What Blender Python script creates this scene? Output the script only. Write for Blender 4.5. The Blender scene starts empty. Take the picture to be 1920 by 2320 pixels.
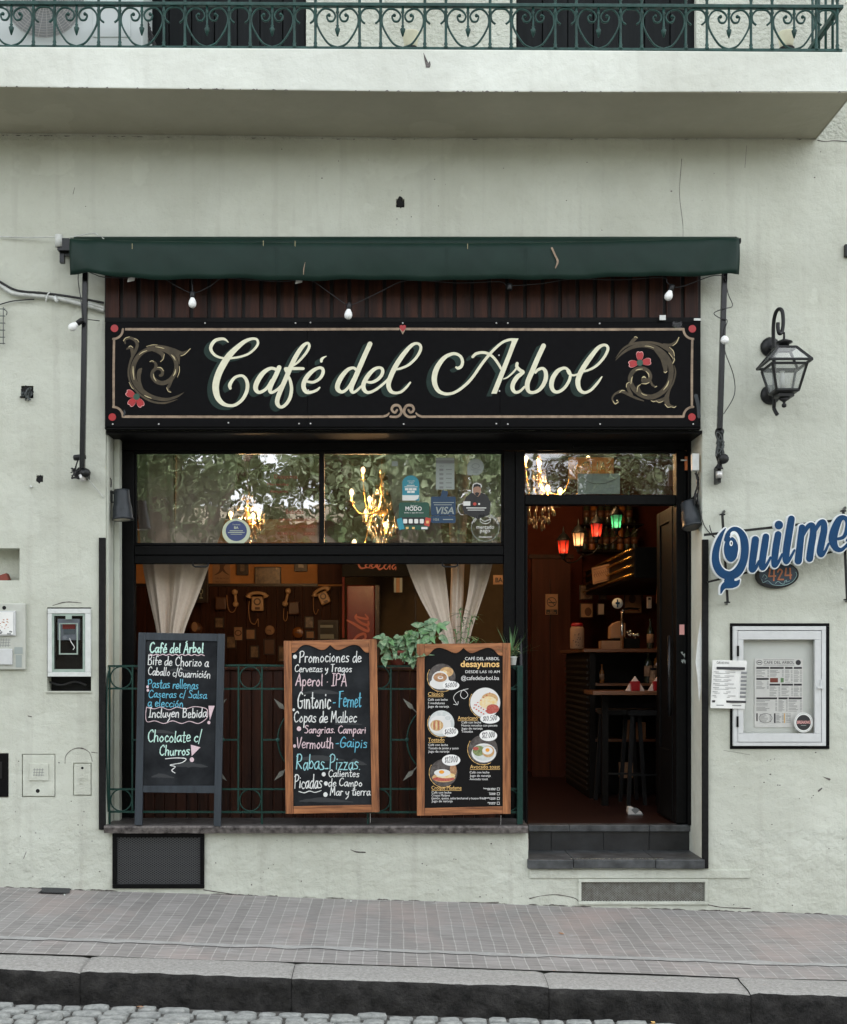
import bpy, math, random
from mathutils import Vector, Matrix, noise
random.seed(7)
SC = bpy.context.scene
COL = SC.collection
R = math.radians
# ---------------------------------------------------------------- camera
CAMD, CAMZ, PPM, VX, VY = 8.0, 1.6, 337.0, 890.0, 1500.0   # metres to the facade, eye height, photo pixels per metre on the facade
cam = bpy.data.cameras.new('camera'); camo = bpy.data.objects.new('camera', cam); COL.objects.link(camo)
camo.location = (0, -CAMD, CAMZ); camo.rotation_euler = (R(90), 0, 0)
cam.sensor_fit = 'AUTO'; cam.sensor_width = 36; cam.lens = PPM*CAMD/2320*36
cam.shift_x = (960-VX)/2320; cam.shift_y = (VY-1160)/2320
cam.clip_start = .05; cam.clip_end = 400
SC.camera = camo
SC.render.resolution_x = 847; SC.render.resolution_y = 1024
# ---------------------------------------------------------------- light
W = bpy.data.worlds.new('World'); SC.world = W; W.use_nodes = True
wn = W.node_tree.nodes; wl = W.node_tree.links
sky = wn.new('ShaderNodeTexSky'); sky.sky_type = 'NISHITA'; sky.sun_disc = False
SUN_EL, SUN_AZ = R(55), R(18)      # behind the cafe: the facade stands in open shade, the trees across the street in the sun
sky.sun_elevation = SUN_EL; sky.sun_rotation = SUN_AZ; sky.air_density = 1.0; sky.dust_density = 4.0; sky.ozone_density = .6
hs = wn.new('ShaderNodeHueSaturation'); hs.inputs['Saturation'].default_value = .18     # thin high cloud
wl.new(sky.outputs[0], hs.inputs['Color']); wl.new(hs.outputs[0], wn['Background'].inputs[0]); wn['Background'].inputs[1].default_value = .15
sun = bpy.data.lights.new('sun', 'SUN'); suno = bpy.data.objects.new('sun', sun); COL.objects.link(suno)
sun.energy = 1.75; sun.angle = R(.5); sun.color = (1, .95, .86)
sd = Vector((math.sin(SUN_AZ)*math.cos(SUN_EL), math.cos(SUN_AZ)*math.cos(SUN_EL), math.sin(SUN_EL)))
suno.rotation_euler = sd.to_track_quat('Z', 'Y').to_euler(); suno.location = (0, 6, 15)
SC.view_settings.view_transform = 'Standard'; SC.view_settings.look = 'None'
SC.view_settings.exposure = 2.5; SC.view_settings.gamma = 1
SC.cycles.use_denoising = True
SC.cycles.max_bounces = 7; SC.cycles.transparent_max_bounces = 12; SC.cycles.caustics_reflective = False; SC.cycles.caustics_refractive = False
SC.cycles.sample_clamp_indirect = 6
# ---------------------------------------------------------------- helpers
def P(px, py, Y=0.0):
    k = (CAMD+Y)/CAMD/PPM
    return Vector(((px-VX)*k, Y, CAMZ+(VY-py)*k))
def K(Y=0.0): return (CAMD+Y)/CAMD/PPM
def plane(Y):                       # 2-D drawing coordinates on an upright sheet at depth Y
    return lambda x, y, off=0.0: P(x, y, Y)+Vector((0, -off, 0))
def catmull(pts, n=6):
    if len(pts) < 3: return [tuple(p) for p in pts]
    out = []
    for i in range(len(pts)-1):
        p0 = pts[max(i-1, 0)]; p1 = pts[i]; p2 = pts[i+1]; p3 = pts[min(i+2, len(pts)-1)]
        for j in range(n):
            t = j/n; t2 = t*t; t3 = t2*t
            out.append(tuple(.5*((2*b)+(c-a)*t+(2*a-5*b+4*c-d)*t2+(3*b-a-3*c+d)*t3) for a, b, c, d in zip(p0, p1, p2, p3)))
    out.append(tuple(pts[-1])); return out
class MB:
    def __init__(s): s.v = []; s.f = []; s.fm = []; s.ms = []; s.cur = 0; s.sm = []; s.smooth = False
    def m(s, mat):
        if mat not in s.ms: s.ms.append(mat)
        s.cur = s.ms.index(mat); return s
    def add(s, vs, fs):
        b = len(s.v); s.v += [tuple(v) for v in vs]
        for f in fs: s.f.append([b+i for i in f]); s.fm.append(s.cur); s.sm.append(s.smooth)
    def box(s, x0, x1, y0, y1, z0, z1):
        vs = [(x, y, z) for x in (x0, x1) for y in (y0, y1) for z in (z0, z1)]
        s.add(vs, [(0, 1, 3, 2), (4, 6, 7, 5), (0, 4, 5, 1), (2, 3, 7, 6), (0, 2, 6, 4), (1, 5, 7, 3)]); return s
    def pbox(s, x0, y0, x1, y1, Y0, Y1):            # photo rectangle on depth Y0, running back to Y1
        a = P(x0, y1, Y0); b = P(x1, y0, Y0); return s.box(a.x, b.x, Y0, Y1, a.z, b.z)
    def obox(s, c, ux, uy, uz):                     # oriented box: centre and three half vectors
        c = Vector(c); vs = [c+ux*i+uy*j+uz*k for i in (-1, 1) for j in (-1, 1) for k in (-1, 1)]
        s.add(vs, [(0, 1, 3, 2), (4, 6, 7, 5), (0, 4, 5, 1), (2, 3, 7, 6), (0, 2, 6, 4), (1, 5, 7, 3)]); return s
    def bar(s, a, b, w, d=None):                    # square bar from a to b
        a = Vector(a); b = Vector(b); t = (b-a); L = t.length; t.normalize()
        u = t.cross(Vector((0, 1, 0)))
        if u.length < 1e-3: u = Vector((1, 0, 0))
        u.normalize(); w2 = t.cross(u); d = d or w
        return s.obox((a+b)/2, u*w/2, w2*d/2, t*L/2)
    def prism(s, pts, fn, o0, o1):                  # filled outline, front at offset o0, back at o1
        n = len(pts); vs = [fn(x, y, o0) for x, y in pts]+[fn(x, y, o1) for x, y in pts]
        s.add(vs, [list(range(n)), list(range(2*n-1, n-1, -1))]+[(i, i+n, (i+1) % n+n, (i+1) % n) for i in range(n)]); return s
    def poly(s, pts, fn, o=0.0):
        s.add([fn(x, y, o) for x, y in pts], [list(range(len(pts)))]); return s
    def tube(s, pts, r, n=6, smooth=0, caps=True):
        pts = [tuple(p) for p in pts]
        if smooth: pts = catmull(pts, smooth)
        pts = [Vector(p) for p in pts]; q = [pts[0]]
        for p in pts[1:]:
            if (p-q[-1]).length > 1e-6: q.append(p)
        pts = q
        if len(pts) < 2: return s
        rr = r if callable(r) else (lambda t: r)
        vs = []; fs = []; u = None; N = len(pts)
        for i, p in enumerate(pts):
            t = (pts[min(i+1, N-1)]-pts[max(i-1, 0)])
            if t.length < 1e-9: t = Vector((0, 0, 1))
            t.normalize()
            if u is None:
                u = t.cross(Vector((0, 0, 1)));
                if u.length < .1: u = t.cross(Vector((1, 0, 0)))
            u = u-t*u.dot(t)
            if u.length < 1e-6: u = t.orthogonal()
            u.normalize(); w = t.cross(u); rad = rr(i/(N-1))
            vs += [p+(u*math.cos(a)+w*math.sin(a))*rad for a in [2*math.pi*k/n for k in range(n)]]
        for i in range(N-1):
            for k in range(n): fs.append((i*n+k, i*n+(k+1) % n, (i+1)*n+(k+1) % n, (i+1)*n+k))
        if caps: fs += [list(range(n-1, -1, -1)), list(range((N-1)*n, N*n))]
        o = s.smooth; s.smooth = n > 5; s.add(vs, fs); s.smooth = o; return s
    def lathe(s, prof, org=(0, 0, 0), ax=(0, 0, 1), n=14):
        org = Vector(org); ax = Vector(ax).normalized(); u = ax.orthogonal().normalized(); w = ax.cross(u)
        vs = []; fs = []; N = len(prof)
        for r, h in prof: vs += [org+ax*h+(u*math.cos(2*math.pi*k/n)+w*math.sin(2*math.pi*k/n))*max(r, 1e-5) for k in range(n)]
        for i in range(N-1):
            for k in range(n): fs.append((i*n+k, i*n+(k+1) % n, (i+1)*n+(k+1) % n, (i+1)*n+k))
        fs += [list(range(n-1, -1, -1)), list(range((N-1)*n, N*n))]
        o = s.smooth; s.smooth = True; s.add(vs, fs); s.smooth = o; return s
    def ball(s, c, r, n=10, sq=1.0):
        return s.lathe([(r*math.sin(math.pi*i/n), -r*sq*math.cos(math.pi*i/n)) for i in range(n+1)], c, (0, 0, 1), n+4)
    def ribbon(s, pts, fn, off=0.0, n=6, caps=True, step=1.2e-5, jit=0.0):   # brush stroke of varying width [(x,y,w)]
        if len(pts) == 1: pts = [pts[0], (pts[0][0]+.01, pts[0][1], pts[0][2])]
        c = catmull(pts, n) if len(pts) > 2 else [tuple(p) for p in pts]
        d = []
        for q in c:
            if not d or math.hypot(q[0]-d[-1][0], q[1]-d[-1][1]) > 1e-4: d.append(q)
        c = d; N = len(c)
        if N < 2: return s
        L = []; Rr = []; vs = []; fs = []
        for i, (x, y, w) in enumerate(c):
            a = c[max(i-1, 0)]; b = c[min(i+1, N-1)]; dx = b[0]-a[0]; dy = b[1]-a[1]; l = math.hypot(dx, dy) or 1
            w = max(w, .05)*(1+jit*random.uniform(-1, 1)); nx, ny = -dy/l*w/2, dx/l*w/2; o = off+step*i
            vs += [fn(x+nx, y+ny, o), fn(x-nx, y-ny, o)]
        fs = [(2*i, 2*i+1, 2*i+3, 2*i+2) for i in range(N-1)]
        s.add(vs, fs)
        if caps:
            for e, st in ((0, 1), (N-1, -1)):
                x, y, w = c[e]; a = c[e+st]; ang = math.atan2(y-a[1], x-a[0]); o = off+step*e
                s.add([fn(x+w/2*math.cos(ang-math.pi/2+math.pi*k/6), y+w/2*math.sin(ang-math.pi/2+math.pi*k/6), o) for k in range(7)], [list(range(7))])
        return s
    def disc(s, cx, cy, rx, ry, fn, off=0.0, n=28):
        return s.poly([(cx+rx*math.cos(2*math.pi*k/n), cy+ry*math.sin(2*math.pi*k/n)) for k in range(n)], fn, off)
    def rect(s, x0, y0, x1, y1, fn, off=0.0): return s.poly([(x0, y0), (x1, y0), (x1, y1), (x0, y1)], fn, off)
    def ring(s, cx, cy, rx, ry, w, fn, off=0.0, n=32):
        vs = []; fs = []
        for k in range(n):
            a = 2*math.pi*k/n
            vs += [fn(cx+rx*math.cos(a), cy+ry*math.sin(a), off), fn(cx+(rx-w)*math.cos(a), cy+(ry-w)*math.sin(a), off)]
        for k in range(n): j = (k+1) % n; fs.append((2*k, 2*j, 2*j+1, 2*k+1))
        s.add(vs, fs); return s
    def text(s, txt, x0, yb, h, fn, off=0.0, x1=None, bold=0.0, slant=0.0, align='l'):
        vs, ts, w, cap = glyphs(txt, bold)
        sy = h/cap; sx = sy if x1 is None else (x1-x0)/max(w, 1e-6)
        sh = 0 if align == 'l' else (-w*sx if align == 'r' else -w*sx/2)
        s.add([fn(x0+sh+x*sx+slant*y*sy, yb-y*sy, off) for x, y in vs], ts); return s
    def build(s, name, parent=None, bevel=0.0, subd=0, solid=0.0):
        me = bpy.data.meshes.new(name); me.from_pydata(s.v, [], s.f)
        for m_ in s.ms: me.materials.append(m_)
        me.polygons.foreach_set('material_index', s.fm); me.polygons.foreach_set('use_smooth', s.sm); me.update()
        o = bpy.data.objects.new(name, me); COL.objects.link(o)
        if parent is not None:
            o.parent = parent; l = parent.location if parent.type == 'EMPTY' else Vector((0, 0, 0))
            o.matrix_parent_inverse = Matrix.Translation(-l) if l.length > 0 else Matrix()
        if solid: md = o.modifiers.new('solid', 'SOLIDIFY'); md.thickness = solid; md.offset = 0
        if bevel:
            md = o.modifiers.new('bevel', 'BEVEL'); md.width = bevel; md.segments = 2; md.limit_method = 'ANGLE'; md.angle_limit = R(40)
        if subd: md = o.modifiers.new('sub', 'SUBSURF'); md.levels = subd; md.render_levels = subd
        return o
_gc = {}
def glyphs(txt, bold=0.0):
    k = (txt, bold)
    if k in _gc: return _gc[k]
    def raw(t):
        cu = bpy.data.curves.new('t', 'FONT'); cu.body = t; cu.resolution_u = 3; cu.offset = bold; cu.fill_mode = 'FRONT'
        o = bpy.data.objects.new('t', cu); me = o.to_mesh()
        vs = [(v.co.x, v.co.y) for v in me.vertices]; ts = [tuple(p.vertices) for p in me.polygons]
        o.to_mesh_clear(); bpy.data.objects.remove(o); bpy.data.curves.remove(cu); return vs, ts
    if 'cap' not in _gc: _gc['cap'] = max(v[1] for v in raw('H')[0])
    vs, ts = raw(txt); x0 = min(v[0] for v in vs); w = max(v[0] for v in vs)-x0
    _gc[k] = ([(x-x0, y) for x, y in vs], ts, w, _gc['cap']); return _gc[k]
def tag(o, label=None, cat=None, group=None, kind=None):
    if label: o['label'] = label
    if cat: o['category'] = cat
    if group: o['group'] = group
    if kind: o['kind'] = kind
    return o
def thing(name, label, cat, loc=(0, 0, 0), group=None):
    o = bpy.data.objects.new(name, None); o.empty_display_size = .05; COL.objects.link(o); o.location = loc
    return tag(o, label, cat, group)
def copy_tree(o, parent=None):
    c = o.copy(); COL.objects.link(c)
    if parent is not None: c.parent = parent
    for ch in list(o.children): copy_tree(ch, c)
    return c
# ---------------------------------------------------------------- materials
def mat(name, col, rough=.6, metal=0.0, var=0.0, vscale=8.0, bump=0.0, bscale=60.0, emit=None, es=0.0, spec=.5, col2=None, detail=6, stretch=None, trans=0.0):
    m = bpy.data.materials.new(name); m.use_nodes = True; nt = m.node_tree; n = nt.nodes; l = nt.links; b = n['Principled BSDF']
    b.inputs['Base Color'].default_value = (*col, 1); b.inputs['Roughness'].default_value = rough; b.inputs['Metallic'].default_value = metal
    b.inputs['Specular IOR Level'].default_value = spec
    tc = n.new('ShaderNodeTexCoord'); vec = tc.outputs['Object']
    if stretch:
        mp = n.new('ShaderNodeMapping'); mp.inputs['Scale'].default_value = stretch; l.new(vec, mp.inputs[0]); vec = mp.outputs[0]
    if var or col2:
        t = n.new('ShaderNodeTexNoise'); t.inputs['Scale'].default_value = vscale; t.inputs['Detail'].default_value = detail; t.inputs['Roughness'].default_value = .65
        l.new(vec, t.inputs['Vector'])
        r = n.new('ShaderNodeValToRGB'); r.color_ramp.elements[0].position = .32; r.color_ramp.elements[1].position = .68
        c2 = col2 or tuple(min(1, c*(1+var)) for c in col); c1 = col if col2 else tuple(c*(1-var) for c in col)
        r.color_ramp.elements[0].color = (*c1, 1); r.color_ramp.elements[1].color = (*c2, 1)
        l.new(t.outputs['Fac'], r.inputs[0]); l.new(r.outputs[0], b.inputs['Base Color'])
    if bump:
        t2 = n.new('ShaderNodeTexNoise'); t2.inputs['Scale'].default_value = bscale; t2.inputs['Detail'].default_value = 5
        l.new(vec, t2.inputs['Vector']); bp = n.new('ShaderNodeBump'); bp.inputs['Strength'].default_value = bump; bp.inputs['Distance'].default_value = .01
        l.new(t2.outputs['Fac'], bp.inputs['Height']); l.new(bp.outputs[0], b.inputs['Normal'])
    if emit: b.inputs['Emission Color'].default_value = (*emit, 1); b.inputs['Emission Strength'].default_value = es
    if trans: b.inputs['Transmission Weight'].default_value = trans
    return m
def plaster(name, col, fine=.35, coarse=.5, stain=(.36, .36, .31), stains=.5, lumps=1.0):
    m = bpy.data.materials.new(name); m.use_nodes = True; nt = m.node_tree; n = nt.nodes; l = nt.links; b = n['Principled BSDF']
    b.inputs['Roughness'].default_value = .85; b.inputs['Specular IOR Level'].default_value = .25
    tc = n.new('ShaderNodeTexCoord'); V = tc.outputs['Object']
    def nz(sc, det, ro=.6):
        t = n.new('ShaderNodeTexNoise'); t.inputs['Scale'].default_value = sc; t.inputs['Detail'].default_value = det; t.inputs['Roughness'].default_value = ro; l.new(V, t.inputs['Vector']); return t.outputs['Fac']
    def ramp(src, p0, p1, c0, c1):
        r = n.new('ShaderNodeValToRGB'); e = r.color_ramp.elements; e[0].position = p0; e[1].position = p1; e[0].color = c0; e[1].color = c1; l.new(src, r.inputs[0]); return r.outputs[0]
    def mix(f, a, b_):
        x = n.new('ShaderNodeMix'); x.data_type = 'RGBA'; l.new(f, x.inputs[0]) if not isinstance(f, float) else setattr(x.inputs[0], 'default_value', f)
        for i, c in ((6, a), (7, b_)):
            if isinstance(c, tuple): x.inputs[i].default_value = (*c, 1)
            else: l.new(c, x.inputs[i])
        return x.outputs[2]
    base = ramp(nz(1.1, 7, .62), .28, .72, (*[c*q for c, q in zip(col, (.80, .79, .76))], 1), (*[c*1.07 for c in col], 1))
    mott = ramp(nz(14, 8, .75), .55, .78, (0, 0, 0, 1), (stains*.5,)*3+(1,))
    c = mix(mott, base, stain)
    spots = ramp(nz(7.0, 9, .8), .66, .74, (0, 0, 0, 1), (stains,)*3+(1,))
    c = mix(spots, c, tuple(s*.6 for s in stain))
    # vertical rain streaks
    mp = n.new('ShaderNodeMapping'); mp.inputs['Scale'].default_value = (9, 9, .5); l.new(V, mp.inputs[0])
    t = n.new('ShaderNodeTexNoise'); t.inputs['Scale'].default_value = 1.2; t.inputs['Detail'].default_value = 6; l.new(mp.outputs[0], t.inputs['Vector'])
    st = ramp(t.outputs['Fac'], .54, .8, (0, 0, 0, 1), (stains*.6,)*3+(1,)); c = mix(st, c, stain)
    rp = ramp(nz(.9, 3, .5), .545, .56, (0, 0, 0, 1), (.22,)*3+(1,)); c = mix(rp, c, tuple(q*.80 for q in col))      # repainted patches
    rp2 = ramp(nz(1.7, 4, .55), .60, .612, (0, 0, 0, 1), (.25,)*3+(1,)); c = mix(rp2, c, tuple(min(1, q*1.13) for q in col))
    l.new(c, b.inputs['Base Color'])
    b1 = n.new('ShaderNodeBump'); b1.inputs['Strength'].default_value = fine; b1.inputs['Distance'].default_value = .012; l.new(nz(95, 5, .75), b1.inputs['Height'])
    b2 = n.new('ShaderNodeBump'); b2.inputs['Strength'].default_value = coarse; b2.inputs['Distance'].default_value = .03; l.new(nz(9*lumps, 5, .55), b2.inputs['Height'])
    l.new(b1.outputs[0], b2.inputs['Normal']); l.new(b2.outputs[0], b.inputs['Normal'])
    return m
def glass(name, refl=.2, wav=.0, tint=(1, 1, 1), rough=.015, ior=1.5):
    m = bpy.data.materials.new(name); m.use_nodes = True; nt = m.node_tree; n = nt.nodes; l = nt.links; n.remove(n['Principled BSDF'])
    out = n['Material Output']; tr = n.new('ShaderNodeBsdfTransparent'); gl = n.new('ShaderNodeBsdfGlossy'); mx = n.new('ShaderNodeMixShader')
    tr.inputs[0].default_value = (*tint, 1); gl.inputs['Roughness'].default_value = rough
    fr = n.new('ShaderNodeFresnel'); fr.inputs[0].default_value = ior; ad = n.new('ShaderNodeMath'); ad.operation = 'ADD'; ad.inputs[1].default_value = refl
    l.new(fr.outputs[0], ad.inputs[0]); l.new(ad.outputs[0], mx.inputs[0]); l.new(tr.outputs[0], mx.inputs[1]); l.new(gl.outputs[0], mx.inputs[2]); l.new(mx.outputs[0], out.inputs[0])
    if wav:
        tc = n.new('ShaderNodeTexCoord'); t = n.new('ShaderNodeTexNoise'); t.inputs['Scale'].default_value = 5; t.inputs['Detail'].default_value = 2; l.new(tc.outputs['Object'], t.inputs['Vector'])
        bp = n.new('ShaderNodeBump'); bp.inputs['Strength'].default_value = wav; bp.inputs['Distance'].default_value = .02; l.new(t.outputs['Fac'], bp.inputs['Height'])
        l.new(bp.outputs[0], gl.inputs['Normal'])
    return m
def wood(name, c1, c2, rough=.45, axis='z', scale=1.0, bump=.15):
    st = {'z': (14, 14, .9), 'x': (.9, 14, 14), 'y': (14, .9, 14)}[axis]
    return mat(name, c1, rough, col2=c2, vscale=2.2*scale, bump=bump, bscale=6, stretch=st, detail=8)
def chalk(name, col):
    m = mat(name, col, .95, col2=tuple(c*.62 for c in col), vscale=220, spec=.1); return m
def frost(name, tr=.5, col=(.55, .6, .58)):
    m = bpy.data.materials.new(name); m.use_nodes = True; nt = m.node_tree; n = nt.nodes; l = nt.links; n.remove(n['Principled BSDF'])
    a = n.new('ShaderNodeBsdfTransparent'); d = n.new('ShaderNodeBsdfDiffuse'); t = n.new('ShaderNodeBsdfTranslucent'); g = n.new('ShaderNodeBsdfGlossy'); g.inputs['Roughness'].default_value = .08
    d.inputs[0].default_value = t.inputs[0].default_value = (*col, 1)
    x = [n.new('ShaderNodeMixShader') for _ in range(3)]; x[0].inputs[0].default_value = .5; x[1].inputs[0].default_value = tr; x[2].inputs[0].default_value = .06
    l.new(d.outputs[0], x[0].inputs[1]); l.new(t.outputs[0], x[0].inputs[2]); l.new(x[0].outputs[0], x[1].inputs[1]); l.new(a.outputs[0], x[1].inputs[2]); l.new(x[1].outputs[0], x[2].inputs[1]); l.new(g.outputs[0], x[2].inputs[2]); l.new(x[2].outputs[0], n['Material Output'].inputs[0])
    return m
def foliage(name, c1, c2, sc=3.0):
    m = bpy.data.materials.new(name); m.use_nodes = True; nt = m.node_tree; n = nt.nodes; l = nt.links; b = n['Principled BSDF']; b.inputs['Roughness'].default_value = .5
    tc = n.new('ShaderNodeTexCoord'); t = n.new('ShaderNodeTexNoise'); t.inputs['Scale'].default_value = sc; t.inputs['Detail'].default_value = 4; l.new(tc.outputs['Object'], t.inputs['Vector'])
    r = n.new('ShaderNodeValToRGB'); r.color_ramp.elements[0].position = .35; r.color_ramp.elements[1].position = .65; r.color_ramp.elements[0].color = (*c1, 1); r.color_ramp.elements[1].color = (*c2, 1); l.new(t.outputs['Fac'], r.inputs[0]); l.new(r.outputs[0], b.inputs['Base Color'])
    tr = n.new('ShaderNodeBsdfTranslucent'); l.new(r.outputs[0], tr.inputs[0]); x = n.new('ShaderNodeMixShader'); x.inputs[0].default_value = .5; l.new(b.outputs[0], x.inputs[1]); l.new(tr.outputs[0], x.inputs[2]); l.new(x.outputs[0], n['Material Output'].inputs[0])
    return m
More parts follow.
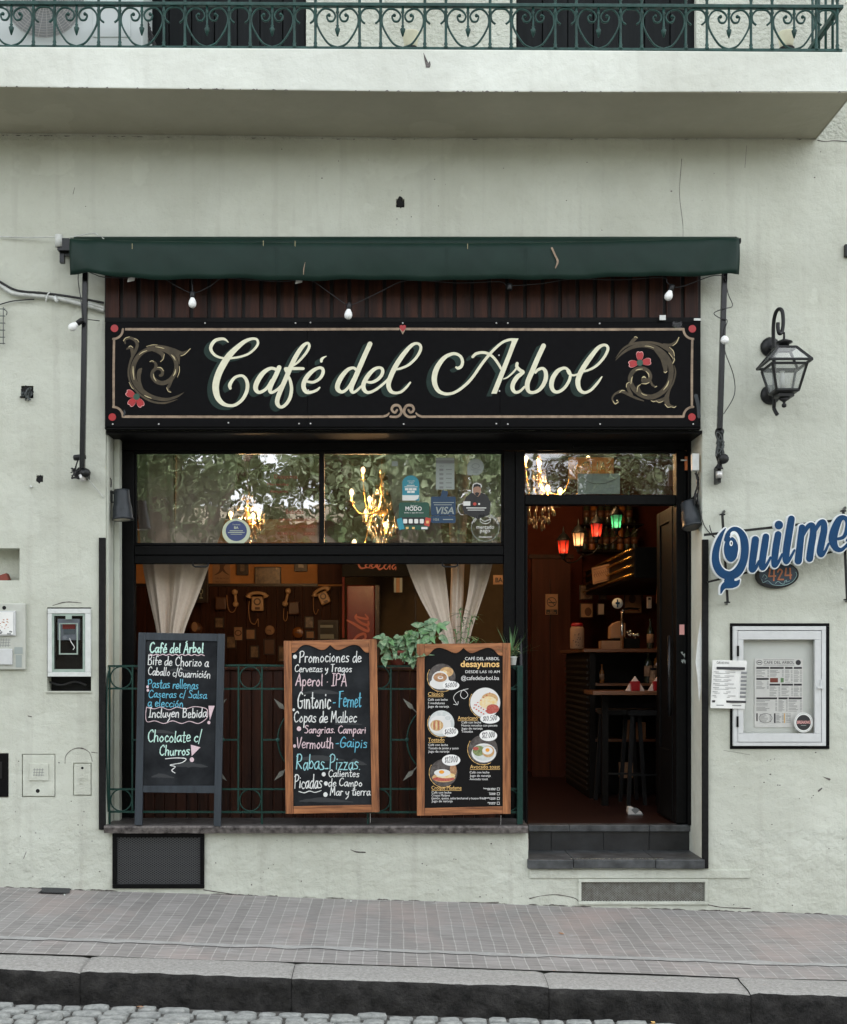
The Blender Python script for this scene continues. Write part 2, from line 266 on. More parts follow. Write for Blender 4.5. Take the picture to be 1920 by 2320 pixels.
M = dict(
 wall=plaster('plaster_wall', (.56, .588, .515), stains=.85), plinth=plaster('plaster_plinth', (.55, .58, .512), coarse=.8, stains=.95), rough=plaster('rough_render', (.64, .67, .59), fine=.8, coarse=1.0, lumps=4),
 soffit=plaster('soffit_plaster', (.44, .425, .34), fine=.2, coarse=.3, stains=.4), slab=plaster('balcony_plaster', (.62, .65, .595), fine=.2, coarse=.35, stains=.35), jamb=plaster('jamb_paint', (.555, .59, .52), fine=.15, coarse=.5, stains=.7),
 black=mat('black_paint', (.0034, .0036, .0038), .5, var=.3, vscale=30, bump=.12, bscale=40, spec=.10), blackm=mat('black_metal', (.008, .009, .0095), .4, 0, var=.3, vscale=30, spec=.3),
 strip=mat('worn_black_strip', (.0045, .0045, .005), .5, col2=(.013, .013, .013), vscale=40, bump=.2, bscale=60, spec=.15), dark=mat('dark_void', (.004, .004, .004), .9),
 awn=mat('awning_vinyl', (.0035, .0165, .0115), .45, col2=(.006, .023, .0165), vscale=5, bump=.25, bscale=7, spec=.2), awnm=mat('awning_bar', (.012, .013, .014), .3, .5),
 slat=mat('brown_slat', (.008, .003, .0022), .5, col2=(.052, .0165, .0085), vscale=1.6, stretch=(14, 14, .9), spec=.2, bump=.15, bscale=6), slatb=mat('slat_backing', (.005, .003, .003), .7),
 sign=mat('sign_black', (.0042, .0042, .0047), .6, var=.15, vscale=20, spec=.06), cream=mat('cream_paint', (.72, .72, .55), .6, col2=(.62, .6, .45), vscale=14, spec=.2),
 shade=mat('dark_green_paint', (.006, .016, .0125), .5, col2=(.012, .031, .025), vscale=12, spec=.2), goldd=mat('olive_gold_paint', (.035, .027, .014), .5, col2=(.07, .052, .028), vscale=20, spec=.3),
 goldl=mat('pale_gold_paint', (.5, .42, .24), .5, spec=.3), line=mat('border_gold', (.34, .25, .17), .45, col2=(.17, .12, .08), vscale=22, spec=.4), red=mat('red_paint', (.36, .008, .011), .35, col2=(.3, .008, .012), vscale=30),
 pink=mat('pink_edge', (.7, .35, .33), .5), greenp=mat('green_dot', (.01, .06, .035), .4), screw=mat('screw_head', (.55, .55, .53), .4, .6),
 teal=mat('green_iron', (.004, .026, .021), .45, col2=(.016, .062, .052), vscale=22, bump=.15, bscale=80, spec=.3), gate=mat('green_railing_paint', (.004, .026, .020), .45, col2=(.011, .048, .038), vscale=25, bump=.1, spec=.25),
 pole=mat('pole_black', (.005, .0055, .0065), .25, 0, spec=.35), white=mat('white_paint', (.60, .625, .60), .5, var=.08, vscale=30), alu=mat('white_aluminium', (.56, .58, .575), .35, var=.05, vscale=20), grey=mat('grey_plastic', (.02, .025, .029), .42, var=.2, vscale=15, spec=.35),
 paper=mat('paper', (.75, .76, .73), .7, var=.06, vscale=12), ink=mat('ink', (.03, .03, .035), .7), inkg=mat('grey_ink', (.2, .21, .21), .7), lens=mat('lamp_lens', (.5, .48, .4), .25),
 blue=mat('sign_blue', (.0035, .042, .115), .5, var=.14, vscale=10, spec=.2), wedge=mat('white_edge', (.72, .76, .76), .45, var=.05), plq=mat('plaque_navy', (.008, .03, .055), .35, var=.3, vscale=30), orange=mat('orange_digits', (.42, .15, .065), .5, var=.15, vscale=60), teald=mat('pale_teal_line', (.25, .42, .42), .5),
 board=mat('chalkboard', (.0065, .0075, .009), .8, col2=(.024, .027, .030), vscale=5, spec=.12), bframe=wood('slate_frame', (.012, .019, .026), (.026, .036, .046), .6), poster=mat('poster_black', (.0075, .0075, .008), .4, spec=.12),
 wfr=wood('orange_wood', (.085, .024, .008), (.42, .17, .062), .5, 'z', 1.7), wfrx=wood('orange_wood_rail', (.10, .03, .010), (.44, .18, .068), .5, 'x', 1.7),
 cw=chalk('chalk_white', (.82, .84, .82)), cp=chalk('chalk_pink', (.8, .62, .66)), cm=chalk('chalk_mint', (.6, .88, .78)), cb=chalk('chalk_blue', (.16, .5, .66)), ct=chalk('chalk_teal', (.36, .68, .72)),
 gold=mat('print_gold', (.78, .5, .18), .5), pw=mat('print_white', (.8, .8, .78), .5),
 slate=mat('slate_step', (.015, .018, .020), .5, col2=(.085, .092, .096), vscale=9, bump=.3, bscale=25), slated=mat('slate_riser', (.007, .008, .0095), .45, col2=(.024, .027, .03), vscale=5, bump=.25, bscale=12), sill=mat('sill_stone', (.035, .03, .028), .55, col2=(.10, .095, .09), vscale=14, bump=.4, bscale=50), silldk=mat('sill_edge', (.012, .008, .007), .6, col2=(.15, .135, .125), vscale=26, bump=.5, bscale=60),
 glass=glass('window_glass', .37, .05, (1, 1, 1), .012), lampg=frost('dusty_glass', .74), gclear=glass('clear_glass', .005, 0, (1, 1, 1), .015, 1.18), gtrans=glass('transom_glass', .18, .05, (1, 1, 1), .012), gsmoke=glass('smoked_cover', .004, 0, (.72, .74, .77), .03, 1.15),
 mesh=mat('black_mesh', (.05, .053, .056), .5, 0), rust=mat('grey_mesh', (.22, .23, .21), .6, col2=(.12, .11, .09), vscale=20),
 cloth=mat('curtain_cloth', (.58, .495, .405), .9, var=.06, vscale=40, bump=.1, bscale=400, spec=.1),
 leaf=mat('pothos_leaf', (.045, .135, .06), .4, col2=(.26, .35, .21), vscale=42, detail=3, spec=.3), leafd=mat('green_leaf', (.08, .2, .08), .45, col2=(.16, .3, .12), vscale=30), stem=mat('stem_green', (.1, .2, .06), .6), terra=mat('terracotta', (.2, .045, .028), .7, var=.2), tin=mat('white_pot', (.62, .66, .63), .5),
 brass=mat('brass', (.55, .33, .09), .25, .9), crystal=mat('crystal', (.16, .12, .075), .05, 0, spec=.8, trans=.3), bulb=mat('lit_bulb', (1, .8, .5), .4, emit=(1, .66, .32), es=.75), warmb=mat('frosted_bulb', (.82, .84, .82), .3),
 plasto=mat('ochre_plaster', (.52, .24, .085), .85, var=.12, vscale=6, bump=.2), wain=mat('wainscot', (.022, .008, .005), .55, col2=(.062, .021, .011), vscale=1.8, stretch=(14, 14, .9), spec=.15), ired=mat('red_brown_wall', (.085, .022, .012), .8, var=.2, vscale=4, spec=.1), iolive=mat('olive_wall', (.10, .072, .04), .85, var=.15, vscale=5), floor=mat('floor_boards', (.014, .006, .005), .45, col2=(.034, .014, .011), vscale=1.8, stretch=(.9, 14, 14), spec=.2), ceil=mat('ceiling', (.05, .028, .018), .9),
 phone=mat('cream_phone', (.55, .34, .18), .4, var=.1), phoned=mat('dark_phone', (.10, .042, .022), .4), cordm=mat('phone_cord', (.4, .2, .09), .5), pframe=mat('picture_frame', (.02, .008, .006), .4), photo=mat('old_photo', (.3, .2, .12), .3, col2=(.04, .025, .02), vscale=16), coke=mat('fridge_red', (.15, .011, .008), .25, var=.1), cokel=mat('faded_script', (.5, .14, .1), .5), doorw=mat('brown_door', (.04, .013, .008), .55, col2=(.07, .022, .013), vscale=1.8, stretch=(14, 14, .9), spec=.15),
 bar=mat('bar_black', (.006, .005, .0045), .5, var=.3, vscale=20, spec=.12), bartop=wood('bar_top', (.12, .05, .025), (.2, .085, .04), .3, 'x'), bottle=mat('bottle_dark', (.03, .035, .02), .1, spec=.8), bottlea=mat('bottle_amber', (.25, .09, .02), .12, spec=.8), chrome=mat('chrome', (.7, .68, .64), .12, 1), napk=mat('napkin', (.75, .6, .5), .8), tan=mat('kraft', (.36, .205, .115), .7, var=.15), shoe=mat('sneaker', (.6, .6, .58), .6),
 lred=frost('red_lamp_glass', .12, (.75, .055, .03)), lcream=frost('cream_lamp_glass', .12, (.9, .62, .38)), lgreen=frost('green_lamp_glass', .12, (.07, .55, .3)), led=mat('led', (1, .8, .7), .5, emit=(1, .75, .6), es=6), led2=mat('orange_reflector', (.7, .2, .06), .5),
 conduit=mat('cable_white', (.5, .52, .49), .6, var=.2, vscale=20), cable=mat('cable_black', (.012, .012, .013), .5), cableg=mat('cable_grey', (.06, .07, .07), .5),
 shutter=mat('dark_shutter', (.004, .0055, .006), .55, col2=(.009, .011, .012), vscale=3, stretch=(14, 14, .9), spec=.1), acw=mat('ac_white', (.42, .46, .45), .45), acg=mat('ac_grille', (.3, .3, .28), .5),
 stT=mat('sticker_teal', (.03, .26, .34), .4), stG=mat('sticker_green', (.012, .075, .05), .4), stN=mat('sticker_navy', (.012, .045, .10), .4), stW=mat('sticker_grey', (.30, .34, .32), .5), stP=mat('sticker_cream', (.5, .55, .4), .5), aged=mat('aged_plastic', (.42, .435, .38), .55, col2=(.5, .52, .47), vscale=9), casep=mat('case_lining', (.62, .66, .62), .7, col2=(.70, .73, .69), vscale=4), spear=mat('grey_iron', (.14, .145, .125), .45, var=.3, vscale=30), dimslat=mat('dim_slat', (.03, .026, .022), .5, spec=.2), stB=mat('sticker_blue', (.04, .06, .16), .5), stK=mat('sticker_black', (.015, .015, .017), .5), skin=mat('printed_skin', (.38, .22, .15), .6), stR=mat('sticker_red', (.5, .06, .04), .5), stF=mat('faded_red_letter', (.22, .05, .025), .6), tealpl=mat('green_board', (.30, .38, .33), .5, var=.15, vscale=14), goldpl=frost('gold_board', .12, (.75, .46, .16)),
)
# ================================================================ ground
SL = -.033
def zpave(x, y): return -.002+SL*x+.033*y
def zroad(x): return -.236+.9*SL*x
def groundmat(name, kind):
    m = bpy.data.materials.new(name); m.use_nodes = True; nt = m.node_tree; n = nt.nodes; l = nt.links; b = n['Principled BSDF']
    tc = n.new('ShaderNodeTexCoord'); V = tc.outputs['Object']
    def nz(sc, det, ro=.6, vec=V):
        t = n.new('ShaderNodeTexNoise'); t.inputs['Scale'].default_value = sc; t.inputs['Detail'].default_value = det; t.inputs['Roughness'].default_value = ro; l.new(vec, t.inputs['Vector']); return t
    b.inputs['Roughness'].default_value = .8; b.inputs['Specular IOR Level'].default_value = .3
    if kind == 'brick':
        w = nz(3, 2); sub = n.new('ShaderNodeVectorMath'); sub.operation = 'SCALE'; sub.inputs['Scale'].default_value = .022; l.new(w.outputs['Color'], sub.inputs[0])
        ad = n.new('ShaderNodeVectorMath'); l.new(V, ad.inputs[0]); l.new(sub.outputs[0], ad.inputs[1])
        mp = n.new('ShaderNodeMapping'); mp.inputs['Rotation'].default_value = (0, 0, R(90)); l.new(ad.outputs[0], mp.inputs[0])
        br = n.new('ShaderNodeTexBrick'); br.offset = .37; br.offset_frequency = 2; br.squash = 1
        br.inputs['Scale'].default_value = 1; br.inputs['Brick Width'].default_value = 1.3; br.inputs['Row Height'].default_value = .0755; br.inputs['Mortar Size'].default_value = .0042; br.inputs['Mortar Smooth'].default_value = .3; br.inputs['Bias'].default_value = -.1
        br.inputs['Color1'].default_value = (.285, .275, .262, 1); br.inputs['Color2'].default_value = (.345, .333, .318, 1); br.inputs['Mortar'].default_value = (.43, .425, .40, 1)
        l.new(mp.outputs[0], br.inputs['Vector'])
        # ribs running along the wall, and worn red patches
        wv = n.new('ShaderNodeTexWave'); wv.wave_type = 'BANDS'; wv.bands_direction = 'Y'; wv.inputs['Scale'].default_value = 24; wv.inputs['Distortion'].default_value = 1.5; wv.inputs['Detail'].default_value = 2; wv.inputs['Detail Scale'].default_value = 1.5
        l.new(V, wv.inputs['Vector'])
        mp2 = n.new('ShaderNodeMapping'); mp2.inputs['Scale'].default_value = (2.2, 26, 1); l.new(V, mp2.inputs[0])
        r1 = n.new('ShaderNodeValToRGB'); r1.color_ramp.elements[0].position = .35; r1.color_ramp.elements[1].position = .7; l.new(nz(1.8, 6, .7, mp2.outputs[0]).outputs['Fac'], r1.inputs[0])
        mx = n.new('ShaderNodeMix'); mx.data_type = 'RGBA'; mx.blend_type = 'MULTIPLY'; mx.inputs[0].default_value = .45; l.new(br.outputs['Color'], mx.inputs[6]); l.new(r1.outputs[0], mx.inputs[7])
        r2 = n.new('ShaderNodeValToRGB'); r2.color_ramp.elements[0].position = .5; r2.color_ramp.elements[1].position = .72; r2.color_ramp.elements[1].color = (.7, .7, .7, 1); l.new(nz(1.1, 6, .65).outputs['Fac'], r2.inputs[0])
        mx2 = n.new('ShaderNodeMix'); mx2.data_type = 'RGBA'; mx2.inputs[7].default_value = (.335, .27, .245, 1); l.new(r2.outputs[0], mx2.inputs[0]); l.new(mx.outputs[2], mx2.inputs[6])
        r3 = n.new('ShaderNodeValToRGB'); r3.color_ramp.elements[0].position = .62; r3.color_ramp.elements[1].position = .7; r3.color_ramp.elements[1].color = (.6, .6, .6, 1); l.new(nz(5, 8, .75).outputs['Fac'], r3.inputs[0])
        mx3 = n.new('ShaderNodeMix'); mx3.data_type = 'RGBA'; mx3.inputs[7].default_value = (.36, .365, .355, 1); l.new(r3.outputs[0], mx3.inputs[0]); l.new(mx2.outputs[2], mx3.inputs[6])
        l.new(mx3.outputs[2], b.inputs['Base Color'])
        a2 = n.new('ShaderNodeMath'); a2.operation = 'MULTIPLY_ADD'; a2.inputs[1].default_value = .25; l.new(wv.outputs['Fac'], a2.inputs[0]); l.new(br.outputs['Fac'], a2.inputs[2])
        bp = n.new('ShaderNodeBump'); bp.invert = True; bp.inputs['Strength'].default_value = .5; bp.inputs['Distance'].default_value = .004; l.new(a2.outputs[0], bp.inputs['Height']); l.new(bp.outputs[0], b.inputs['Normal'])
    else:
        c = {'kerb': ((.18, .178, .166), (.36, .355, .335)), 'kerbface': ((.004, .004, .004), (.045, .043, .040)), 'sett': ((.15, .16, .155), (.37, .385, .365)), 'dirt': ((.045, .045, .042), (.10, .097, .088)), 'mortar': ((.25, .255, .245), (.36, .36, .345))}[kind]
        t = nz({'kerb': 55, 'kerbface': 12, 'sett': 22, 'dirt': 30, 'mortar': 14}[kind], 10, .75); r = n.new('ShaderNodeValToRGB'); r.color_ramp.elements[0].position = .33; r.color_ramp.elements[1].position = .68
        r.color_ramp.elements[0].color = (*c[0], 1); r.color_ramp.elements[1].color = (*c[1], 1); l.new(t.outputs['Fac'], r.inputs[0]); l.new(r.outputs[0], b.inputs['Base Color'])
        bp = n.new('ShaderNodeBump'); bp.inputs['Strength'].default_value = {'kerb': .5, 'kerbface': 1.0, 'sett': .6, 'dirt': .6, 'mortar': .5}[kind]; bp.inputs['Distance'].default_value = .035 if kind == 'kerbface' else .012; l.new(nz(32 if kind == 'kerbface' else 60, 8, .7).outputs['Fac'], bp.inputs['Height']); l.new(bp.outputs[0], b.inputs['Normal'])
    return m
GM = {k: groundmat('ground_'+k, k) for k in ('brick', 'kerb', 'kerbface', 'sett', 'dirt', 'mortar')}
KB, KF = -1.52, -1.755            # back and front edge of the kerb stones
def strip_sheet(name, x0, x1, y0, y1, zf, m, nx=80, ny=8, amp=0.0, dz=0.0):
    b = MB().m(m); vs = []; b.smooth = True
    for j in range(ny+1):
        for i in range(nx+1):
            x = x0+(x1-x0)*i/nx; y = y0+(y1-y0)*j/ny
            vs.append((x, y, zf(x, y)+dz+(amp*noise.noise(Vector((x*1.3, y*2, 0))) if amp else 0)))
    b.add(vs, [(j*(nx+1)+i, j*(nx+1)+i+1, (j+1)*(nx+1)+i+1, (j+1)*(nx+1)+i) for j in range(ny) for i in range(nx)])
    return tag(b.build(name), kind='structure')
strip_sheet('pavement', -9, 9, KB, .3, zpave, GM['brick'], 120, 12, .006)
# cement joint between the last brick row and the field, ragged edges
b = MB().m(GM['mortar']); vs = []; N = 260
for i in range(N+1):
    x = -6+12*i/N; c = -1.235; e1 = .030+.03*noise.noise(Vector((x*6, 3, 0)))+.012*noise.noise(Vector((x*25, 3, 0))); e2 = .028+.03*noise.noise(Vector((x*5, 9, 0)))+.012*noise.noise(Vector((x*22, 9, 0)))
    for y in (c-e1, c+e2): vs.append((x, y, zpave(x, y)+.006*noise.noise(Vector((x*1.3, y*2, 0)))+.0045))
b.add(vs, [(2*i, 2*i+2, 2*i+3, 2*i+1) for i in range(N)]); tag(b.build('pavement_joint'), kind='structure')
# kerb stones
b = MB(); kx = [-9, -6.4, -4.2, -2.62, -1.64, -.53, .82, 1.88, 3.2, 4.6, 6.5, 9]
for a, c in zip(kx[:-1], kx[1:]):
    a += .0016; c -= .0016; nx = max(6, int((c-a)/.045)); nt, nf = 5, 6; off = random.uniform(-.006, .006)
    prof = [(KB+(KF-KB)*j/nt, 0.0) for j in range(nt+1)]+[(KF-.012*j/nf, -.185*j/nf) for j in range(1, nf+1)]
    vs = []; fs = []; m_ = len(prof)
    for i in range(nx+1):
        x = a+(c-a)*i/nx
        for j, (y, dz) in enumerate(prof):
            z = zpave(x, KB)-.004+off+(y-KB)*.07+dz; q = Vector((x*9, y*9, z*9)); d = .016 if j > nt else .0035
            ed = .010 if j == nt else 0
            edge = .004+.006*noise.noise(Vector((x*30, y*30, 2))) if i in (0, nx) else 0
            vs.append((x, y+ed*.8+d*1.6*noise.noise(q)+(d*.9*noise.noise(q*3) if j >= nt else 0), z-ed*.6*(1+1.1*noise.noise(q*1.7))-edge+d*.5*noise.noise(q*2.3)))
    b.smooth = True
    for i in range(nx):
        for j in range(m_-1):
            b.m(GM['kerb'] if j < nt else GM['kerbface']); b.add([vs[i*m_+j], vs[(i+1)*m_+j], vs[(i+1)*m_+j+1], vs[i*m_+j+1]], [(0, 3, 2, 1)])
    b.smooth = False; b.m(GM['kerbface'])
    for i in (0, nx): b.add([vs[i*m_+j] for j in range(m_)]+[(vs[i*m_][0], KB, -.6)], [list(range(m_+1))])
ko = b.build('kerb'); tag(ko, kind='structure')
import bmesh
bm = bmesh.new(); bm.from_mesh(ko.data); bmesh.ops.remove_doubles(bm, verts=bm.verts, dist=.0002); bm.to_mesh(ko.data); bm.free()
# road: dirt bed to the horizon and granite setts beside the kerb
strip_sheet('road', -90, 90, -90, KF+.04, lambda x, y: zroad(x)-.016, GM['dirt'], 40, 20)
b = MB().m(GM['sett']); b.smooth = True
y = KF-.035
for row in range(26):
    d = random.uniform(.075, .10); x = -6+random.uniform(0, .1)
    while x < 6:
        w = random.uniform(.10, .18); g = .010; h = random.uniform(-.010, .005); z0 = zroad(x); t = random.uniform(-.02, .02); vs = []
        cx, cy = x+w/2, y-d/2+.25*t
        for ins, dz, nn in ((0.0, -.06, 12), (.0, -.010, 12), (.07, .0, 12), (.45, .002, 12)):
            for k in range(nn):
                a = 2*math.pi*k/nn; ca, sa = math.cos(a), math.sin(a); sc = 1/max(abs(ca), abs(sa))**.96
                rx = (w/2-g/2)*(1-ins); ry = (d/2-g/2)*(1-ins)
                px_, py_ = cx+rx*ca*sc*.97, cy+ry*sa*sc*.97
                px_ += .006*noise.noise(Vector((px_*20, py_*20, row))); py_ += .006*noise.noise(Vector((px_*20, py_*20, row+7)))
                vs.append((px_, py_, z0+h+dz+t*(px_-x)+.004*noise.noise(Vector((px_*30, py_*30, 1)))))
        fs = [(r*12+k, r*12+(k+1) % 12, (r+1)*12+(k+1) % 12, (r+1)*12+k) for r in range(3) for k in range(12)]+[list(range(36, 48))]
        b.add(vs, fs); x += w
    y -= d
tag(b.build('cobbles'), kind='structure')
# small litter on the pavement
def litter(px, py, Y, name, label, cat, m, w, d):
    p = P(px, py, Y); z = zpave(p.x, Y)+.008; q = MB().m(m); a = random.uniform(0, 3)
    u = Vector((math.cos(a), math.sin(a), 0)); v = Vector((-math.sin(a), math.cos(a), 0)); c = Vector((p.x, Y, z))
    n = 7; pts = [c+u*w*math.cos(6.28*k/n)*random.uniform(.6, 1)+v*d*math.sin(6.28*k/n)*random.uniform(.6, 1)+Vector((0, 0, random.uniform(0, .008))) for k in range(n)]
    q.add(pts, [list(range(n))]); q.add([p_-Vector((0, 0, .004)) for p_ in pts], [list(range(n-1, -1, -1))]); return tag(q.build(name), label, cat)
litter(148, 2044, -.18, 'paper_scrap', 'white paper scrap on the pavement below the black wire vent', 'paper scrap', M['white'], .016, .006)
litter(796, 2042, -.10, 'paper_scrap', 'crumpled pale paper flake near the wall foot in the middle of the pavement', 'paper scrap', M['white'], .022, .005)
litter(1272, 2110, -.75, 'dry_leaf', 'curled pale dry leaf lying on the pavement below the door step', 'dry leaf', M['tan'], .03, .008)
def gutter(px, Yv, name, label, cat, m, w, d):
    x = (px-VX)*K(Yv); z = zroad(x)+.012; q = MB().m(m); a = random.uniform(0, 3); c = Vector((x, Yv, z)); n = 6
    q.add([c+Vector((w*math.cos(6.28*k/n+a), d*math.sin(6.28*k/n+a), random.uniform(0, .008))) for k in range(n)], [list(range(n))]); q.add([c+Vector((w*math.cos(6.28*k/n+a), d*math.sin(6.28*k/n+a), -.006)) for k in range(n)], [list(range(n-1, -1, -1))]); return tag(q.build(name), label, cat)
gutter(318, -1.84, 'dry_leaf', 'thin tan dry leaf in the gutter left of the middle kerb stone', 'dry leaf', M['tan'], .022, .006)
gutter(1480, -1.85, 'pebble', 'small yellowish pebble on the setts right of the middle', 'pebble', M['gold'], .012, .012)  # a flat yellowish bottle cap
gutter(1808, -1.88, 'paper_scrap', 'small white paper ball in the gutter at the far right', 'paper scrap', M['white'], .014, .012)
# ================================================================ building
bld = thing('cafe_building', 'pale plastered cafe building with a balcony over a black shopfront', 'building', (0, 0, 0))
OP = [(240, 975, 1197, 1882, .40), (1197, 975, 1592, 1953, .40)]
HL = OP+[(255, 1888, 463, 2013, .14), (1311, 1992, 1605, 2050, .12), (-70, 1242, 45, 1315, .14), (107, 1376, 207, 1566, .10), (898, 451, 917, 470, .10), (83, 1077, 98, 1092, .08), (48, 874, 76, 902, .07), (50, 1708, 126, 1806, .016), (166, 1728, 208, 1803, .012), (-40, 1706, 20, 1807, .02),
         (330, -560, 694, 140, .10), (1170, -560, 1578, 140, .10), (1661, 1417, 1874, 1690, .07)]
holes = []
for x0, y0, x1, y1, d in HL:
    a = P(x0, y1); c = P(x1, y0); holes.append((a.x, c.x, a.z, c.z, d))
zsp = P(0, 317).z; xs = {-24.0, 24.0, -5, 5}; zs = {-1.6, zsp, 11.0, P(0, 1880).z}  # wall stretched wide and tall beyond view to block the sun
for h in holes: xs |= {h[0], h[1]}; zs |= {h[2], h[3]}
xs = sorted(xs); zs = sorted(zs)
def hole_at(x, z):
    for h in holes:
        if h[0] < x < h[1] and h[2] < z < h[3]: return h
    return None
fw = MB(); g = {}
def quad(m, a, b_, c, d): fw.m(m); fw.add([a, b_, c, d], [(0, 1, 2, 3)])
for i in range(len(xs)-1):
    for j in range(len(zs)-1):
        x0, x1, z0, z1 = xs[i], xs[i+1], zs[j], zs[j+1]; xc, zc = (x0+x1)/2, (z0+z1)/2; h = hole_at(xc, zc)
        if h is None:
            quad(M['rough'] if zc > zsp else (M['plinth'] if zc < P(0, 1880).z else M['wall']), (x0, 0, z0), (x1, 0, z0), (x1, 0, z1), (x0, 0, z1)); continue
        d = h[4]; jm = M['jamb'] if d > .3 else M['wall']
        for (dx, dz, e) in ((-1, 0, [(x0, z0), (x0, z1)]), (1, 0, [(x1, z1), (x1, z0)]), (0, 1, [(x0, z1), (x1, z1)]), (0, -1, [(x1, z0), (x0, z0)])):
            nx = x0-.001 if dx < 0 else (x1+.001 if dx > 0 else xc); nz_ = z0-.001 if dz < 0 else (z1+.001 if dz > 0 else zc)
            if hole_at(nx, nz_) is None: quad(jm, (e[0][0], 0, e[0][1]), (e[1][0], 0, e[1][1]), (e[1][0], d, e[1][1]), (e[0][0], d, e[0][1]))
        if d < .3:
            bm_ = M['dark'] if h in holes[2:4]+holes[6:9]+[holes[5]] else (M['shutter'] if d == .10 and z1 > 4.9 else M['wall'])
            quad(bm_, (x0, d, z0), (x1, d, z0), (x1, d, z1), (x0, d, z1))
fw.build('wall', bld)
rf = MB().m(M['slab']); rf.box(-24, 24, .002, 9, 10.8, 11.05); rf.build('roof', bld)  # unseen slab, added with the stretched wall as mass against the sun
# balcony slab
def balcony_z(px): 
    t = max(0, min(1, px/960)); return 197+11*t+1.5*max(0, (px-960)/960), 105+6*px/960
b = MB().m(M['slab']); YB = -.65; px_ = [-1200, 0, 240, 480, 720, 960, 1440, 1934]; sec = []
for q in px_:
    yb, yt = balcony_z(q); sec.append((P(q, yb, YB).x, P(q, yb, YB).z, P(q, yt, YB).z))
vs = []
for x, zb, zt in sec: vs += [(x, YB, zb), (x, YB, zt), (x, .0, zt+.01), (x, .0, zb)]
fs = []
for i in range(len(sec)-1):
    for k in range(4): fs.append((4*i+k, 4*i+4+k, 4*i+4+(k+1) % 4, 4*i+(k+1) % 4))
fs += [(3, 2, 1, 0), tuple(4*(len(sec)-1)+k for k in range(4))]
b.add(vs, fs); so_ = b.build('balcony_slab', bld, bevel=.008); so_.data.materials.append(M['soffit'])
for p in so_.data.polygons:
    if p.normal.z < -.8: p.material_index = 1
# paint flakes and cracks along the slab edge and the joint with the wall
b = MB().m(M['silldk'])
for q in range(60):
    px0 = random.uniform(0, 1900); yb, yt = balcony_z(px0); w = random.uniform(3, 14); fn = plane(YB)
    b.poly([(px0, yb+.5), (px0+w*.5, yb-random.uniform(1, 3.0)), (px0+w, yb+.5)], fn, .002)
for q in range(46):
    px0 = random.uniform(0, 1840) if q > 18 else random.uniform(0, 330); w = random.uniform(4, 16); y0 = 306+9*min(1, px0/800); fn = plane(0)
    b.poly([(px0, y0), (px0+w*.3, y0+random.uniform(.6, 2.2)), (px0+w*.7, y0+random.uniform(.3, 1.6)), (px0+w, y0)], fn, .002)
fn = plane(0); b.ribbon([(1853, 318, 2.5), (1870, 321, 1.5), (1890, 319, 2), (1918, 321, 2)], fn, .002)
tag(b.build('paint_crack', bld), kind='stuff')
# hairline cracks and chips on the plaster
b = MB().m(M['silldk']); fn = plane(0)
for path in ([(1200, 2036, 2), (1225, 2030, 1), (1260, 2027, 2), (1300, 2034, 1.5), (1312, 2043, 2)], [(965, 2043, 1.5), (1040, 2046, 1.2), (1130, 2044, 2)], [(120, 1372, 1.2), (150, 1364, 2.2), (185, 1366, 1.2)], [(795, 1925, 1), (808, 1930, 2.5), (828, 1931, 2.5)], [(64, 1622, 1.5), (72, 1624, 2)], [(1640, 1700, .7), (1700, 1710, .5)], [(170, 425, 1), (166, 440, 1.2)],
             [(1545, 360, 1), (1540, 440, .8), (1548, 520, .8), (1543, 600, .6)], [(1692, 330, .8), (1688, 380, .8)], [(462, 2016, 2), (500, 2022, 2.5), (560, 2030, 1.2)], [(1605, 2050, 2.5), (1640, 2056, 1.5), (1700, 2058, 2.5)], [(960, 120, 1), (970, 150, 9), (974, 140, 2)], [(60, 1930, 1), (54, 1945, 1.4)], [(1865, 1760, 1), (1880, 1766, 4)], [(1855, 1792, 4), (1862, 1786, 3)]):
    b.ribbon(path, plane(YB) if path[0][1] < 200 else fn, .0015, 5, jit=.3)
for q in range(90):
    px0 = random.uniform(0, 1900); Yw = 0; X = (px0-VX)*K(0); yb_ = VY-(zpave(X, 0)-CAMZ)/K(0); w_ = random.uniform(6, 40)
    if 255 < px0 < 463: continue
    b.ribbon([(px0, yb_-.5, .6), (px0+w_*.4, yb_+w_*.4*.03-random.uniform(.5, 2), random.uniform(1, 3.2)), (px0+w_, yb_+w_*.03-.5, .6)], fn, .0018, 4, jit=.4)
for q in range(130):
    px0, y0 = random.choice([(random.uniform(1620, 1915), random.uniform(1700, 2060)), (random.uniform(0, 235), random.uniform(1700, 2010)), (random.uniform(470, 1190), random.uniform(1900, 2040)), (random.uniform(0, 1915), random.uniform(330, 540))])
    s_ = random.uniform(.4, 1.6); b.disc(px0, y0, s_*random.uniform(.6, 1.6), s_, fn, .0016, 6)
tag(b.build('wall_chip', bld), kind='stuff')
b = MB().m(M['plinth']); b.pbox(1200, 1971, 1700, 1990, -.010, .002); b.build('ledge_strip', bld, bevel=.003)
b = MB().m(M['dark'])
for hx, hy, hr in ((907, 460, 12), (90, 1085, 9.5), (62, 888, 17)): b.poly([(hx+hr*(.75+.5*noise.noise(Vector((math.cos(t)*1.7+hx, math.sin(t)*1.7, 4))))*math.cos(t)*.9, hy+hr*(.8+.5*noise.noise(Vector((math.cos(t)*1.7+hx, math.sin(t)*1.7, 9))))*math.sin(t)*1.15) for t in [2*math.pi*q/18 for q in range(18)]], fn, .0012)
tag(b.build('wall_hole', bld), kind='stuff')
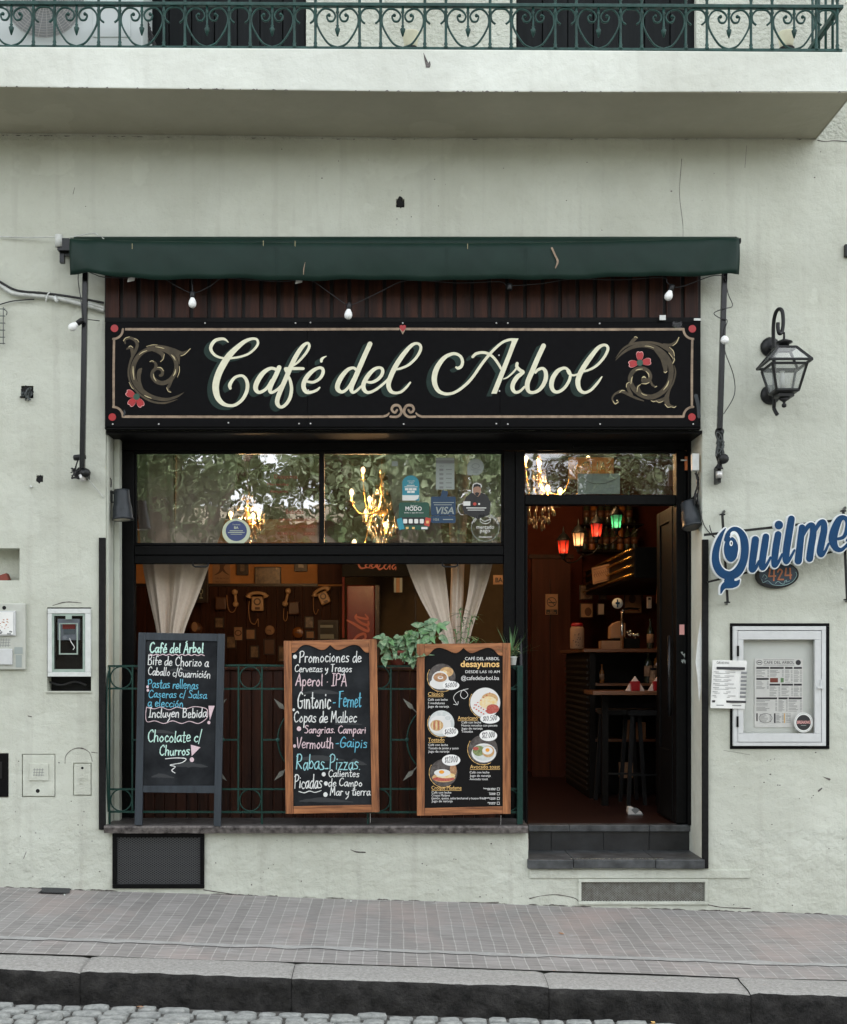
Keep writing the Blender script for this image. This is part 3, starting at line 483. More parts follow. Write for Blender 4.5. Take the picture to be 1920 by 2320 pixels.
# white undercoat patch on the right reveal corner
b = MB().m(M['white']); b.poly([(1588, 1400), (1582, 1440), (1576, 1500), (1580, 1530), (1584, 1590), (1589, 1560), (1590, 1450)], fn, .002); b.build('bare_patch', bld)
# corner guards
for x0, y0, x1, y1 in ((224, 1218, 239, 1880), (1592, 1222, 1606, 1968)):
    b = MB().m(M['strip']); b.pbox(x0, y0, x1, y1, -.022, .001); b.build('corner_strip', bld, bevel=.003)
# the left reveal's pale batten and pipes
b = MB().m(M['jamb']); b.pbox(258, 985, 271, 1868, .22, .30); b.pbox(240.5, 985, 246, 1880, .03, .10); b.build('jamb_batten', bld, bevel=.006)
b = MB().m(M['black']); b.pbox(1560, 975, 1572, 1870, .30, .42); b.build('jamb_batten', bld, bevel=.004)
# lintel soffit
b = MB().m(M['black']); z = P(0, 975).z; b.box(P(240, 0).x+.002, P(1592, 0).x-.002, .002, .40, z-.02, z-.002); b.build('lintel_soffit', bld)
# ---------------- shopfront: window
FY = .35
win = MB().m(M['black'])
win.pbox(262, 985, 1570, 1020, FY, FY+.09)
win.pbox(272, 1022, 304, 1866, FY+.002, FY+.08)
win.pbox(1142, 1022, 1168, 1866, FY-.004, FY+.08); win.pbox(1169, 1022, 1189, 1866, FY-.02, FY+.09)
win.pbox(724, 1022, 735, 1236, FY+.006, FY+.06)
win.pbox(305, 1237, 1141, 1257, FY-.004, FY+.06); win.pbox(305, 1258, 1141, 1277, FY+.008, FY+.07)
win.pbox(305, 1021, 1141, 1028, FY+.02, FY+.06); win.pbox(305, 1230, 1141, 1236, FY+.02, FY+.06)
win.pbox(305, 1029, 310, 1229, FY+.02, FY+.06); win.pbox(1136, 1029, 1141, 1229, FY+.02, FY+.06)
wo = win.build('shop_window', bld, bevel=.004)
for x0, x1 in ((311, 723), (736, 1135)):
    g_ = MB().m(M['glass']); a = P(x0, 1229, FY+.03); c = P(x1, 1029, FY+.03); g_.add([(a.x, FY+.03, a.z), (c.x, FY+.03, a.z), (c.x, FY+.03, c.z), (a.x, FY+.03, c.z)], [(0, 1, 2, 3)]); pane = g_.build('window_pane', wo)
fg = plane(FY+.025); b = MB().m(M['stF'])
for t, x, y, h, w in (('Desayunos', 622, 1084, 9, 52), ('Meriendas', 606, 1100, 6, 48), ('Almuerzo', 612, 1116, 6, 40), ('Bebidas', 648, 1164, 10, 40), ('AGUAS   LICUADOS', 632, 1180, 6, 84), ('GASEOSAS   CERVEZAS', 628, 1196, 6, 90), ('TE HELADO      JUGOS', 628, 1212, 6, 86)):
    b.text(t, x, y, h, fg, 0, x+w)
b.build('window_lettering', wo)
for x in (455, 1020):
    h_ = MB().m(M['blackm']); fn_ = plane(FY-.01); h_.tube([P(x-18, 1274, FY), P(x-17, 1281, FY-.02), P(x-12, 1284, FY-.025), P(x+12, 1284, FY-.025), P(x+17, 1281, FY-.02), P(x+18, 1274, FY)], .006, 6); h_.build('sash_handle', wo)
# boarded panel under the window
b = MB().m(M['wain']); x = 305
while x < 1140:
    w = random.uniform(22, 26); b.pbox(x, 1519, min(x+w-1.5, 1141), 1866, FY+.03+random.uniform(0, .004), FY+.06); x += w
b.pbox(303, 1512, 1142, 1518, FY+.015, FY+.07)
for m_ in (M['wain'],): pass
pb = b.build('boarded_panel', wo, bevel=.003); pb.data.materials[0] = M['slat']
# ---------------- shopfront: door and transom
b = MB().m(M['black']); b.pbox(1190, 1121, 1532, 1143, FY-.01, FY+.09); b.pbox(1533, 1021, 1556, 1866, FY-.004, FY+.10); b.pbox(1190, 1021, 1532, 1026, FY+.01, FY+.07); b.pbox(1300, 1008, 1490, 1014, FY-.02, FY)
b.pbox(1190, 1144, 1196, 1866, FY+.01, FY+.08); do = b.build('doorway', bld, bevel=.004)
a = P(1190, 1120, FY+.03); c = P(1532, 1027, FY+.03)
g_ = MB().m(M['gtrans']); g_.add([(a.x, FY+.03, a.z), (c.x, FY+.03, a.z), (c.x, FY+.03, c.z), (a.x, FY+.03, c.z)], [(0, 1, 2, 3)]); g_.build('transom_pane', do)
# open door leaf swung inward on the right
xl = P(1530, 0, FY+.1).x; z0 = P(0, 1861, FY+.1).z; z1 = P(0, 1146, FY+.1).z
b = MB().m(M['black']); b.box(xl-.02, xl+.02, FY+.11, FY+.20, z0, z1); b.box(xl-.02, xl+.02, FY+.50, FY+.60, z0, z1); b.box(xl-.019, xl+.019, FY+.20, FY+.50, z0, z0+.5); b.box(xl-.019, xl+.019, FY+.20, FY+.50, z1-.1, z1)
b.build('door_leaf', do, bevel=.004)
g_ = MB().m(M['black']); g_.box(xl-.008, xl+.008, FY+.199, FY+.501, z0+.498, z1-.099); g_.build('door_infill', do)
p0 = P(1517, 1440, FY); p1 = P(1517, 1622, FY); b = MB().m(M['pole']); b.tube([p0, p1], .014, 10); b.tube([p0+Vector((0, 0, -.05)), p0+Vector((.03, .12, -.05))], .008); b.tube([p1+Vector((0, 0, .05)), p1+Vector((.03, .12, .05))], .008); b.build('door_handle', do)
p0 = P(1181, 1440, FY-.05); p1 = P(1181, 1622, FY-.05); b = MB().m(M['pole']); b.tube([p0, p1], .014, 10); b.tube([p0+Vector((0, 0, -.05)), p0+Vector((0, .07, -.05))], .008); b.tube([p1+Vector((0, 0, .05)), p1+Vector((0, .07, .05))], .008); b.build('door_handle', do)
# steps
st = bld
b = MB().m(M['slate']); xa, xb = P(1197.5, 0).x, P(1591.5, 0).x; zt = P(0, 1868, .33).z
e = [1197.5, 1290, 1472, 1568]
for i in range(3): b.box((e[i]-VX)*K(.33)+.001, (e[i+1]-VX)*K(.33)-.001, .325, .42, P(0, 1884, .33).z, zt-.004)
b.build('top_step', st, bevel=.004)
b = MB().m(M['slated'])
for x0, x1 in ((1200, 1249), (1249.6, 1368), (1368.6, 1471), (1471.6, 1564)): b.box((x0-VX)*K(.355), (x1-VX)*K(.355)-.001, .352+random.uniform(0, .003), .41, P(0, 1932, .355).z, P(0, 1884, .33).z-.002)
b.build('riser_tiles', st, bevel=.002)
b = MB().m(M['slate']); zt = P(0, 1948, -.04).z
e = [1196, 1300, 1486, 1598]
for i in range(3): b.box((e[i]-VX)*K(-.04)+.001, (e[i+1]-VX)*K(-.04)-.001, -.04, .36, P(0, 1969, -.04).z+random.uniform(0, .004), zt+random.uniform(0, .003))
b.build('bottom_step', st, bevel=.006)
b = MB().m(M['cream'])
for i in range(34):
    x = 1296+i*6.2+random.uniform(-2, 2); X = (x-VX)*K(-.03); w = random.uniform(.006, .02); yv = -.036+random.uniform(0, .02)
    b.add([(X, yv, zt+.0045), (X+w, yv+.003, zt+.0045), (X+w*.8, yv+.008, zt+.0045), (X-.002, yv+.006, zt+.0045)], [(0, 1, 2, 3)])
b.build('paint_wear', st)
# sill
b = MB().m(M['silldk']); zt = P(0, 1871, -.05).z; zb = P(0, 1888, -.05).z
x0, x1 = (236-VX)*K(-.05), (1197-VX)*K(-.05); vs = []; N = 60
for i in range(N+1):
    x = x0+(x1-x0)*i/N; d = .003*noise.noise(Vector((x*6, 0, 0)))+.002*noise.noise(Vector((x*25, 0, 0)))
    vs += [(x, -.05+d, zb+d), (x, -.054+d, zt-.012), (x, -.046, zt), (x, .36, zt), (x, .36, zb)]
b.add(vs, [(5*i+k, 5*i+5+k, 5*i+5+(k+1) % 5, 5*i+(k+1) % 5) for i in range(N) for k in range(5)]+[(4, 3, 2, 1, 0), tuple(5*N+k for k in range(5))])
b.m(M['sill']); so = b.build('window_sill', bld)
so.data.materials.append(M['sill']) if M['sill'].name not in so.data.materials else None
for p in so.data.polygons:
    if abs(p.normal.z) > .8: p.material_index = list(so.data.materials).index(M['sill'])
# room
RX0, RX1, RY, RZ0, RZ1 = -3.0, 3.1, 4.6, P(0, 1866, .36).z-.012, 3.75
b = MB().m(M['plasto']); b.add([(RX0, RY, RZ0), (RX1, RY, RZ0), (RX1, RY, RZ1), (RX0, RY, RZ1)], [(3, 2, 1, 0)]); b.build('back_wall', bld)
b = MB().m(M['ired']); b.add([(RX0, .42, RZ0), (RX0, RY, RZ0), (RX0, RY, RZ1), (RX0, .42, RZ1)], [(0, 1, 2, 3)]); b.build('side_wall', bld)
b = MB().m(M['ired']); b.add([(RX1, .42, RZ0), (RX1, RY, RZ0), (RX1, RY, RZ1), (RX1, .42, RZ1)], [(0, 1, 2, 3)]); b.build('side_wall', bld)
b = MB().m(M['ceil']); b.add([(RX0, .42, RZ1), (RX1, .42, RZ1), (RX1, RY, RZ1), (RX0, RY, RZ1)], [(0, 1, 2, 3)])
for y in (1.2, 2.3, 3.4): b.box(RX0, RX1, y, y+.12, RZ1-.18, RZ1-.001)
b.build('ceiling', bld)
b = MB().m(M['dark'])
for x0, x1 in ((RX0, P(240, 0).x-.002), (P(1592, 0).x+.002, RX1)): b.add([(x0, .41, RZ0), (x1, .41, RZ0), (x1, .41, RZ1), (x0, .41, RZ1)], [(0, 1, 2, 3)])
zl = P(0, 975).z; b.add([(RX0, .411, zl), (RX1, .411, zl), (RX1, .411, RZ1), (RX0, .411, RZ1)], [(0, 1, 2, 3)]); b.build('inner_wall', bld)
b = MB().m(M['floor']); b.add([(RX0, .42, RZ0), (RX1, .42, RZ0), (RX1, RY, RZ0), (RX0, RY, RZ0)], [(0, 1, 2, 3)]); tag(b.build('floor'), kind='structure')
# upper door shutters behind the balcony
for x0, x1 in ((331, 693), (1171, 1577)):
    b = MB().m(M['shutter']); n = 7; w = (x1-x0)/n
    for i in range(n): b.pbox(x0+i*w+1, -590, x0+(i+1)*w-1, 139, .04+(.012 if i in (0, 3, 6) else .02), .09)
    b.build('shutter', bld, bevel=.004)
# ================================================================ balcony railing
YR = -.60
rl = thing('balcony_railing', 'green wrought iron balcony railing with heart scrolls and spear drops', 'railing', P(960, 112, YR))
def ry(px): return 8+8*px/1920, 106+9*px/1920
b = MB().m(M['teal']); a0, a1 = P(-900, ry(-900)[1], YR), P(1908, ry(1908)[1], YR); b.bar(a0, a1, .016); b.build('bottom_rail', rl)
b = MB().m(M['teal']); b.bar(P(-900, ry(-900)[0], YR), P(1910, ry(1910)[0]+1, YR), .022, .03); b.build('top_rail', rl, bevel=.003)
b = MB().m(M['teal']); b.bar(P(-900, ry(-900)[0], YR)+Vector((0, 0, .55)), P(1910, ry(1910)[0], YR)+Vector((0, 0, .55)), .03); b.build('hand_rail', rl)
barx = []
for i in range(-3, 13):
    c = 174+147.8*i; barx += [c-50, c+50]
def baluster(x):
    yt, yb = ry(x); p0 = P(x, yb, YR); p1 = P(x, yt, YR); p2 = p1+Vector((0, 0, .55)); q = MB().m(M['teal']); h = (p1-p0).length
    q.lathe([(.014, 0), (.014, .012), (.009, .02), (.0125, .03), (.0085, .042), (.0085, h-.05), (.013, h-.042), (.009, h-.03), (.009, h+.03), (.012, h+.04), (.008, h+.052), (.008, h+.54)], p0, (0, 0, 1), 8)
    q.build('baluster', rl)
for x in barx:
    if -200 < x < 1912: baluster(x)
for i in range(-2, 12):
    c = 174+147.8*i
    if c < -120 or c > 1860: continue
    yt, yb = ry(c); q = MB().m(M['teal']); fr = .0065; H = yb-yt
    for s_ in (-1, 1):
        pts = [(c, yb-2), (c+s_*22, yb-12), (c+s_*44, yt+H*.52), (c+s_*46, yt+H*.26), (c+s_*32, yt+9), (c+s_*14, yt+12), (c+s_*5, yt+24), (c+s_*10, yt+36), (c+s_*20, yt+36), (c+s_*24, yt+26), (c+s_*19, yt+22)]
        q.tube([P(x, y, YR) for x, y in pts], fr, 6, 5); q.ball(P(c+s_*19, yt+23, YR), .011, 6)
    q.build('heart_scroll', rl)
    q = MB().m(M['teal']); p = P(c, yt, YR); q.lathe([(.006, 0), (.009, -.04), (.012, -.045), (.007, -.055), (.0065, -.125), (.011, -.13), (.0065, -.138), (.017, -.15), (.013, -.168), (.004, -.195)], p, (0, 0, 1), 8); q.build('spear_drop', rl)
    q = MB().m(M['teal']); d = c+73.9
    if d < 1890:
        yt, yb = ry(d)
        for s_ in (-1, 1): q.tube([P(x, y, YR) for x, y in [(d, yt+7), (d+s_*12, yt+9), (d+s_*21, yt+20), (d+s_*20, yt+34), (d+s_*12, yt+42)]], fr, 6, 5)
        q.build('c_scroll', rl)
# the return to the wall on the right
q = MB().m(M['teal']); a = P(1903, ry(1903)[0], YR); z1 = a.z; zb_ = P(1903, ry(1903)[1], YR).z
q.bar(a, Vector((a.x, 0, z1)), .03); q.bar(Vector((a.x, YR, zb_)), Vector((a.x, 0, zb_)), .016); q.build('side_rail', rl)
for y in (-.48, -.36, -.24, -.12):
    q = MB().m(M['teal']); q.tube([(a.x, y, zb_), (a.x, y, z1+.5)], .0085, 7); q.build('baluster', rl)
# ---------------- things on the balcony
ac = thing('air_conditioner', 'white air conditioner unit with round fan grille on the balcony floor', 'air conditioner', P(150, 120, -.30))
b = MB().m(M['acw']); A = P(-60, 128, -.36); C = P(325, -170, -.36); b.box(A.x, C.x, -.36, -.06, A.z, C.z); b.build('casing', ac, bevel=.015)
b = MB().m(M['acw']); b.pbox(210, -150, 296, 84, -.366, -.358); b.build('side_panel', ac, bevel=.004)
b = MB().m(M['acg']); fc = plane(-.385); cx, cy = 101, -5
for r_ in range(12, 96, 6): b.tube([fc(cx+r_*math.cos(t*math.pi/20), cy+r_*math.sin(t*math.pi/20)) for t in range(41)], .0022, 4)
for t in range(28):
    aa = t*math.pi/14; b.tube([fc(cx+10*math.cos(aa), cy+10*math.sin(aa)), fc(cx+50*math.cos(aa+.12), cy+50*math.sin(aa+.12)), fc(cx+92*math.cos(aa+.16), cy+92*math.sin(aa+.16))], .002, 4)
b.build('fan_grille', ac)
b = MB().m(M['inkg']); b.disc(cx, cy, 90, 90, plane(-.3625)); b.build('fan_shroud', ac)
b = MB().m(M['cable'])
for i in range(7): b.tube([P(322, 40+i*4, -.2), P(338+i*3, 55+i*9, -.22), P(330+i*3, 75+i*4, -.18), P(350-i*2, 96, -.2)], .006, 6, 4)
tag(b.build('cable_bundle'), 'tangled black hoses beside the air conditioner on the balcony', 'hoses')
for x, lab in ((931, 'small white pot on the balcony floor between the two shuttered doors'), (1782, 'small white pot on the balcony floor near the right end of the railing')):
    t = thing('flower_pot', lab, 'pot', P(x, 112, -.3), 'white pots on the balcony floor'); b = MB().m(M['cream']); p = P(x, 104, -.3)
    b.lathe([(.03, -.02), (.042, .0), (.055, .075), (.058, .08), (.05, .08), (.045, .06)], p, (0, 0, 1), 16); b.build('pot', t); b = MB().m(M['dark']); b.lathe([(.05, -.05), (.052, -.02)], p, (0, 0, 1), 14); b.build('saucer', t)
# ================================================================ slat band, sign
sb = thing('slat_panel', 'row of dark brown vertical wooden slats between awning and sign', 'slat panel', P(913, 725, 0))
b = MB().m(M['slatb']); b.pbox(238, 560, 1588, 728, -.012, -.001); b.build('backing', sb)
b = MB(); x = 239
while x < 1585:
    b = MB().m(M['slat']); w = 31.5+random.uniform(-1, 1); b.pbox(x, 562, min(x+w, 1588), 726, -.034+random.uniform(-.002, .002), -.012); b.build('slat', sb, bevel=.005); x += w+8.2
SY = -.06
sg = thing('shop_sign', 'long black shop sign with cream script lettering and gold scrolls', 'sign', P(913, 967, SY))
b = MB().m(M['sign'])
for x0, x1 in ((238, 696.5), (697, 1133), (1133.5, 1588)): b.pbox(x0, 730, x1, 967, SY, SY+.03)
b.build('sign_board', sg, bevel=.002)
b = MB().m(M['black']); b.pbox(238, 719, 1588, 729.5, SY+.004, 0); b.pbox(238, 967.5, 1588, 972, SY+.012, 0)
b.build('board_edge', sg)
fs_ = plane(SY)
O1, O2, O3, O4 = (460, 750), (740, 750), (960, 750), (1120, 750); sc_ = 300/1738
LET = [(O1, s_) for s_ in (
 [(335, 148, 10), (290, 110, 30), (235, 105, 38), (165, 125, 44), (118, 180, 46), (106, 240, 42), (140, 300, 36), (200, 340, 30), (290, 360, 28), (400, 355, 28), (510, 335, 28), (610, 295, 30), (690, 225, 32), (725, 160, 32), (705, 110, 32), (640, 105, 36), (550, 140, 50), (450, 220, 65), (350, 320, 80), (270, 440, 88), (210, 560, 88), (175, 680, 88), (172, 780, 84), (200, 880, 72), (260, 950, 55), (340, 980, 40), (430, 970, 40), (520, 900, 44), (575, 800, 48), (588, 710, 48), (570, 640, 44), (530, 595, 36), (480, 590, 34), (420, 615, 38), (375, 670, 44), (355, 715, 48), (362, 755, 36)],
 [(962, 505, 40), (900, 490, 40), (830, 520, 52), (760, 590, 64), (705, 690, 66), (695, 760, 60), (730, 805, 44), (790, 790, 40), (850, 740, 40), (905, 650, 40)],
 [(1003, 480, 60), (960, 580, 60), (905, 690, 60), (882, 760, 58), (890, 805, 40), (930, 800, 36), (990, 760, 34), (1030, 715, 30)],
 [(1190, 458, 20), (1260, 400, 30), (1340, 310, 34), (1390, 230, 36), (1395, 178, 34), (1365, 162, 34), (1310, 205, 50), (1240, 305, 58), (1170, 440, 62), (1110, 580, 62), (1040, 740, 60), (985, 880, 60), (980, 955, 56), (1020, 1000, 40), (1080, 975, 42), (1140, 890, 46), (1165, 770, 44), (1150, 660, 40), (1120, 590, 34)],
 [(1085, 495, 40), (1200, 493, 40), (1318, 493, 38)], [(1082, 500, 36), (1095, 530, 34), (1112, 555, 30)],
 [(1370, 665, 30), (1450, 672, 36), (1530, 630, 40), (1575, 560, 44), (1575, 503, 42), (1530, 484, 38), (1450, 520, 50), (1370, 600, 60), (1325, 690, 60), (1330, 760, 58), (1370, 805, 48), (1440, 800, 36), (1500, 775, 34), (1533, 744, 22)],
 [(1556, 398, 36), (1560, 374, 38), (1585, 350, 26), (1622, 332, 8)])]
LET += [(O2, s_) for s_ in (
 [(395, 510, 40), (350, 485, 36), (280, 510, 48), (200, 600, 62), (150, 700, 64), (150, 765, 60), (195, 800, 44), (250, 780, 38), (310, 710, 36), (350, 630, 34)],
 [(573, 170, 62), (500, 330, 64), (420, 515, 64), (350, 680, 62), (327, 760, 56), (345, 805, 40), (390, 790, 34), (455, 730, 30)],
 [(520, 665, 30), (590, 675, 36), (670, 640, 42), (730, 570, 44), (735, 505, 42), (690, 482, 36), (620, 510, 48), (545, 590, 58), (490, 690, 58), (490, 760, 56), (530, 805, 42), (590, 800, 36), (680, 750, 34), (780, 665, 32), (815, 625, 26)],
 [(910, 505, 28), (980, 490, 30), (1080, 445, 34), (1180, 350, 36), (1235, 250, 38), (1230, 188, 36), (1180, 164, 34), (1110, 197, 46), (1010, 310, 60), (910, 460, 64), (840, 610, 64), (815, 710, 60), (840, 785, 52), (900, 815, 36), (980, 800, 34), (1050, 740, 32), (1100, 678, 24)])]
LET += [(O3, s_) for s_ in (
 [(428, 478, 26), (455, 488, 40), (495, 465, 42), (512, 405, 40), (490, 340, 38), (430, 302, 38), (360, 305, 42), (270, 355, 54), (190, 460, 66), (148, 570, 70), (145, 680, 66), (190, 780, 52), (270, 823, 40), (360, 822, 36), (450, 785, 36), (560, 700, 38), (650, 600, 38), (740, 470, 38), (830, 350, 38), (930, 240, 36), (1030, 155, 34), (1120, 118, 34), (1200, 112, 30)],
 [(645, 340, 36), (690, 300, 38), (770, 283, 36), (850, 300, 36), (920, 350, 34), (980, 430, 34), (1020, 500, 30)],
 [(1048, 630, 12), (1100, 610, 20), (1170, 550, 24), (1222, 490, 26)], [(1228, 427, 40), (1225, 470, 42), (1262, 512, 44), (1305, 540, 44), (1280, 565, 50), (1230, 605, 58), (1180, 680, 58), (1167, 750, 54), (1200, 803, 42), (1260, 795, 34), (1325, 735, 30)],
 [(1575, 195, 62), (1500, 355, 64), (1430, 520, 66), (1370, 660, 64), (1362, 740, 60), (1385, 796, 44), (1440, 808, 40), (1510, 780, 44), (1570, 710, 52), (1605, 620, 56), (1600, 533, 50), (1560, 492, 38), (1500, 512, 36), (1468, 548, 28)])]
LET += [(O4, s_) for s_ in (
 [(970, 515, 30), (945, 492, 36), (900, 490, 40), (830, 530, 54), (770, 620, 62), (752, 715, 60), (780, 785, 48), (840, 800, 40), (920, 750, 40), (980, 660, 40), (1000, 580, 36), (985, 530, 34), (960, 500, 30)],
 [(960, 510, 36), (985, 560, 36), (1030, 582, 28), (1080, 575, 26), (1115, 555, 22)],
 [(1185, 530, 28), (1260, 505, 30), (1350, 450, 34), (1440, 350, 36), (1490, 250, 38), (1480, 198, 36), (1430, 187, 36), (1360, 227, 50), (1260, 350, 62), (1160, 500, 66), (1105, 620, 66), (1100, 710, 62), (1130, 782, 50), (1190, 810, 38), (1270, 775, 34), (1350, 690, 34), (1413, 603, 16)])]
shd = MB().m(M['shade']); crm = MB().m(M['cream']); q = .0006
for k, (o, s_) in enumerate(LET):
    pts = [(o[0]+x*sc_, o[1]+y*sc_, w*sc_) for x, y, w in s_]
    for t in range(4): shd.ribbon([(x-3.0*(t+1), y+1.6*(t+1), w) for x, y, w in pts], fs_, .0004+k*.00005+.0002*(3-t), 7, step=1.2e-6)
    crm.ribbon(pts, fs_, .0024+(k % 4)*.0004, 8, step=1e-5)
a0 = [(O3[0]+x*sc_, O3[1]+y*sc_) for x, y in ((1150, 100), (1247, 99), (1212, 175), (960, 824), (888, 824), (1105, 290), (1155, 150))]
crm.poly(a0, fs_, .0046); shd.prism([(x-11, y+6) for x, y in a0], fs_, .0005, .0004)
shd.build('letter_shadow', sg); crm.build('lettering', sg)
b = MB().m(M['line'])        # border line with notched corners, made of brush strokes
B = (257, 746, 1571, 944); c_ = 17
for p_ in ([(284, B[1], 5.5), (600, B[1]+.4, 5.8), (905, B[1]-.6, 5.5)], [(920, B[1]-.6, 5.5), (1250, B[1]+.6, 5.8), (1551, B[1], 5.5)], [(280, B[3], 5.5), (600, B[3]+.5, 5.6), (868, B[3], 5.2)], [(956, B[3], 5.2), (1250, B[3], 5.6), (1548, B[3], 5.5)],
           [(259, 767, 5), (258, 840, 5.4), (258, 922, 5)], [(1569, 766, 5), (1568, 840, 5.4), (1568, 924, 5)]): b.ribbon(p_, fs_, .0006, 8, caps=False)
for cx, cy, a_ in ((257, 746, 0), (1571, 746, 90), (1571, 944, 180), (257, 944, 270)):
    b.ribbon([(cx+22*math.cos(R(a_+t*15)), cy+22*math.sin(R(a_+t*15)), 5) for t in range(-0, 7)], fs_, .0011, 4)
b.ribbon([(868, 944, 5), (877, 941, 5), (882, 936, 3)], fs_, .0013); b.ribbon([(956, 944, 5), (948, 941, 5), (943, 936, 3)], fs_, .0013)
for s_ in (-1, 1):
    C0 = 913
    b.ribbon([(C0+s_*28, 944, 5), (C0+s_*12, 944, 5.5), (C0+s_*3, 934, 6), (C0+s_*8, 920, 6), (C0+s_*20, 919, 6), (C0+s_*25, 928, 5.5), (C0+s_*18, 935, 5), (C0+s_*13, 929, 5)], fs_, .0016, 6)
b.poly([(905, 744), (921, 744), (913, 758)], fs_, .0014); b.build('border', sg)
for x, y, r_ in ((260, 744, 8.5), (255, 945, 8.5), (1569, 745, 8.5), (1568, 945, 8.5)): b = MB().m(M['red']); b.disc(x, y, r_, r_, fs_, .0016); b.build('red_dot', sg)
b = MB().m(M['red'])
b.poly([(913, 752), (906, 744), (906, 738), (910, 736), (913, 738), (916, 736), (920, 738), (920, 744)], fs_, .0018); b.build('red_heart', sg)
def petal(cx, cy, ang, L, m_):
    pts = []
    for k in range(24):
        t = 2*math.pi*k/24; x = .5*L*(1-math.cos(t)); y = .42*L*math.sin(t)*(0.55+.45*x/L); x -= .13*L*math.exp(-(y/(.12*L))**2) if x > .8*L else 0
        pts.append((cx+x*math.cos(ang)-y*math.sin(ang), cy+x*math.sin(ang)+y*math.cos(ang)))
    b.poly(pts, fs_, m_)
for cx, cy, angs in ((310, 899, (205, 55+75, 60)), (1450, 822, (270, 180-8, -8))):
    b = MB().m(M['red']); edge = MB().m(M['pink'])
    for an in angs:
        petal(cx+3*math.cos(R(an)), cy+3*math.sin(R(an)), R(an), 23, .0022); bb = b; b = edge; petal(cx+3*math.cos(R(an)), cy+3*math.sin(R(an)), R(an), 24.5, .0017); b = bb
    fo_ = b.build('red_flower', sg); edge.build('petal_edge', fo_)
    b = MB().m(M['greenp']); b.disc(cx, cy, 7.3, 7.3, fs_, .0028); b.build('flower_centre', fo_)
def orn(o, k, paths, lights):
    b = MB().m(M['goldd']); hl = MB().m(M['goldl'])
    for i, s_ in enumerate(paths): b.ribbon([(o[0]+x*k, o[1]+y*k, w*k) for x, y, w in s_], fs_, .0006+i*.00012, 7, step=3e-6)
    for i, s_ in enumerate(lights): hl.ribbon([(o[0]+x*k, o[1]+y*k, w*k) for x, y, w in s_], fs_, .0030, 6, step=1e-6)
    b.build('scroll', sg); hl.build('scroll_highlight', sg)
orn((270, 745), 200/1738, [
 [(1275, 1255, 8), (1150, 1330, 40), (950, 1390, 60), (750, 1370, 75), (560, 1300, 90), (400, 1170, 100), (300, 1010, 100), (270, 850, 95), (300, 680, 90), (390, 530, 85), (520, 430, 80), (680, 395, 80), (850, 400, 85), (1000, 470, 85), (1100, 600, 80), (1130, 750, 80), (1090, 900, 80), (990, 1020, 85), (850, 1070, 85), (720, 1020, 85), (655, 920, 75), (680, 820, 60), (770, 780, 55), (850, 820, 60), (850, 900, 60), (810, 920, 50)],
 [(1150, 1390, 12), (900, 1460, 36), (650, 1430, 40), (420, 1300, 40), (250, 1100, 36), (190, 900, 40), (210, 700, 40), (260, 560, 50), (330, 420, 60), (360, 300, 60), (300, 210, 60), (200, 180, 50), (120, 220, 44), (125, 285, 30)],
 [(260, 560, 40), (260, 440, 60), (235, 365, 70), (150, 400, 20)], [(560, 370, 30), (720, 330, 34), (900, 360, 50), (1080, 430, 90), (1250, 480, 60), (1400, 400, 14)], [(1120, 460, 100), (1170, 560, 60), (1185, 690, 16)],
 [(640, 420, 30), (760, 450, 60), (850, 500, 80), (865, 590, 40), (820, 645, 14)], [(700, 820, 50), (730, 720, 60), (700, 660, 40), (620, 645, 12)], [(500, 1250, 20), (420, 1080, 50), (390, 940, 80), (410, 830, 80), (440, 790, 40)], [(1090, 900, 20), (1000, 1100, 60), (960, 1180, 50), (1020, 1250, 14)]],
 [[(280, 740, 8), (282, 860, 22), (300, 1000, 8)], [(400, 510, 8), (470, 460, 18), (555, 430, 8)], [(500, 1310, 8), (560, 1340, 18), (640, 1370, 8)], [(720, 355, 8), (820, 370, 16), (890, 390, 8)], [(1030, 510, 8), (1080, 560, 24), (1110, 620, 8)], [(1070, 930, 8), (1105, 870, 24), (1118, 800, 8)], [(680, 890, 8), (695, 970, 18), (735, 1030, 8)], [(1220, 535, 12), (1300, 500, 14), (1405, 395, 14)], [(90, 240, 14), (130, 185, 16), (210, 160, 10)], [(300, 195, 10), (360, 215, 12), (395, 265, 8)], [(610, 650, 12), (650, 630, 14), (690, 645, 10)], [(820, 648, 12), (870, 600, 12), (895, 500, 10)], [(940, 1160, 10), (970, 1230, 12), (1025, 1250, 12)], [(1190, 740, 10), (1190, 850, 12), (1150, 960, 6)], [(195, 360, 12), (230, 340, 14), (275, 370, 10)], [(200, 1050, 6), (250, 1150, 12), (290, 1190, 6)], [(540, 350, 6), (660, 318, 12), (760, 320, 6)], [(760, 760, 10), (830, 770, 18), (880, 830, 10)]])
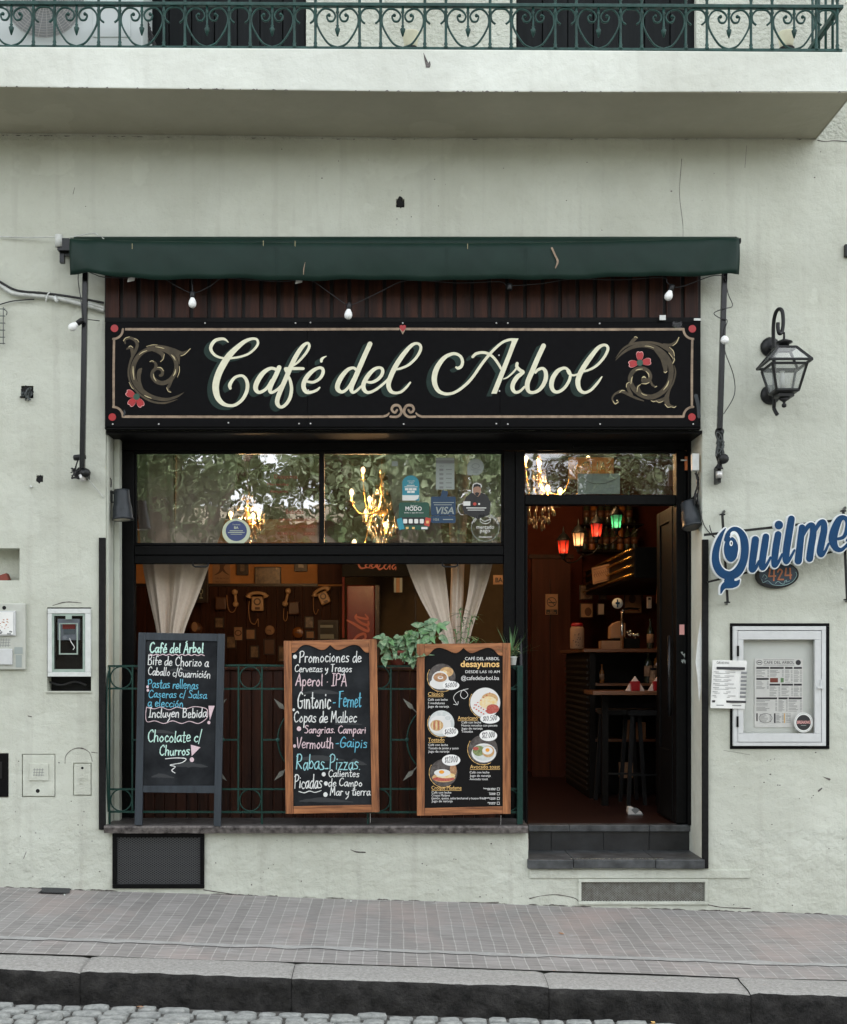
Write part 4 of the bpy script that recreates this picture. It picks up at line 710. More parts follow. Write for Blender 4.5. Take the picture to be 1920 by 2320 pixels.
orn((1370, 745), 220/1738, [
 [(200, 560, 8), (330, 430, 40), (500, 330, 60), (700, 295, 75), (900, 340, 90), (1080, 470, 95), (1180, 650, 95), (1190, 830, 90), (1140, 1000, 90), (1020, 1140, 90), (850, 1220, 90), (680, 1190, 90), (540, 1090, 85), (465, 950, 80), (475, 820, 75), (560, 730, 70), (680, 710, 70), (780, 760, 70), (820, 860, 70), (770, 940, 80), (710, 920, 110)],
 [(205, 520, 8), (330, 360, 30), (500, 270, 40), (750, 240, 40), (950, 270, 50), (1080, 330, 70), (1180, 400, 70), (1230, 500, 50), (1230, 615, 14)], [(430, 290, 20), (500, 220, 60), (560, 165, 60)], [(1060, 290, 60), (1180, 290, 50), (1270, 240, 40), (1330, 160, 12)],
 [(900, 380, 30), (1020, 520, 60), (1080, 650, 90), (1090, 760, 60)], [(1250, 660, 10), (1270, 790, 30), (1230, 960, 30), (1160, 1100, 40), (1110, 1250, 90), (1150, 1370, 70), (1270, 1395, 14)], [(1100, 1240, 60), (980, 1290, 60), (850, 1290, 16)], [(700, 1290, 20), (560, 1240, 40), (420, 1170, 50), (310, 1120, 60), (200, 1160, 36), (140, 1240, 30), (170, 1320, 30), (235, 1320, 30), (235, 1280, 26)], [(480, 1180, 60), (430, 1080, 60), (415, 980, 40)], [(700, 1200, 40), (620, 1120, 70), (600, 1040, 50), (640, 1000, 14)], [(830, 940, 30), (860, 1010, 40), (930, 1040, 14)]],
 [[(720, 310, 8), (800, 315, 12), (880, 345, 8)], [(470, 990, 8), (485, 900, 20), (500, 860, 8)], [(560, 745, 8), (610, 728, 18), (680, 722, 8)], [(740, 760, 8), (785, 810, 18), (795, 870, 8)], [(1055, 1095, 8), (1120, 1010, 22), (1150, 930, 8)], [(660, 980, 8), (740, 985, 16), (800, 960, 8)], [(670, 880, 10), (705, 860, 26), (740, 880, 10)], [(1220, 620, 14), (1250, 560, 14), (1245, 520, 8)], [(1160, 330, 8), (1230, 400, 14), (1250, 490, 8)], [(1220, 305, 8), (1285, 250, 14), (1330, 155, 14)], [(530, 150, 8), (560, 145, 14), (590, 165, 10)], [(270, 1140, 10), (310, 1105, 16), (365, 1110, 8)], [(220, 1282, 22), (226, 1286, 22)], [(150, 1290, 8), (190, 1345, 16), (250, 1310, 10)], [(390, 1050, 8), (400, 985, 14), (450, 955, 8)], [(580, 1130, 8), (595, 1040, 14), (645, 998, 10)], [(1080, 1350, 10), (1130, 1405, 14), (1190, 1395, 8)], [(1200, 1400, 8), (1250, 1410, 12), (1278, 1385, 10)], [(830, 1285, 8), (870, 1305, 12), (910, 1300, 8)], [(920, 1290, 8), (980, 1320, 12), (1050, 1295, 8)], [(660, 1150, 8), (700, 1180, 14), (760, 1192, 8)], [(1060, 770, 8), (1090, 785, 18), (1120, 760, 8)], [(900, 1045, 12), (935, 1030, 12)], [(1150, 430, 8), (1190, 480, 10), (1230, 540, 6)]])
b = MB().m(M['screw'])
for x, y in [(465, 732), (670, 732), (704, 731), (1125, 732), (1151, 732), (1359, 733), (360, 961), (518, 958), (678, 960), (704, 960), (915, 961), (1125, 960), (1151, 961), (1360, 961), (256, 961), (1571, 961), (1131, 805), (1132, 886), (699, 884), (913, 732)]:
    p = P(x, y, SY); b.lathe([(.006, 0), (.005, .0035), (.001, .004)], p, (0, -1, 0), 8)
b.build('screw', sg)
b = MB().m(M['gclear']); b.pbox(1525, 729, 1546, 748, SY-.004, SY-.003); tag(b.build('tape_scrap'), 'clear tape scrap on the top right corner of the black sign', 'tape')
b = MB().m(M['white']); b.pbox(1495, 714, 1509, 725, SY+.006-.03, SY-.02); b.pbox(1573, 721, 1588, 726, SY-.006, SY-.001)
tag(b.build('white_clip'), 'small white cable clip on the slats above the sign, right side', 'clip')
b = MB().m(M['grey']); b.ribbon([(1577, 897, 9), (1582, 920, 8), (1584, 944, 8)], fs_, .004); b.build('grey_scrap', sg); b = MB().m(M['grey']); b.ribbon([(282, 930, 3), (283, 935, 5), (281, 942, 3)], fs_, .003); b.build('grey_scrap', sg)
# ================================================================ awning
aw = thing('awning', 'dark green vinyl awning rolled up above the slats with sagging front flap', 'awning', P(915, 545, -.1))
b = MB().m(M['awn']); b.smooth = True; N = 150; vs = []; nv = 12
x0, x1 = P(158, 0, -.22).x, P(1676, 0, -.22).x
def top_px(t): return 535+11*math.sin(math.pi*min(1, t*1.0))**.45*1.0 if t < .5 else 546-12*(max(0, (t-.6)/.4))**1.6
def bot_px(t):
    px = 158+1518*t
    if px < 200: return 621-2*(px-158)/42
    if px < 330: return 619+12*((px-200)/130)**.8
    return 631+1.6*math.sin(px*.021)+1.2*math.sin(px*.053+1)+3.5*math.sin((px-330)/1346*math.pi)-11*max(0, (px-1100)/576)**1.3
for i in range(N+1):
    t = i/N; x = x0+(x1-x0)*t; px = 158+1518*t; zt = P(0, top_px(t), -.22).z; zb = P(0, bot_px(t), -.22).z
    prof = [(-.02, zt+.006), (-.10, zt+.008), (-.16, zt+.004), (-.195, zt-.004), (-.212, zt-.022), (-.218, zt-.05)]
    for j in range(1, 7):
        u = j/6; prof.append((-.218-.006*math.sin(u*3), zt-.05+(zb-zt+.05)*u))
    for y, z in prof:
        d = 0
        if y < -.2:
            u = (zt-z)/(zt-zb)
            # pulled folds at the two ends
            for ex, sgn in ((200, 1), (1655, -1)):
                dist = (px-ex)*sgn
                if -45 < dist < 150: d += .024*math.sin((dist*.06-u*2.2))*math.exp(-abs(dist)/70)*(.3+u)
            d += .012*noise.noise(Vector((x*1.1, z*2, 0)))+.006*noise.noise(Vector((x*3.1+z*4, z*2, 3)))*(.4+u)+.0025*noise.noise(Vector((x*11+z*9, z*5, 5)))
        vs.append((x, y+d, z))
m_ = 12
b.add(vs, [(i*m_+j, (i+1)*m_+j, (i+1)*m_+j+1, i*m_+j+1) for i in range(N) for j in range(m_-1)])
b.build('awning_cover', aw, solid=.004)
b = MB().m(M['awn']); z = P(0, 560, -.12).z
b.tube([(x0+.01, -.11, z), (x1-.01, -.11, z)], .07, 14); b.build('fabric_roll', aw)
b = MB().m(M['awnm']); p = P(1677, 546, -.12); b.lathe([(.028, 0), (.028, .012), (.014, .014), (.014, .03), (.02, .032), (.02, .04)], (x1-.005, -.12, p.z), (1, 0, 0), 12); b.box(x1-.01, x1+.02, -.13, 0, p.z-.06, p.z-.03); b.build('roller_end', aw)
b = MB().m(M['awnm']); p = P(140, 560, -.10); b.box(p.x-.02, p.x+.06, -.13, 0, p.z-.03, p.z+.05); b.box(p.x-.005, p.x+.07, -.09, -.06, p.z-.05, p.z-.02); b.bar((p.x, -.08, p.z-.03), (p.x, -.08, p.z-.10), .03); b.build('wall_bracket', aw)
b = MB().m(M['conduit']); p = P(134, 548, -.12); b.tube([p+Vector((0, 0, .045)), p-Vector((0, 0, .035))], .026, 12); b.build('bracket_cover', aw)
b = MB().m(M['line']); fa = plane(-.236); b.ribbon([(692, 594, .5), (689, 608, 2), (688, 622, 1)], fa); b.ribbon([(1251, 562, 4.5), (1258, 578, 4), (1264, 592, 4.5), (1259, 607, 2.5)], fa)
b.build('tape_mark', aw)
b = MB().m(M['goldl'])
for x, y in ((597, 545), (669, 546), (300, 552), (1060, 552)): b.ribbon([(x, y, .8), (x, y+12, .8)], plane(-.232))
b.build('fray', aw)
b = MB().m(M['shade'])
for x in (622, 1190, 1010): b.ribbon([(x, 556, .9), (x+.6, 590, .9), (x, 624, .9)], plane(-.2335)); b.ribbon([(x+5, 558, .7), (x+5.5, 590, .7), (x+5, 622, .7)], plane(-.2335))
b.build('seam', aw)
# arms (poles) with their wall brackets
for xt, xb, yb, lab in ((194, 187, 1062, 'black square awning pole on the wall left of the sign'), (1642, 1631, 972, 'black square awning pole on the wall right of the sign')):
    t = thing('support_pole', lab, 'awning arm', P(xb, yb, -.1), 'awning arms beside the sign'); b = MB().m(M['pole']); yt = 617; YA = -.12
    p0, p1 = P(xt, yt, YA), P(xb, yb, YA-.02)
    b.bar(p0, p1, .034, .03); b.bar(p0+Vector((-.013, -.016, 0)), p1+Vector((-.013, -.016, 0)), .006, .004); b.build('pole_tube', t, bevel=.003)
    b = MB().m(M['blackm']); p = P(xb, yb, -.10)
    if xb < 500:
        b.lathe([(.016, -.04), (.02, -.03), (.02, .02), (.016, .04)], P(181, 1036, -.13), (1, 0, .1), 10); b.box(p.x-.03, p.x+.025, -.10, 0, p.z-.06, p.z+.005); b.lathe([(.03, 0), (.03, .03)], P(196, 1072, -.12), (0, -1, 0), 10)
    else:
        b.tube([p, P(1630, 1000, -.11), P(1632, 1040, -.1), P(1629, 1062, -.09)], lambda u: .024+.008*math.sin(u*14), 8, 5); b.lathe([(.03, 0), (.034, .05), (.028, .06)], P(1636, 1042, -.1), (0, -1, 0), 12); b.box(p.x-.012, p.x+.012, -.09, 0, P(0, 1098).z, P(0, 1062).z)
    b.build('wall_bracket', t)
    b = MB().m(M['screw'])
    if xb > 500: b.tube([P(1630, 1068, -.1), P(1630, 1083, -.1)], .022, 10)
    else: b.tube([P(184, 1075, -.12), P(190, 1090, -.12)], .018, 10)
    b.build('clamp', t)
def cable(pts, r, name, label, cat, m, Y=None, n=6, sm=6):
    b = MB().m(m); q = [P(p[0], p[1], p[2] if len(p) > 2 else Y) for p in pts]; b.tube(q, r, n, sm); return tag(b.build(name), label, cat)
b = MB().m(M['cable'])      # tangle below the left arm
for i in range(7):
    pts = [(170+random.uniform(-8, 28), 1062+random.uniform(-5, 26), -.05-random.uniform(0, .07)) for _ in range(6)]; b.tube([P(*p) for p in pts], .004, 5, 5)
b.tube([P(178, 1040, -.13), P(173, 1055, -.12), P(172, 1068, -.1)], .005, 5, 4); tag(b.build('cable_tangle'), 'tangle of black cable ends at the foot of the left awning arm', 'cables')
b = MB().m(M['cableg'])
for i in range(9):
    pts = [(1622+random.uniform(0, 20), 975+random.uniform(0, 60), -.1-random.uniform(0, .05)) for _ in range(5)]; b.tube([P(*p) for p in pts], .003, 5, 5)
tag(b.build('cable_tangle'), 'knotted grey string wound round the foot of the right awning arm', 'cables')
cable([(200, 1085, -.05), (217, 1105, -.02), (236, 1128, -.01)], .003, 'thin_wire', 'thin pale wire running from the left awning arm to the left floodlight', 'wire', M['conduit'])
cable([(0, 536, -.02), (60, 538, -.03), (126, 537, -.06)], .004, 'thin_wire', 'thin pale wire stretched along the wall to the left end of the awning', 'wire', M['conduit'])
cable([(158, 538, -.2), (190, 532, -.15), (214, 528, -.08), (226, 535, -.1), (236, 541, -.2)], .003, 'thin_wire', 'short loop of wire tied over the awning near its left end', 'wire', M['conduit'])
# ================================================================ string lights
sl = thing('string_lights', 'black festoon cable with white unlit bulbs under the awning', 'string lights', P(900, 640, -.2))
YL = -.17
b = MB().m(M['cable'])
for seg in ([(201, 616), (216, 622), (236, 628), (300, 630), (360, 628), (400, 648), (428, 662), (446, 663), (480, 646), (505, 630), (560, 634), (640, 638), (700, 634), (745, 662), (782, 688), (800, 690), (860, 662), (910, 638), (960, 636), (1040, 641), (1130, 638), (1148, 646), (1162, 647), (1230, 642), (1300, 632), (1400, 634), (1500, 629), (1512, 640), (1526, 650), (1550, 648), (1610, 626), (1636, 624)], [(434, 630), (436, 646), (437, 660)]):
    b.tube([P(x, y, YL) for x, y in seg], .0032, 5, 4)
b.tube([P(178, 618, -.16), P(178, 640, -.16), P(184, 680, -.15), P(187, 722, -.15)], .0032, 5, 4); b.tube([P(200, 724, -.14), P(226, 727, -.06)], .003, 5)
b.tube([P(1642, 626, -.15), P(1650, 665, -.1), P(1660, 693, -.1), P(1638, 700, -.15), P(1618, 710, -.14), P(1634, 722, -.15), P(1648, 726, -.15), P(1642, 748, -.15), P(1641, 770, -.15), P(1644, 800, -.14), P(1662, 850, -.1), P(1664, 895, -.1), P(1640, 938, -.14)], .0032, 5, 5)
b.build('cable', sl)
for x, y, dx, dy, lit in ((437, 660, 0, 1, 1), (792, 686, -.08, 1, 1), (1156, 642, -.12, 1, 0), (1524, 645, -.35, 1, 1), (188, 724, -.75, .6, 1), (1640, 758, -.15, .75, 2)):
    ax = Vector((dx, -.1 if lit < 2 else -.9, -dy)).normalized(); p = P(x, y, YL)
    if lit < 2:
        b = MB().m(M['blackm']); b.lathe([(.011, 0), (.017, .004), (.0185, .02), (.0185, .042), (.016, .046)], p, ax, 10); b.build('bulb_socket', sl)
    if lit:
        b = MB().m(M['warmb']); q = p+ax*.042; b.lathe([(.013, 0), (.015, .008), (.0235, .026), (.027, .042), (.0235, .058), (.013, .068), (.001, .071)], q, ax, 14); b.build('light_bulb', sl)
b = MB().m(M['alu'])
for x, y in ((298, 633), (678, 637)): b.obox(P(x, y, YL-.01), Vector((.022, .004, .006)), Vector((0, .003, 0)), Vector((.003, 0, .013)))
tag(b.build('tape_scrap'), 'grey tape scrap hanging under the awning flap', 'tape')
# conduit on the left wall
cb = thing('wall_cable_run', 'sagging bundle of white and black cables on the wall left of the slats', 'cable run', P(120, 670, 0))
b = MB().m(M['conduit']); b.tube([P(*p) for p in ((-80, 600, -.02), (0, 646, -.03), (30, 664, -.03), (70, 669, -.03), (120, 674, -.03), (190, 690, -.04), (236, 703, -.03))], .014, 8, 6); b.tube([P(*p) for p in ((190, 684, -.05), (236, 697, -.04))], .010, 8); b.build('white_conduit', cb)
b = MB().m(M['cable']); b.tube([P(*p) for p in ((-80, 590, -.035), (0, 638, -.04), (40, 658, -.04), (100, 664, -.04), (160, 672, -.045), (236, 686, -.03))], .008, 7, 6); b.tube([P(*p) for p in ((0, 690, -.02), (30, 682, -.02), (78, 678, -.03))], .004, 6, 5); b.build('black_cable', cb)
b = MB().m(M['white']); b.tube([P(*p) for p in ((104, 684, -.05), (108, 668, -.06), (114, 662, -.04))], .005, 6, 3); b.tube([P(*p) for p in ((124, 672, -.048), (130, 684, -.05))], .013, 7); b.build('cable_tie', cb)
# ================================================================ floodlights at the two jambs
fl = thing('floodlight', 'dark grey bell shaped floodlight pointing down on the left jamb', 'floodlight', P(260, 1110, .1), 'floodlights on the shopfront jambs')
p = P(276, 1110, .1); kk = K(.1); b = MB().m(M['grey'])
b.lathe([(17*kk, 0), (17.5*kk, -6*kk), (18.5*kk, -28*kk), (22*kk, -44*kk), (22*kk, -46*kk), (22.5*kk, -62*kk), (25*kk, -66*kk), (24*kk, -69*kk), (20*kk, -68*kk)], p, (-.06, .05, 1), 22); b.build('housing', fl)
b = MB().m(M['lens']); b.lathe([(.01, 0), (20*kk, .001), (20*kk, .004)], p+Vector((0, 0, -69*kk)), (-.06, .05, 1), 20); b.build('lens', fl)
b = MB().m(M['blackm']); b.bar(P(243, 1112, .10), P(271, 1120, .10), .02, .03); b.box(P(240, 0).x, P(246, 0).x, .08, .13, P(0, 1132).z, P(0, 1108).z); b.build('bracket', fl)
b = MB().m(M['cable']); b.tube([P(*q) for q in ((243, 1118, .08), (240, 1096, .07), (244, 1084, .07), (252, 1086, .08), (252, 1104, .08))], .004, 5, 5); b.tube([P(*q) for q in ((244, 1132, .09), (252, 1138, .09), (262, 1137, .09))], .004, 5, 4); b.build('cord', fl)
fl = thing('floodlight', 'black cylindrical floodlight with pale lens on the right jamb', 'floodlight', P(1568, 1130, .12), 'floodlights on the shopfront jambs')
p = P(1560, 1140, .10); ax = Vector((.12, -.25, -1)); b = MB().m(M['grey']); b.lathe([(.045, -.01), (.052, 0), (.055, .06), (.064, .10), (.064, .105), (.066, .16), (.072, .165), (.07, .178), (.06, .176)], p, ax, 22); b.build('housing', fl)
b = MB().m(M['lens']); b.lathe([(.001, .172), (.062, .173), (.06, .165)], p, ax, 20); b.build('lens', fl)
b = MB().m(M['blackm']); b.bar(P(1556, 1140, .1), P(1580, 1122, .12), .02, .03); b.build('bracket', fl)
b = MB().m(M['cable'])
for i in range(5): b.tube([P(1578+random.uniform(-4, 6), 1075+i*18+random.uniform(-8, 8), .05+random.uniform(-.02, .03)) for i in range(7)], .004, 5, 5)
tag(b.build('cable_tangle'), 'tangled black cables hanging between the junction box and the right floodlight', 'cables')
jb = MB().m(M['white']); jb.pbox(1569, 1027, 1585, 1066, .02, .06); tag(jb.build('junction_box', bevel=.004), 'small white junction box on the right jamb above the floodlight', 'junction box')
jb = MB().m(M['led2']); jb.pbox(1553, 1034, 1558, 1065, FY-.03, FY-.01); jb.m(M['white']); jb.pbox(1543, 1041, 1557, 1044, FY-.034, FY-.031); tag(jb.build('door_sensor'), 'small orange and white strip fixed to the right door post', 'sensor')
cable([(1586, 1150, .01), (1592, 1180, -.005), (1602, 1200, -.01), (1618, 1217, -.015)], .003, 'thin_wire', 'thin black wire from the right floodlight to the blue letter sign', 'wire', M['cable'])
# ================================================================ wall lantern
def frustum_frame(b, c, h0, h1, z0, z1, yaw, w):   # four corner posts and two square rims
    def cr(h, z): return [Vector((c.x+h*math.cos(yaw+R(45+90*k))*1.414, c.y+h*math.sin(yaw+R(45+90*k))*1.414, z)) for k in range(4)]
    A, B_ = cr(h0, z0), cr(h1, z1)
    for k in range(4): b.bar(A[k], B_[k], w); b.bar(A[k], A[(k+1) % 4], w); b.bar(B_[k], B_[(k+1) % 4], w)
    return A, B_
ln = thing('wall_lantern', 'black wall lantern with glass panes and curled bracket', 'wall lantern', P(1765, 830, -.2))
yw = 0.0; c = P(1777, 830, -.24); kl = K(-.24)
def zl_(y): return P(0, y, -.24).z
b = MB().m(M['blackm']); A, B_ = frustum_frame(b, c, .072, .112, zl_(888), zl_(832), yw, .015); b.build('body_frame', ln, bevel=.002)
g_ = MB().m(M['gclear'])
for k in range(4): g_.add([A[k], A[(k+1) % 4], B_[(k+1) % 4], B_[k]], [(0, 1, 2, 3)])
g_.ms[:] = [M['lampg']]; g_.build('glass_pane', ln)
b = MB().m(M['blackm']); A, B_ = frustum_frame(b, c, .136, .060, zl_(825), zl_(791), yw, .015)
def slabz(b, h, z, t):
    q = [Vector((c.x+h*math.cos(yw+R(45+90*k))*1.414, c.y+h*math.sin(yw+R(45+90*k))*1.414, z)) for k in range(4)]; b.add(q+[v+Vector((0, 0, t)) for v in q], [(3, 2, 1, 0), (4, 5, 6, 7)]+[(k, (k+1) % 4, (k+1) % 4+4, k+4) for k in range(4)])
slabz(b, .060, zl_(791), .008)
for k in range(4):      # eaves ring
    pass
b.build('roof_frame', ln, bevel=.002)
g_ = MB().m(M['gclear'])
for k in range(4): g_.add([A[k], A[(k+1) % 4], B_[(k+1) % 4], B_[k]], [(0, 1, 2, 3)])
g_.ms[:] = [M['lampg']]; g_.build('roof_pane', ln)
b = MB().m(M['blackm']); b.lathe([(.03, 0), (.034, .02), (.055, .03), (.05, .038), (.02, .05), (.008, .055), (.006, .1)], (c.x, c.y, zl_(787)), (0, 0, 1), 14); b.build('finial_cap', ln)
b = MB().m(M['blackm']); slabz(b, .07, zl_(892), .012); slabz(b, .05, zl_(901), .02); b.lathe([(.04, 0), (.01, -.022), (.008, -.03), (.016, -.04), (.014, -.055), (.001, -.06)], (c.x, c.y, zl_(903)), (0, 0, 1), 12); b.build('bottom_cap', ln)
b = MB().m(M['white']); b.lathe([(.016, 0), (.016, .10), (.012, .104), (.012, .12), (.018, .122)], (c.x-.012, c.y, zl_(884)), (0, 0, 1), 12); b.build('lamp_holder', ln)
b = MB().m(M['blackm']); q0 = P(1752, 775, -.02)
b.tube([P(1754, 925, -.10), P(1755, 880, -.12), P(1753, 780, -.14), P(1753, 735, -.16), P(1758, 709, -.19), P(1766, 700, -.22), P(1773, 706, -.24), P(1775, 730, -.24), P(1772, 752, -.24), P(1766, 755, -.25), P(1763, 743, -.25), P(1763, 731, -.25)], .0125, 8, 6); b.tube([P(1754, 925, -.10), P(1757, 932, -.11), P(1762, 940, -.12)], .013, 8, 3)
b.bar(P(1753, 790, -.13), P(1745, 785, 0), .02); b.bar(P(1755, 905, -.11), P(1745, 895, 0), .02); b.build('bracket', ln)
for y in (787, 895):
    b = MB().m(M['blackm']); b.lathe([(.066, 0), (.066, .014), (.05, .028), (.02, .036)], P(1745, y, 0), (0, -1, 0), 20); b.build('rosette', ln)
# ================================================================ blue letter sign
QY = -.16
qs = thing('letter_sign', 'big blue script letter sign with white edges on a black bar frame', 'sign', P(1760, 1260, QY))
kq = 320/1738; fq = plane(QY)
QL = [[(238, 312, 12), (190, 385, 46), (140, 510, 76), (115, 640, 88), (128, 760, 98), (190, 855, 106), (290, 890, 106), (385, 845, 112), (450, 735, 98), (476, 600, 96), (470, 470, 96), (440, 385, 84), (385, 328, 64), (325, 322, 52), (272, 378, 58), (246, 450, 56)],
 [(182, 1108, 16), (205, 1040, 60), (250, 1005, 90), (320, 1000, 90), (375, 985, 70), (412, 945, 14)], [(290, 900, 110), (285, 960, 130)],
 [(605, 450, 92), (592, 560, 92), (570, 720, 86), (562, 815, 76), (600, 810, 46), (650, 715, 32)], [(735, 415, 84), (715, 550, 88), (692, 700, 84), (690, 795, 70), (735, 770, 40), (790, 670, 30)],
 [(885, 385, 84), (862, 520, 88), (842, 680, 82), (840, 765, 66), (880, 740, 40), (935, 630, 30)], [(1048, 195, 86), (1022, 350, 90), (988, 570, 90), (982, 715, 72), (1025, 690, 40), (1085, 580, 28)],
 [(1180, 300, 80), (1158, 480, 84), (1132, 710, 92)], [(1195, 400, 30), (1250, 290, 56), (1305, 275, 70), (1316, 370, 84), (1293, 520, 86), (1272, 680, 90)], [(1325, 380, 30), (1385, 260, 56), (1440, 235, 70), (1450, 325, 84), (1420, 480, 88), (1400, 600, 82), (1420, 640, 56), (1465, 590, 36), (1505, 500, 28)],
 [(1620, 440, 36), (1690, 415, 46), (1730, 330, 56), (1738, 230, 60), (1695, 178, 56), (1635, 205, 80), (1580, 330, 104), (1558, 450, 106), (1592, 550, 78), (1655, 575, 52), (1715, 530, 36), (1760, 470, 28)],
 [(1730, 460, 30), (1800, 360, 40), (1850, 330, 50), (1900, 420, 80), (1890, 520, 80), (1800, 560, 50), (1745, 520, 60)]]
bw = MB().m(M['wedge']); bb_ = MB().m(M['blue']); b2 = MB().m(M['wedge'])
def qx(s_, e): return [(1600+x*kq, 1140+y*kq, (w+e)*kq) for x, y, w in s_]
for i, s_ in enumerate(QL):
    for e, o in ((30, 0.0), (30, -.006), (30, -.012), (30, -.018), (30, -.024)): bw.ribbon(qx(s_, e), fq, o+i*.00012, 8, step=1e-6)
    bb_.ribbon(qx(s_, 0), fq, .004+i*.00015, 8, step=2e-6)
def qd(cx, cy, rx, ry, m_, e, o):
    m_.disc(1600+cx*kq, 1140+cy*kq, (rx+e)*kq, (ry+e)*kq, fq, o, 32)
for o in (0.0018, -.006, -.012, -.018, -.024): qd(305, 570, 88, 155, bw, 15, o); qd(893, 270, 52, 54, bw, 15, o)
qd(305, 570, 88, 155, bb_, 0, .0062); qd(893, 270, 52, 54, bb_, 0, .0062)
b2 = MB().m(M['wedge']); qd(306, 495, 20, 34, b2, 0, .0068); b2.m(M['dark']); qd(308, 495, 8, 18, b2, 0, .0072)
b2.m(M['wedge']); b2.ribbon([(1600+x*kq, 1140+y*kq, w*kq) for x, y, w in [(300, 425, 10), (320, 372, 40), (365, 375, 34), (400, 450, 26), (404, 560, 20), (380, 680, 14)]], fq, .0068)
bw.build('white_backing', qs); bb_.build('blue_letters', qs); b2.build('letter_counter', qs)
b = MB().m(M['blackm'])
b.bar(P(1596, 1212, QY+.05), P(1960, 1172, QY+.05), .016); b.bar(P(1603, 1319, QY+.05), P(1960, 1232, QY+.05), .014)
for x0, y0, x1, y1 in ((1637, 1166, 1649, 1364), (1911, 1158, 1920, 1358)):
    b.bar(P(x0, y0, QY+.07), P(x1, y1, QY+.07), .014); b.bar(P(x0, y0, QY+.07), P(x0+4, y0-8, 0), .014); b.bar(P(x1, y1, QY+.07), P(x1-2, y1+4, 0), .014); b.pbox(x0-5, y0-2, x0+7, y0+1, QY+.06, QY+.08); b.pbox(x1-6, y1-1, x1+6, y1+2, QY+.06, QY+.08)
b.build('bar_frame', qs)
cable([(1608, 1190, -.02), (1612, 1205, -.03), (1620, 1218, -.06)], .003, 'thin_wire', 'short thin black wire beside the first blue letter', 'wire', M['cable'])
# house number plaque
pl = thing('number_plaque', 'oval navy house number plaque 424 with orange digits behind the blue letters', 'plaque', P(1764, 1303, -.03))
fp = plane(-.03); rot = R(-4)
def el(cx, cy, rx, ry, n=40): return [(cx+rx*math.cos(2*math.pi*k/n)*math.cos(rot)-ry*math.sin(2*math.pi*k/n)*math.sin(rot), cy+rx*math.cos(2*math.pi*k/n)*math.sin(rot)+ry*math.sin(2*math.pi*k/n)*math.cos(rot)) for k in range(n)]
b = MB().m(M['blackm']); b.prism(el(1762, 1303, 49, 30), fp, 0, -.028); b.build('rim', pl, bevel=.003)
b = MB().m(M['plq']); b.poly(el(1763, 1301, 43, 25), fp, .0015); b.build('face', pl)
b = MB().m(M['teald']); b.ribbon([(1726, 1312, .8), (1729, 1320, 1), (1740, 1316, 1), (1752, 1325, 1), (1775, 1326, 1.2), (1795, 1318, 1), (1805, 1304, 1), (1803, 1296, .8)], fp, .003); b.ribbon([(1757, 1322, 1), (1763, 1317, 1.2), (1770, 1322, 1.2), (1776, 1323, 1), (1778, 1316, 1), (1783, 1315, 1), (1780, 1319, 1), (1790, 1316, .8)], fp, .0034); b.ribbon([(1728, 1308, 1), (1732, 1302, 1), (1738, 1308, 1), (1733, 1312, .8)], fp, .0038); b.build('scroll_line', pl)
b = MB().m(M['orange'])
for s_ in (tuple((x, y, w*.72) for x, y, w in q) for q in ([(1745, 1289, 5), (1742, 1306, 5)], [(1742, 1306, 5), (1757, 1305, 5)], [(1754, 1289, 5), (1753, 1315, 5)], [(1762, 1296, 4.5), (1766, 1290, 5), (1772, 1294, 5), (1768, 1303, 5), (1763, 1313, 5)], [(1763, 1313, 5), (1775, 1313, 5)], [(1781, 1288, 5), (1779, 1304, 5)], [(1779, 1304, 5), (1793, 1303, 5)], [(1790, 1288, 5), (1791, 1311, 5)])): b.ribbon(list(s_), fp, .0042+random.uniform(0, .001), 5)
b.build('digits', pl)
# ================================================================ glazed menu case
CY = .02
mc = thing('menu_case', 'white aluminium glazed menu case set in the wall below the blue sign', 'display case', P(1768, 1690, -.03))
b = MB().m(M['black'])
for r_ in ((1655, 1412, 1880, 1419), (1655, 1690, 1880, 1697), (1655, 1419.2, 1662, 1689.8), (1872, 1419.2, 1880, 1689.8)): b.pbox(*r_, -.008, .005)
b.build('black_border', mc, bevel=.002)
b = MB().m(M['alu'])
for r_ in ((1662, 1419, 1872, 1428), (1662, 1682, 1872, 1690), (1662, 1428.2, 1672, 1681.8), (1862, 1428.2, 1872, 1681.8)): b.pbox(*r_, -.03, .06)
b.build('outer_frame', mc, bevel=.002)
b = MB().m(M['alu'])
for r_ in ((1673, 1429.5, 1861, 1449), (1673, 1662, 1861, 1681), (1673, 1449.2, 1685, 1661.8), (1847, 1449.2, 1861, 1661.8)): b.pbox(*r_, -.034, .0)
dr = b.build('case_door', mc, bevel=.002)
b = MB().m(M['gclear']); a = P(1685, 1662, -.015); c = P(1847, 1449, -.015); b.add([(a.x, -.015, a.z), (c.x, -.015, a.z), (c.x, -.015, c.z), (a.x, -.015, c.z)], [(0, 1, 2, 3)]); b.build('glass_pane', dr)
b = MB().m(M['black']); b.pbox(1671, 1463, 1675, 1487, -.04, -.03); b.pbox(1670, 1623, 1674, 1647, -.04, -.03); b.build('hinge', dr)
b = MB().m(M['alu']); b.pbox(1860, 1540, 1864, 1560, -.045, -.03); b.pbox(1853, 1555, 1867, 1560, -.05, -.04); b.build('latch', dr)
b = MB().m(M['casep']); b.pbox(1673, 1430, 1861, 1681, .026, .033); b.build('back_panel', mc)
MY = .018
mp_ = thing('menu_sheet', 'printed menu sheet in columns pinned inside the glazed white case', 'menu', P(1766, 1645, MY)); fm = plane(MY)
b = MB().m(M['paper']); b.pbox(1710, 1492, 1820, 1648, MY, MY+.004); b.build('sheet', mp_)
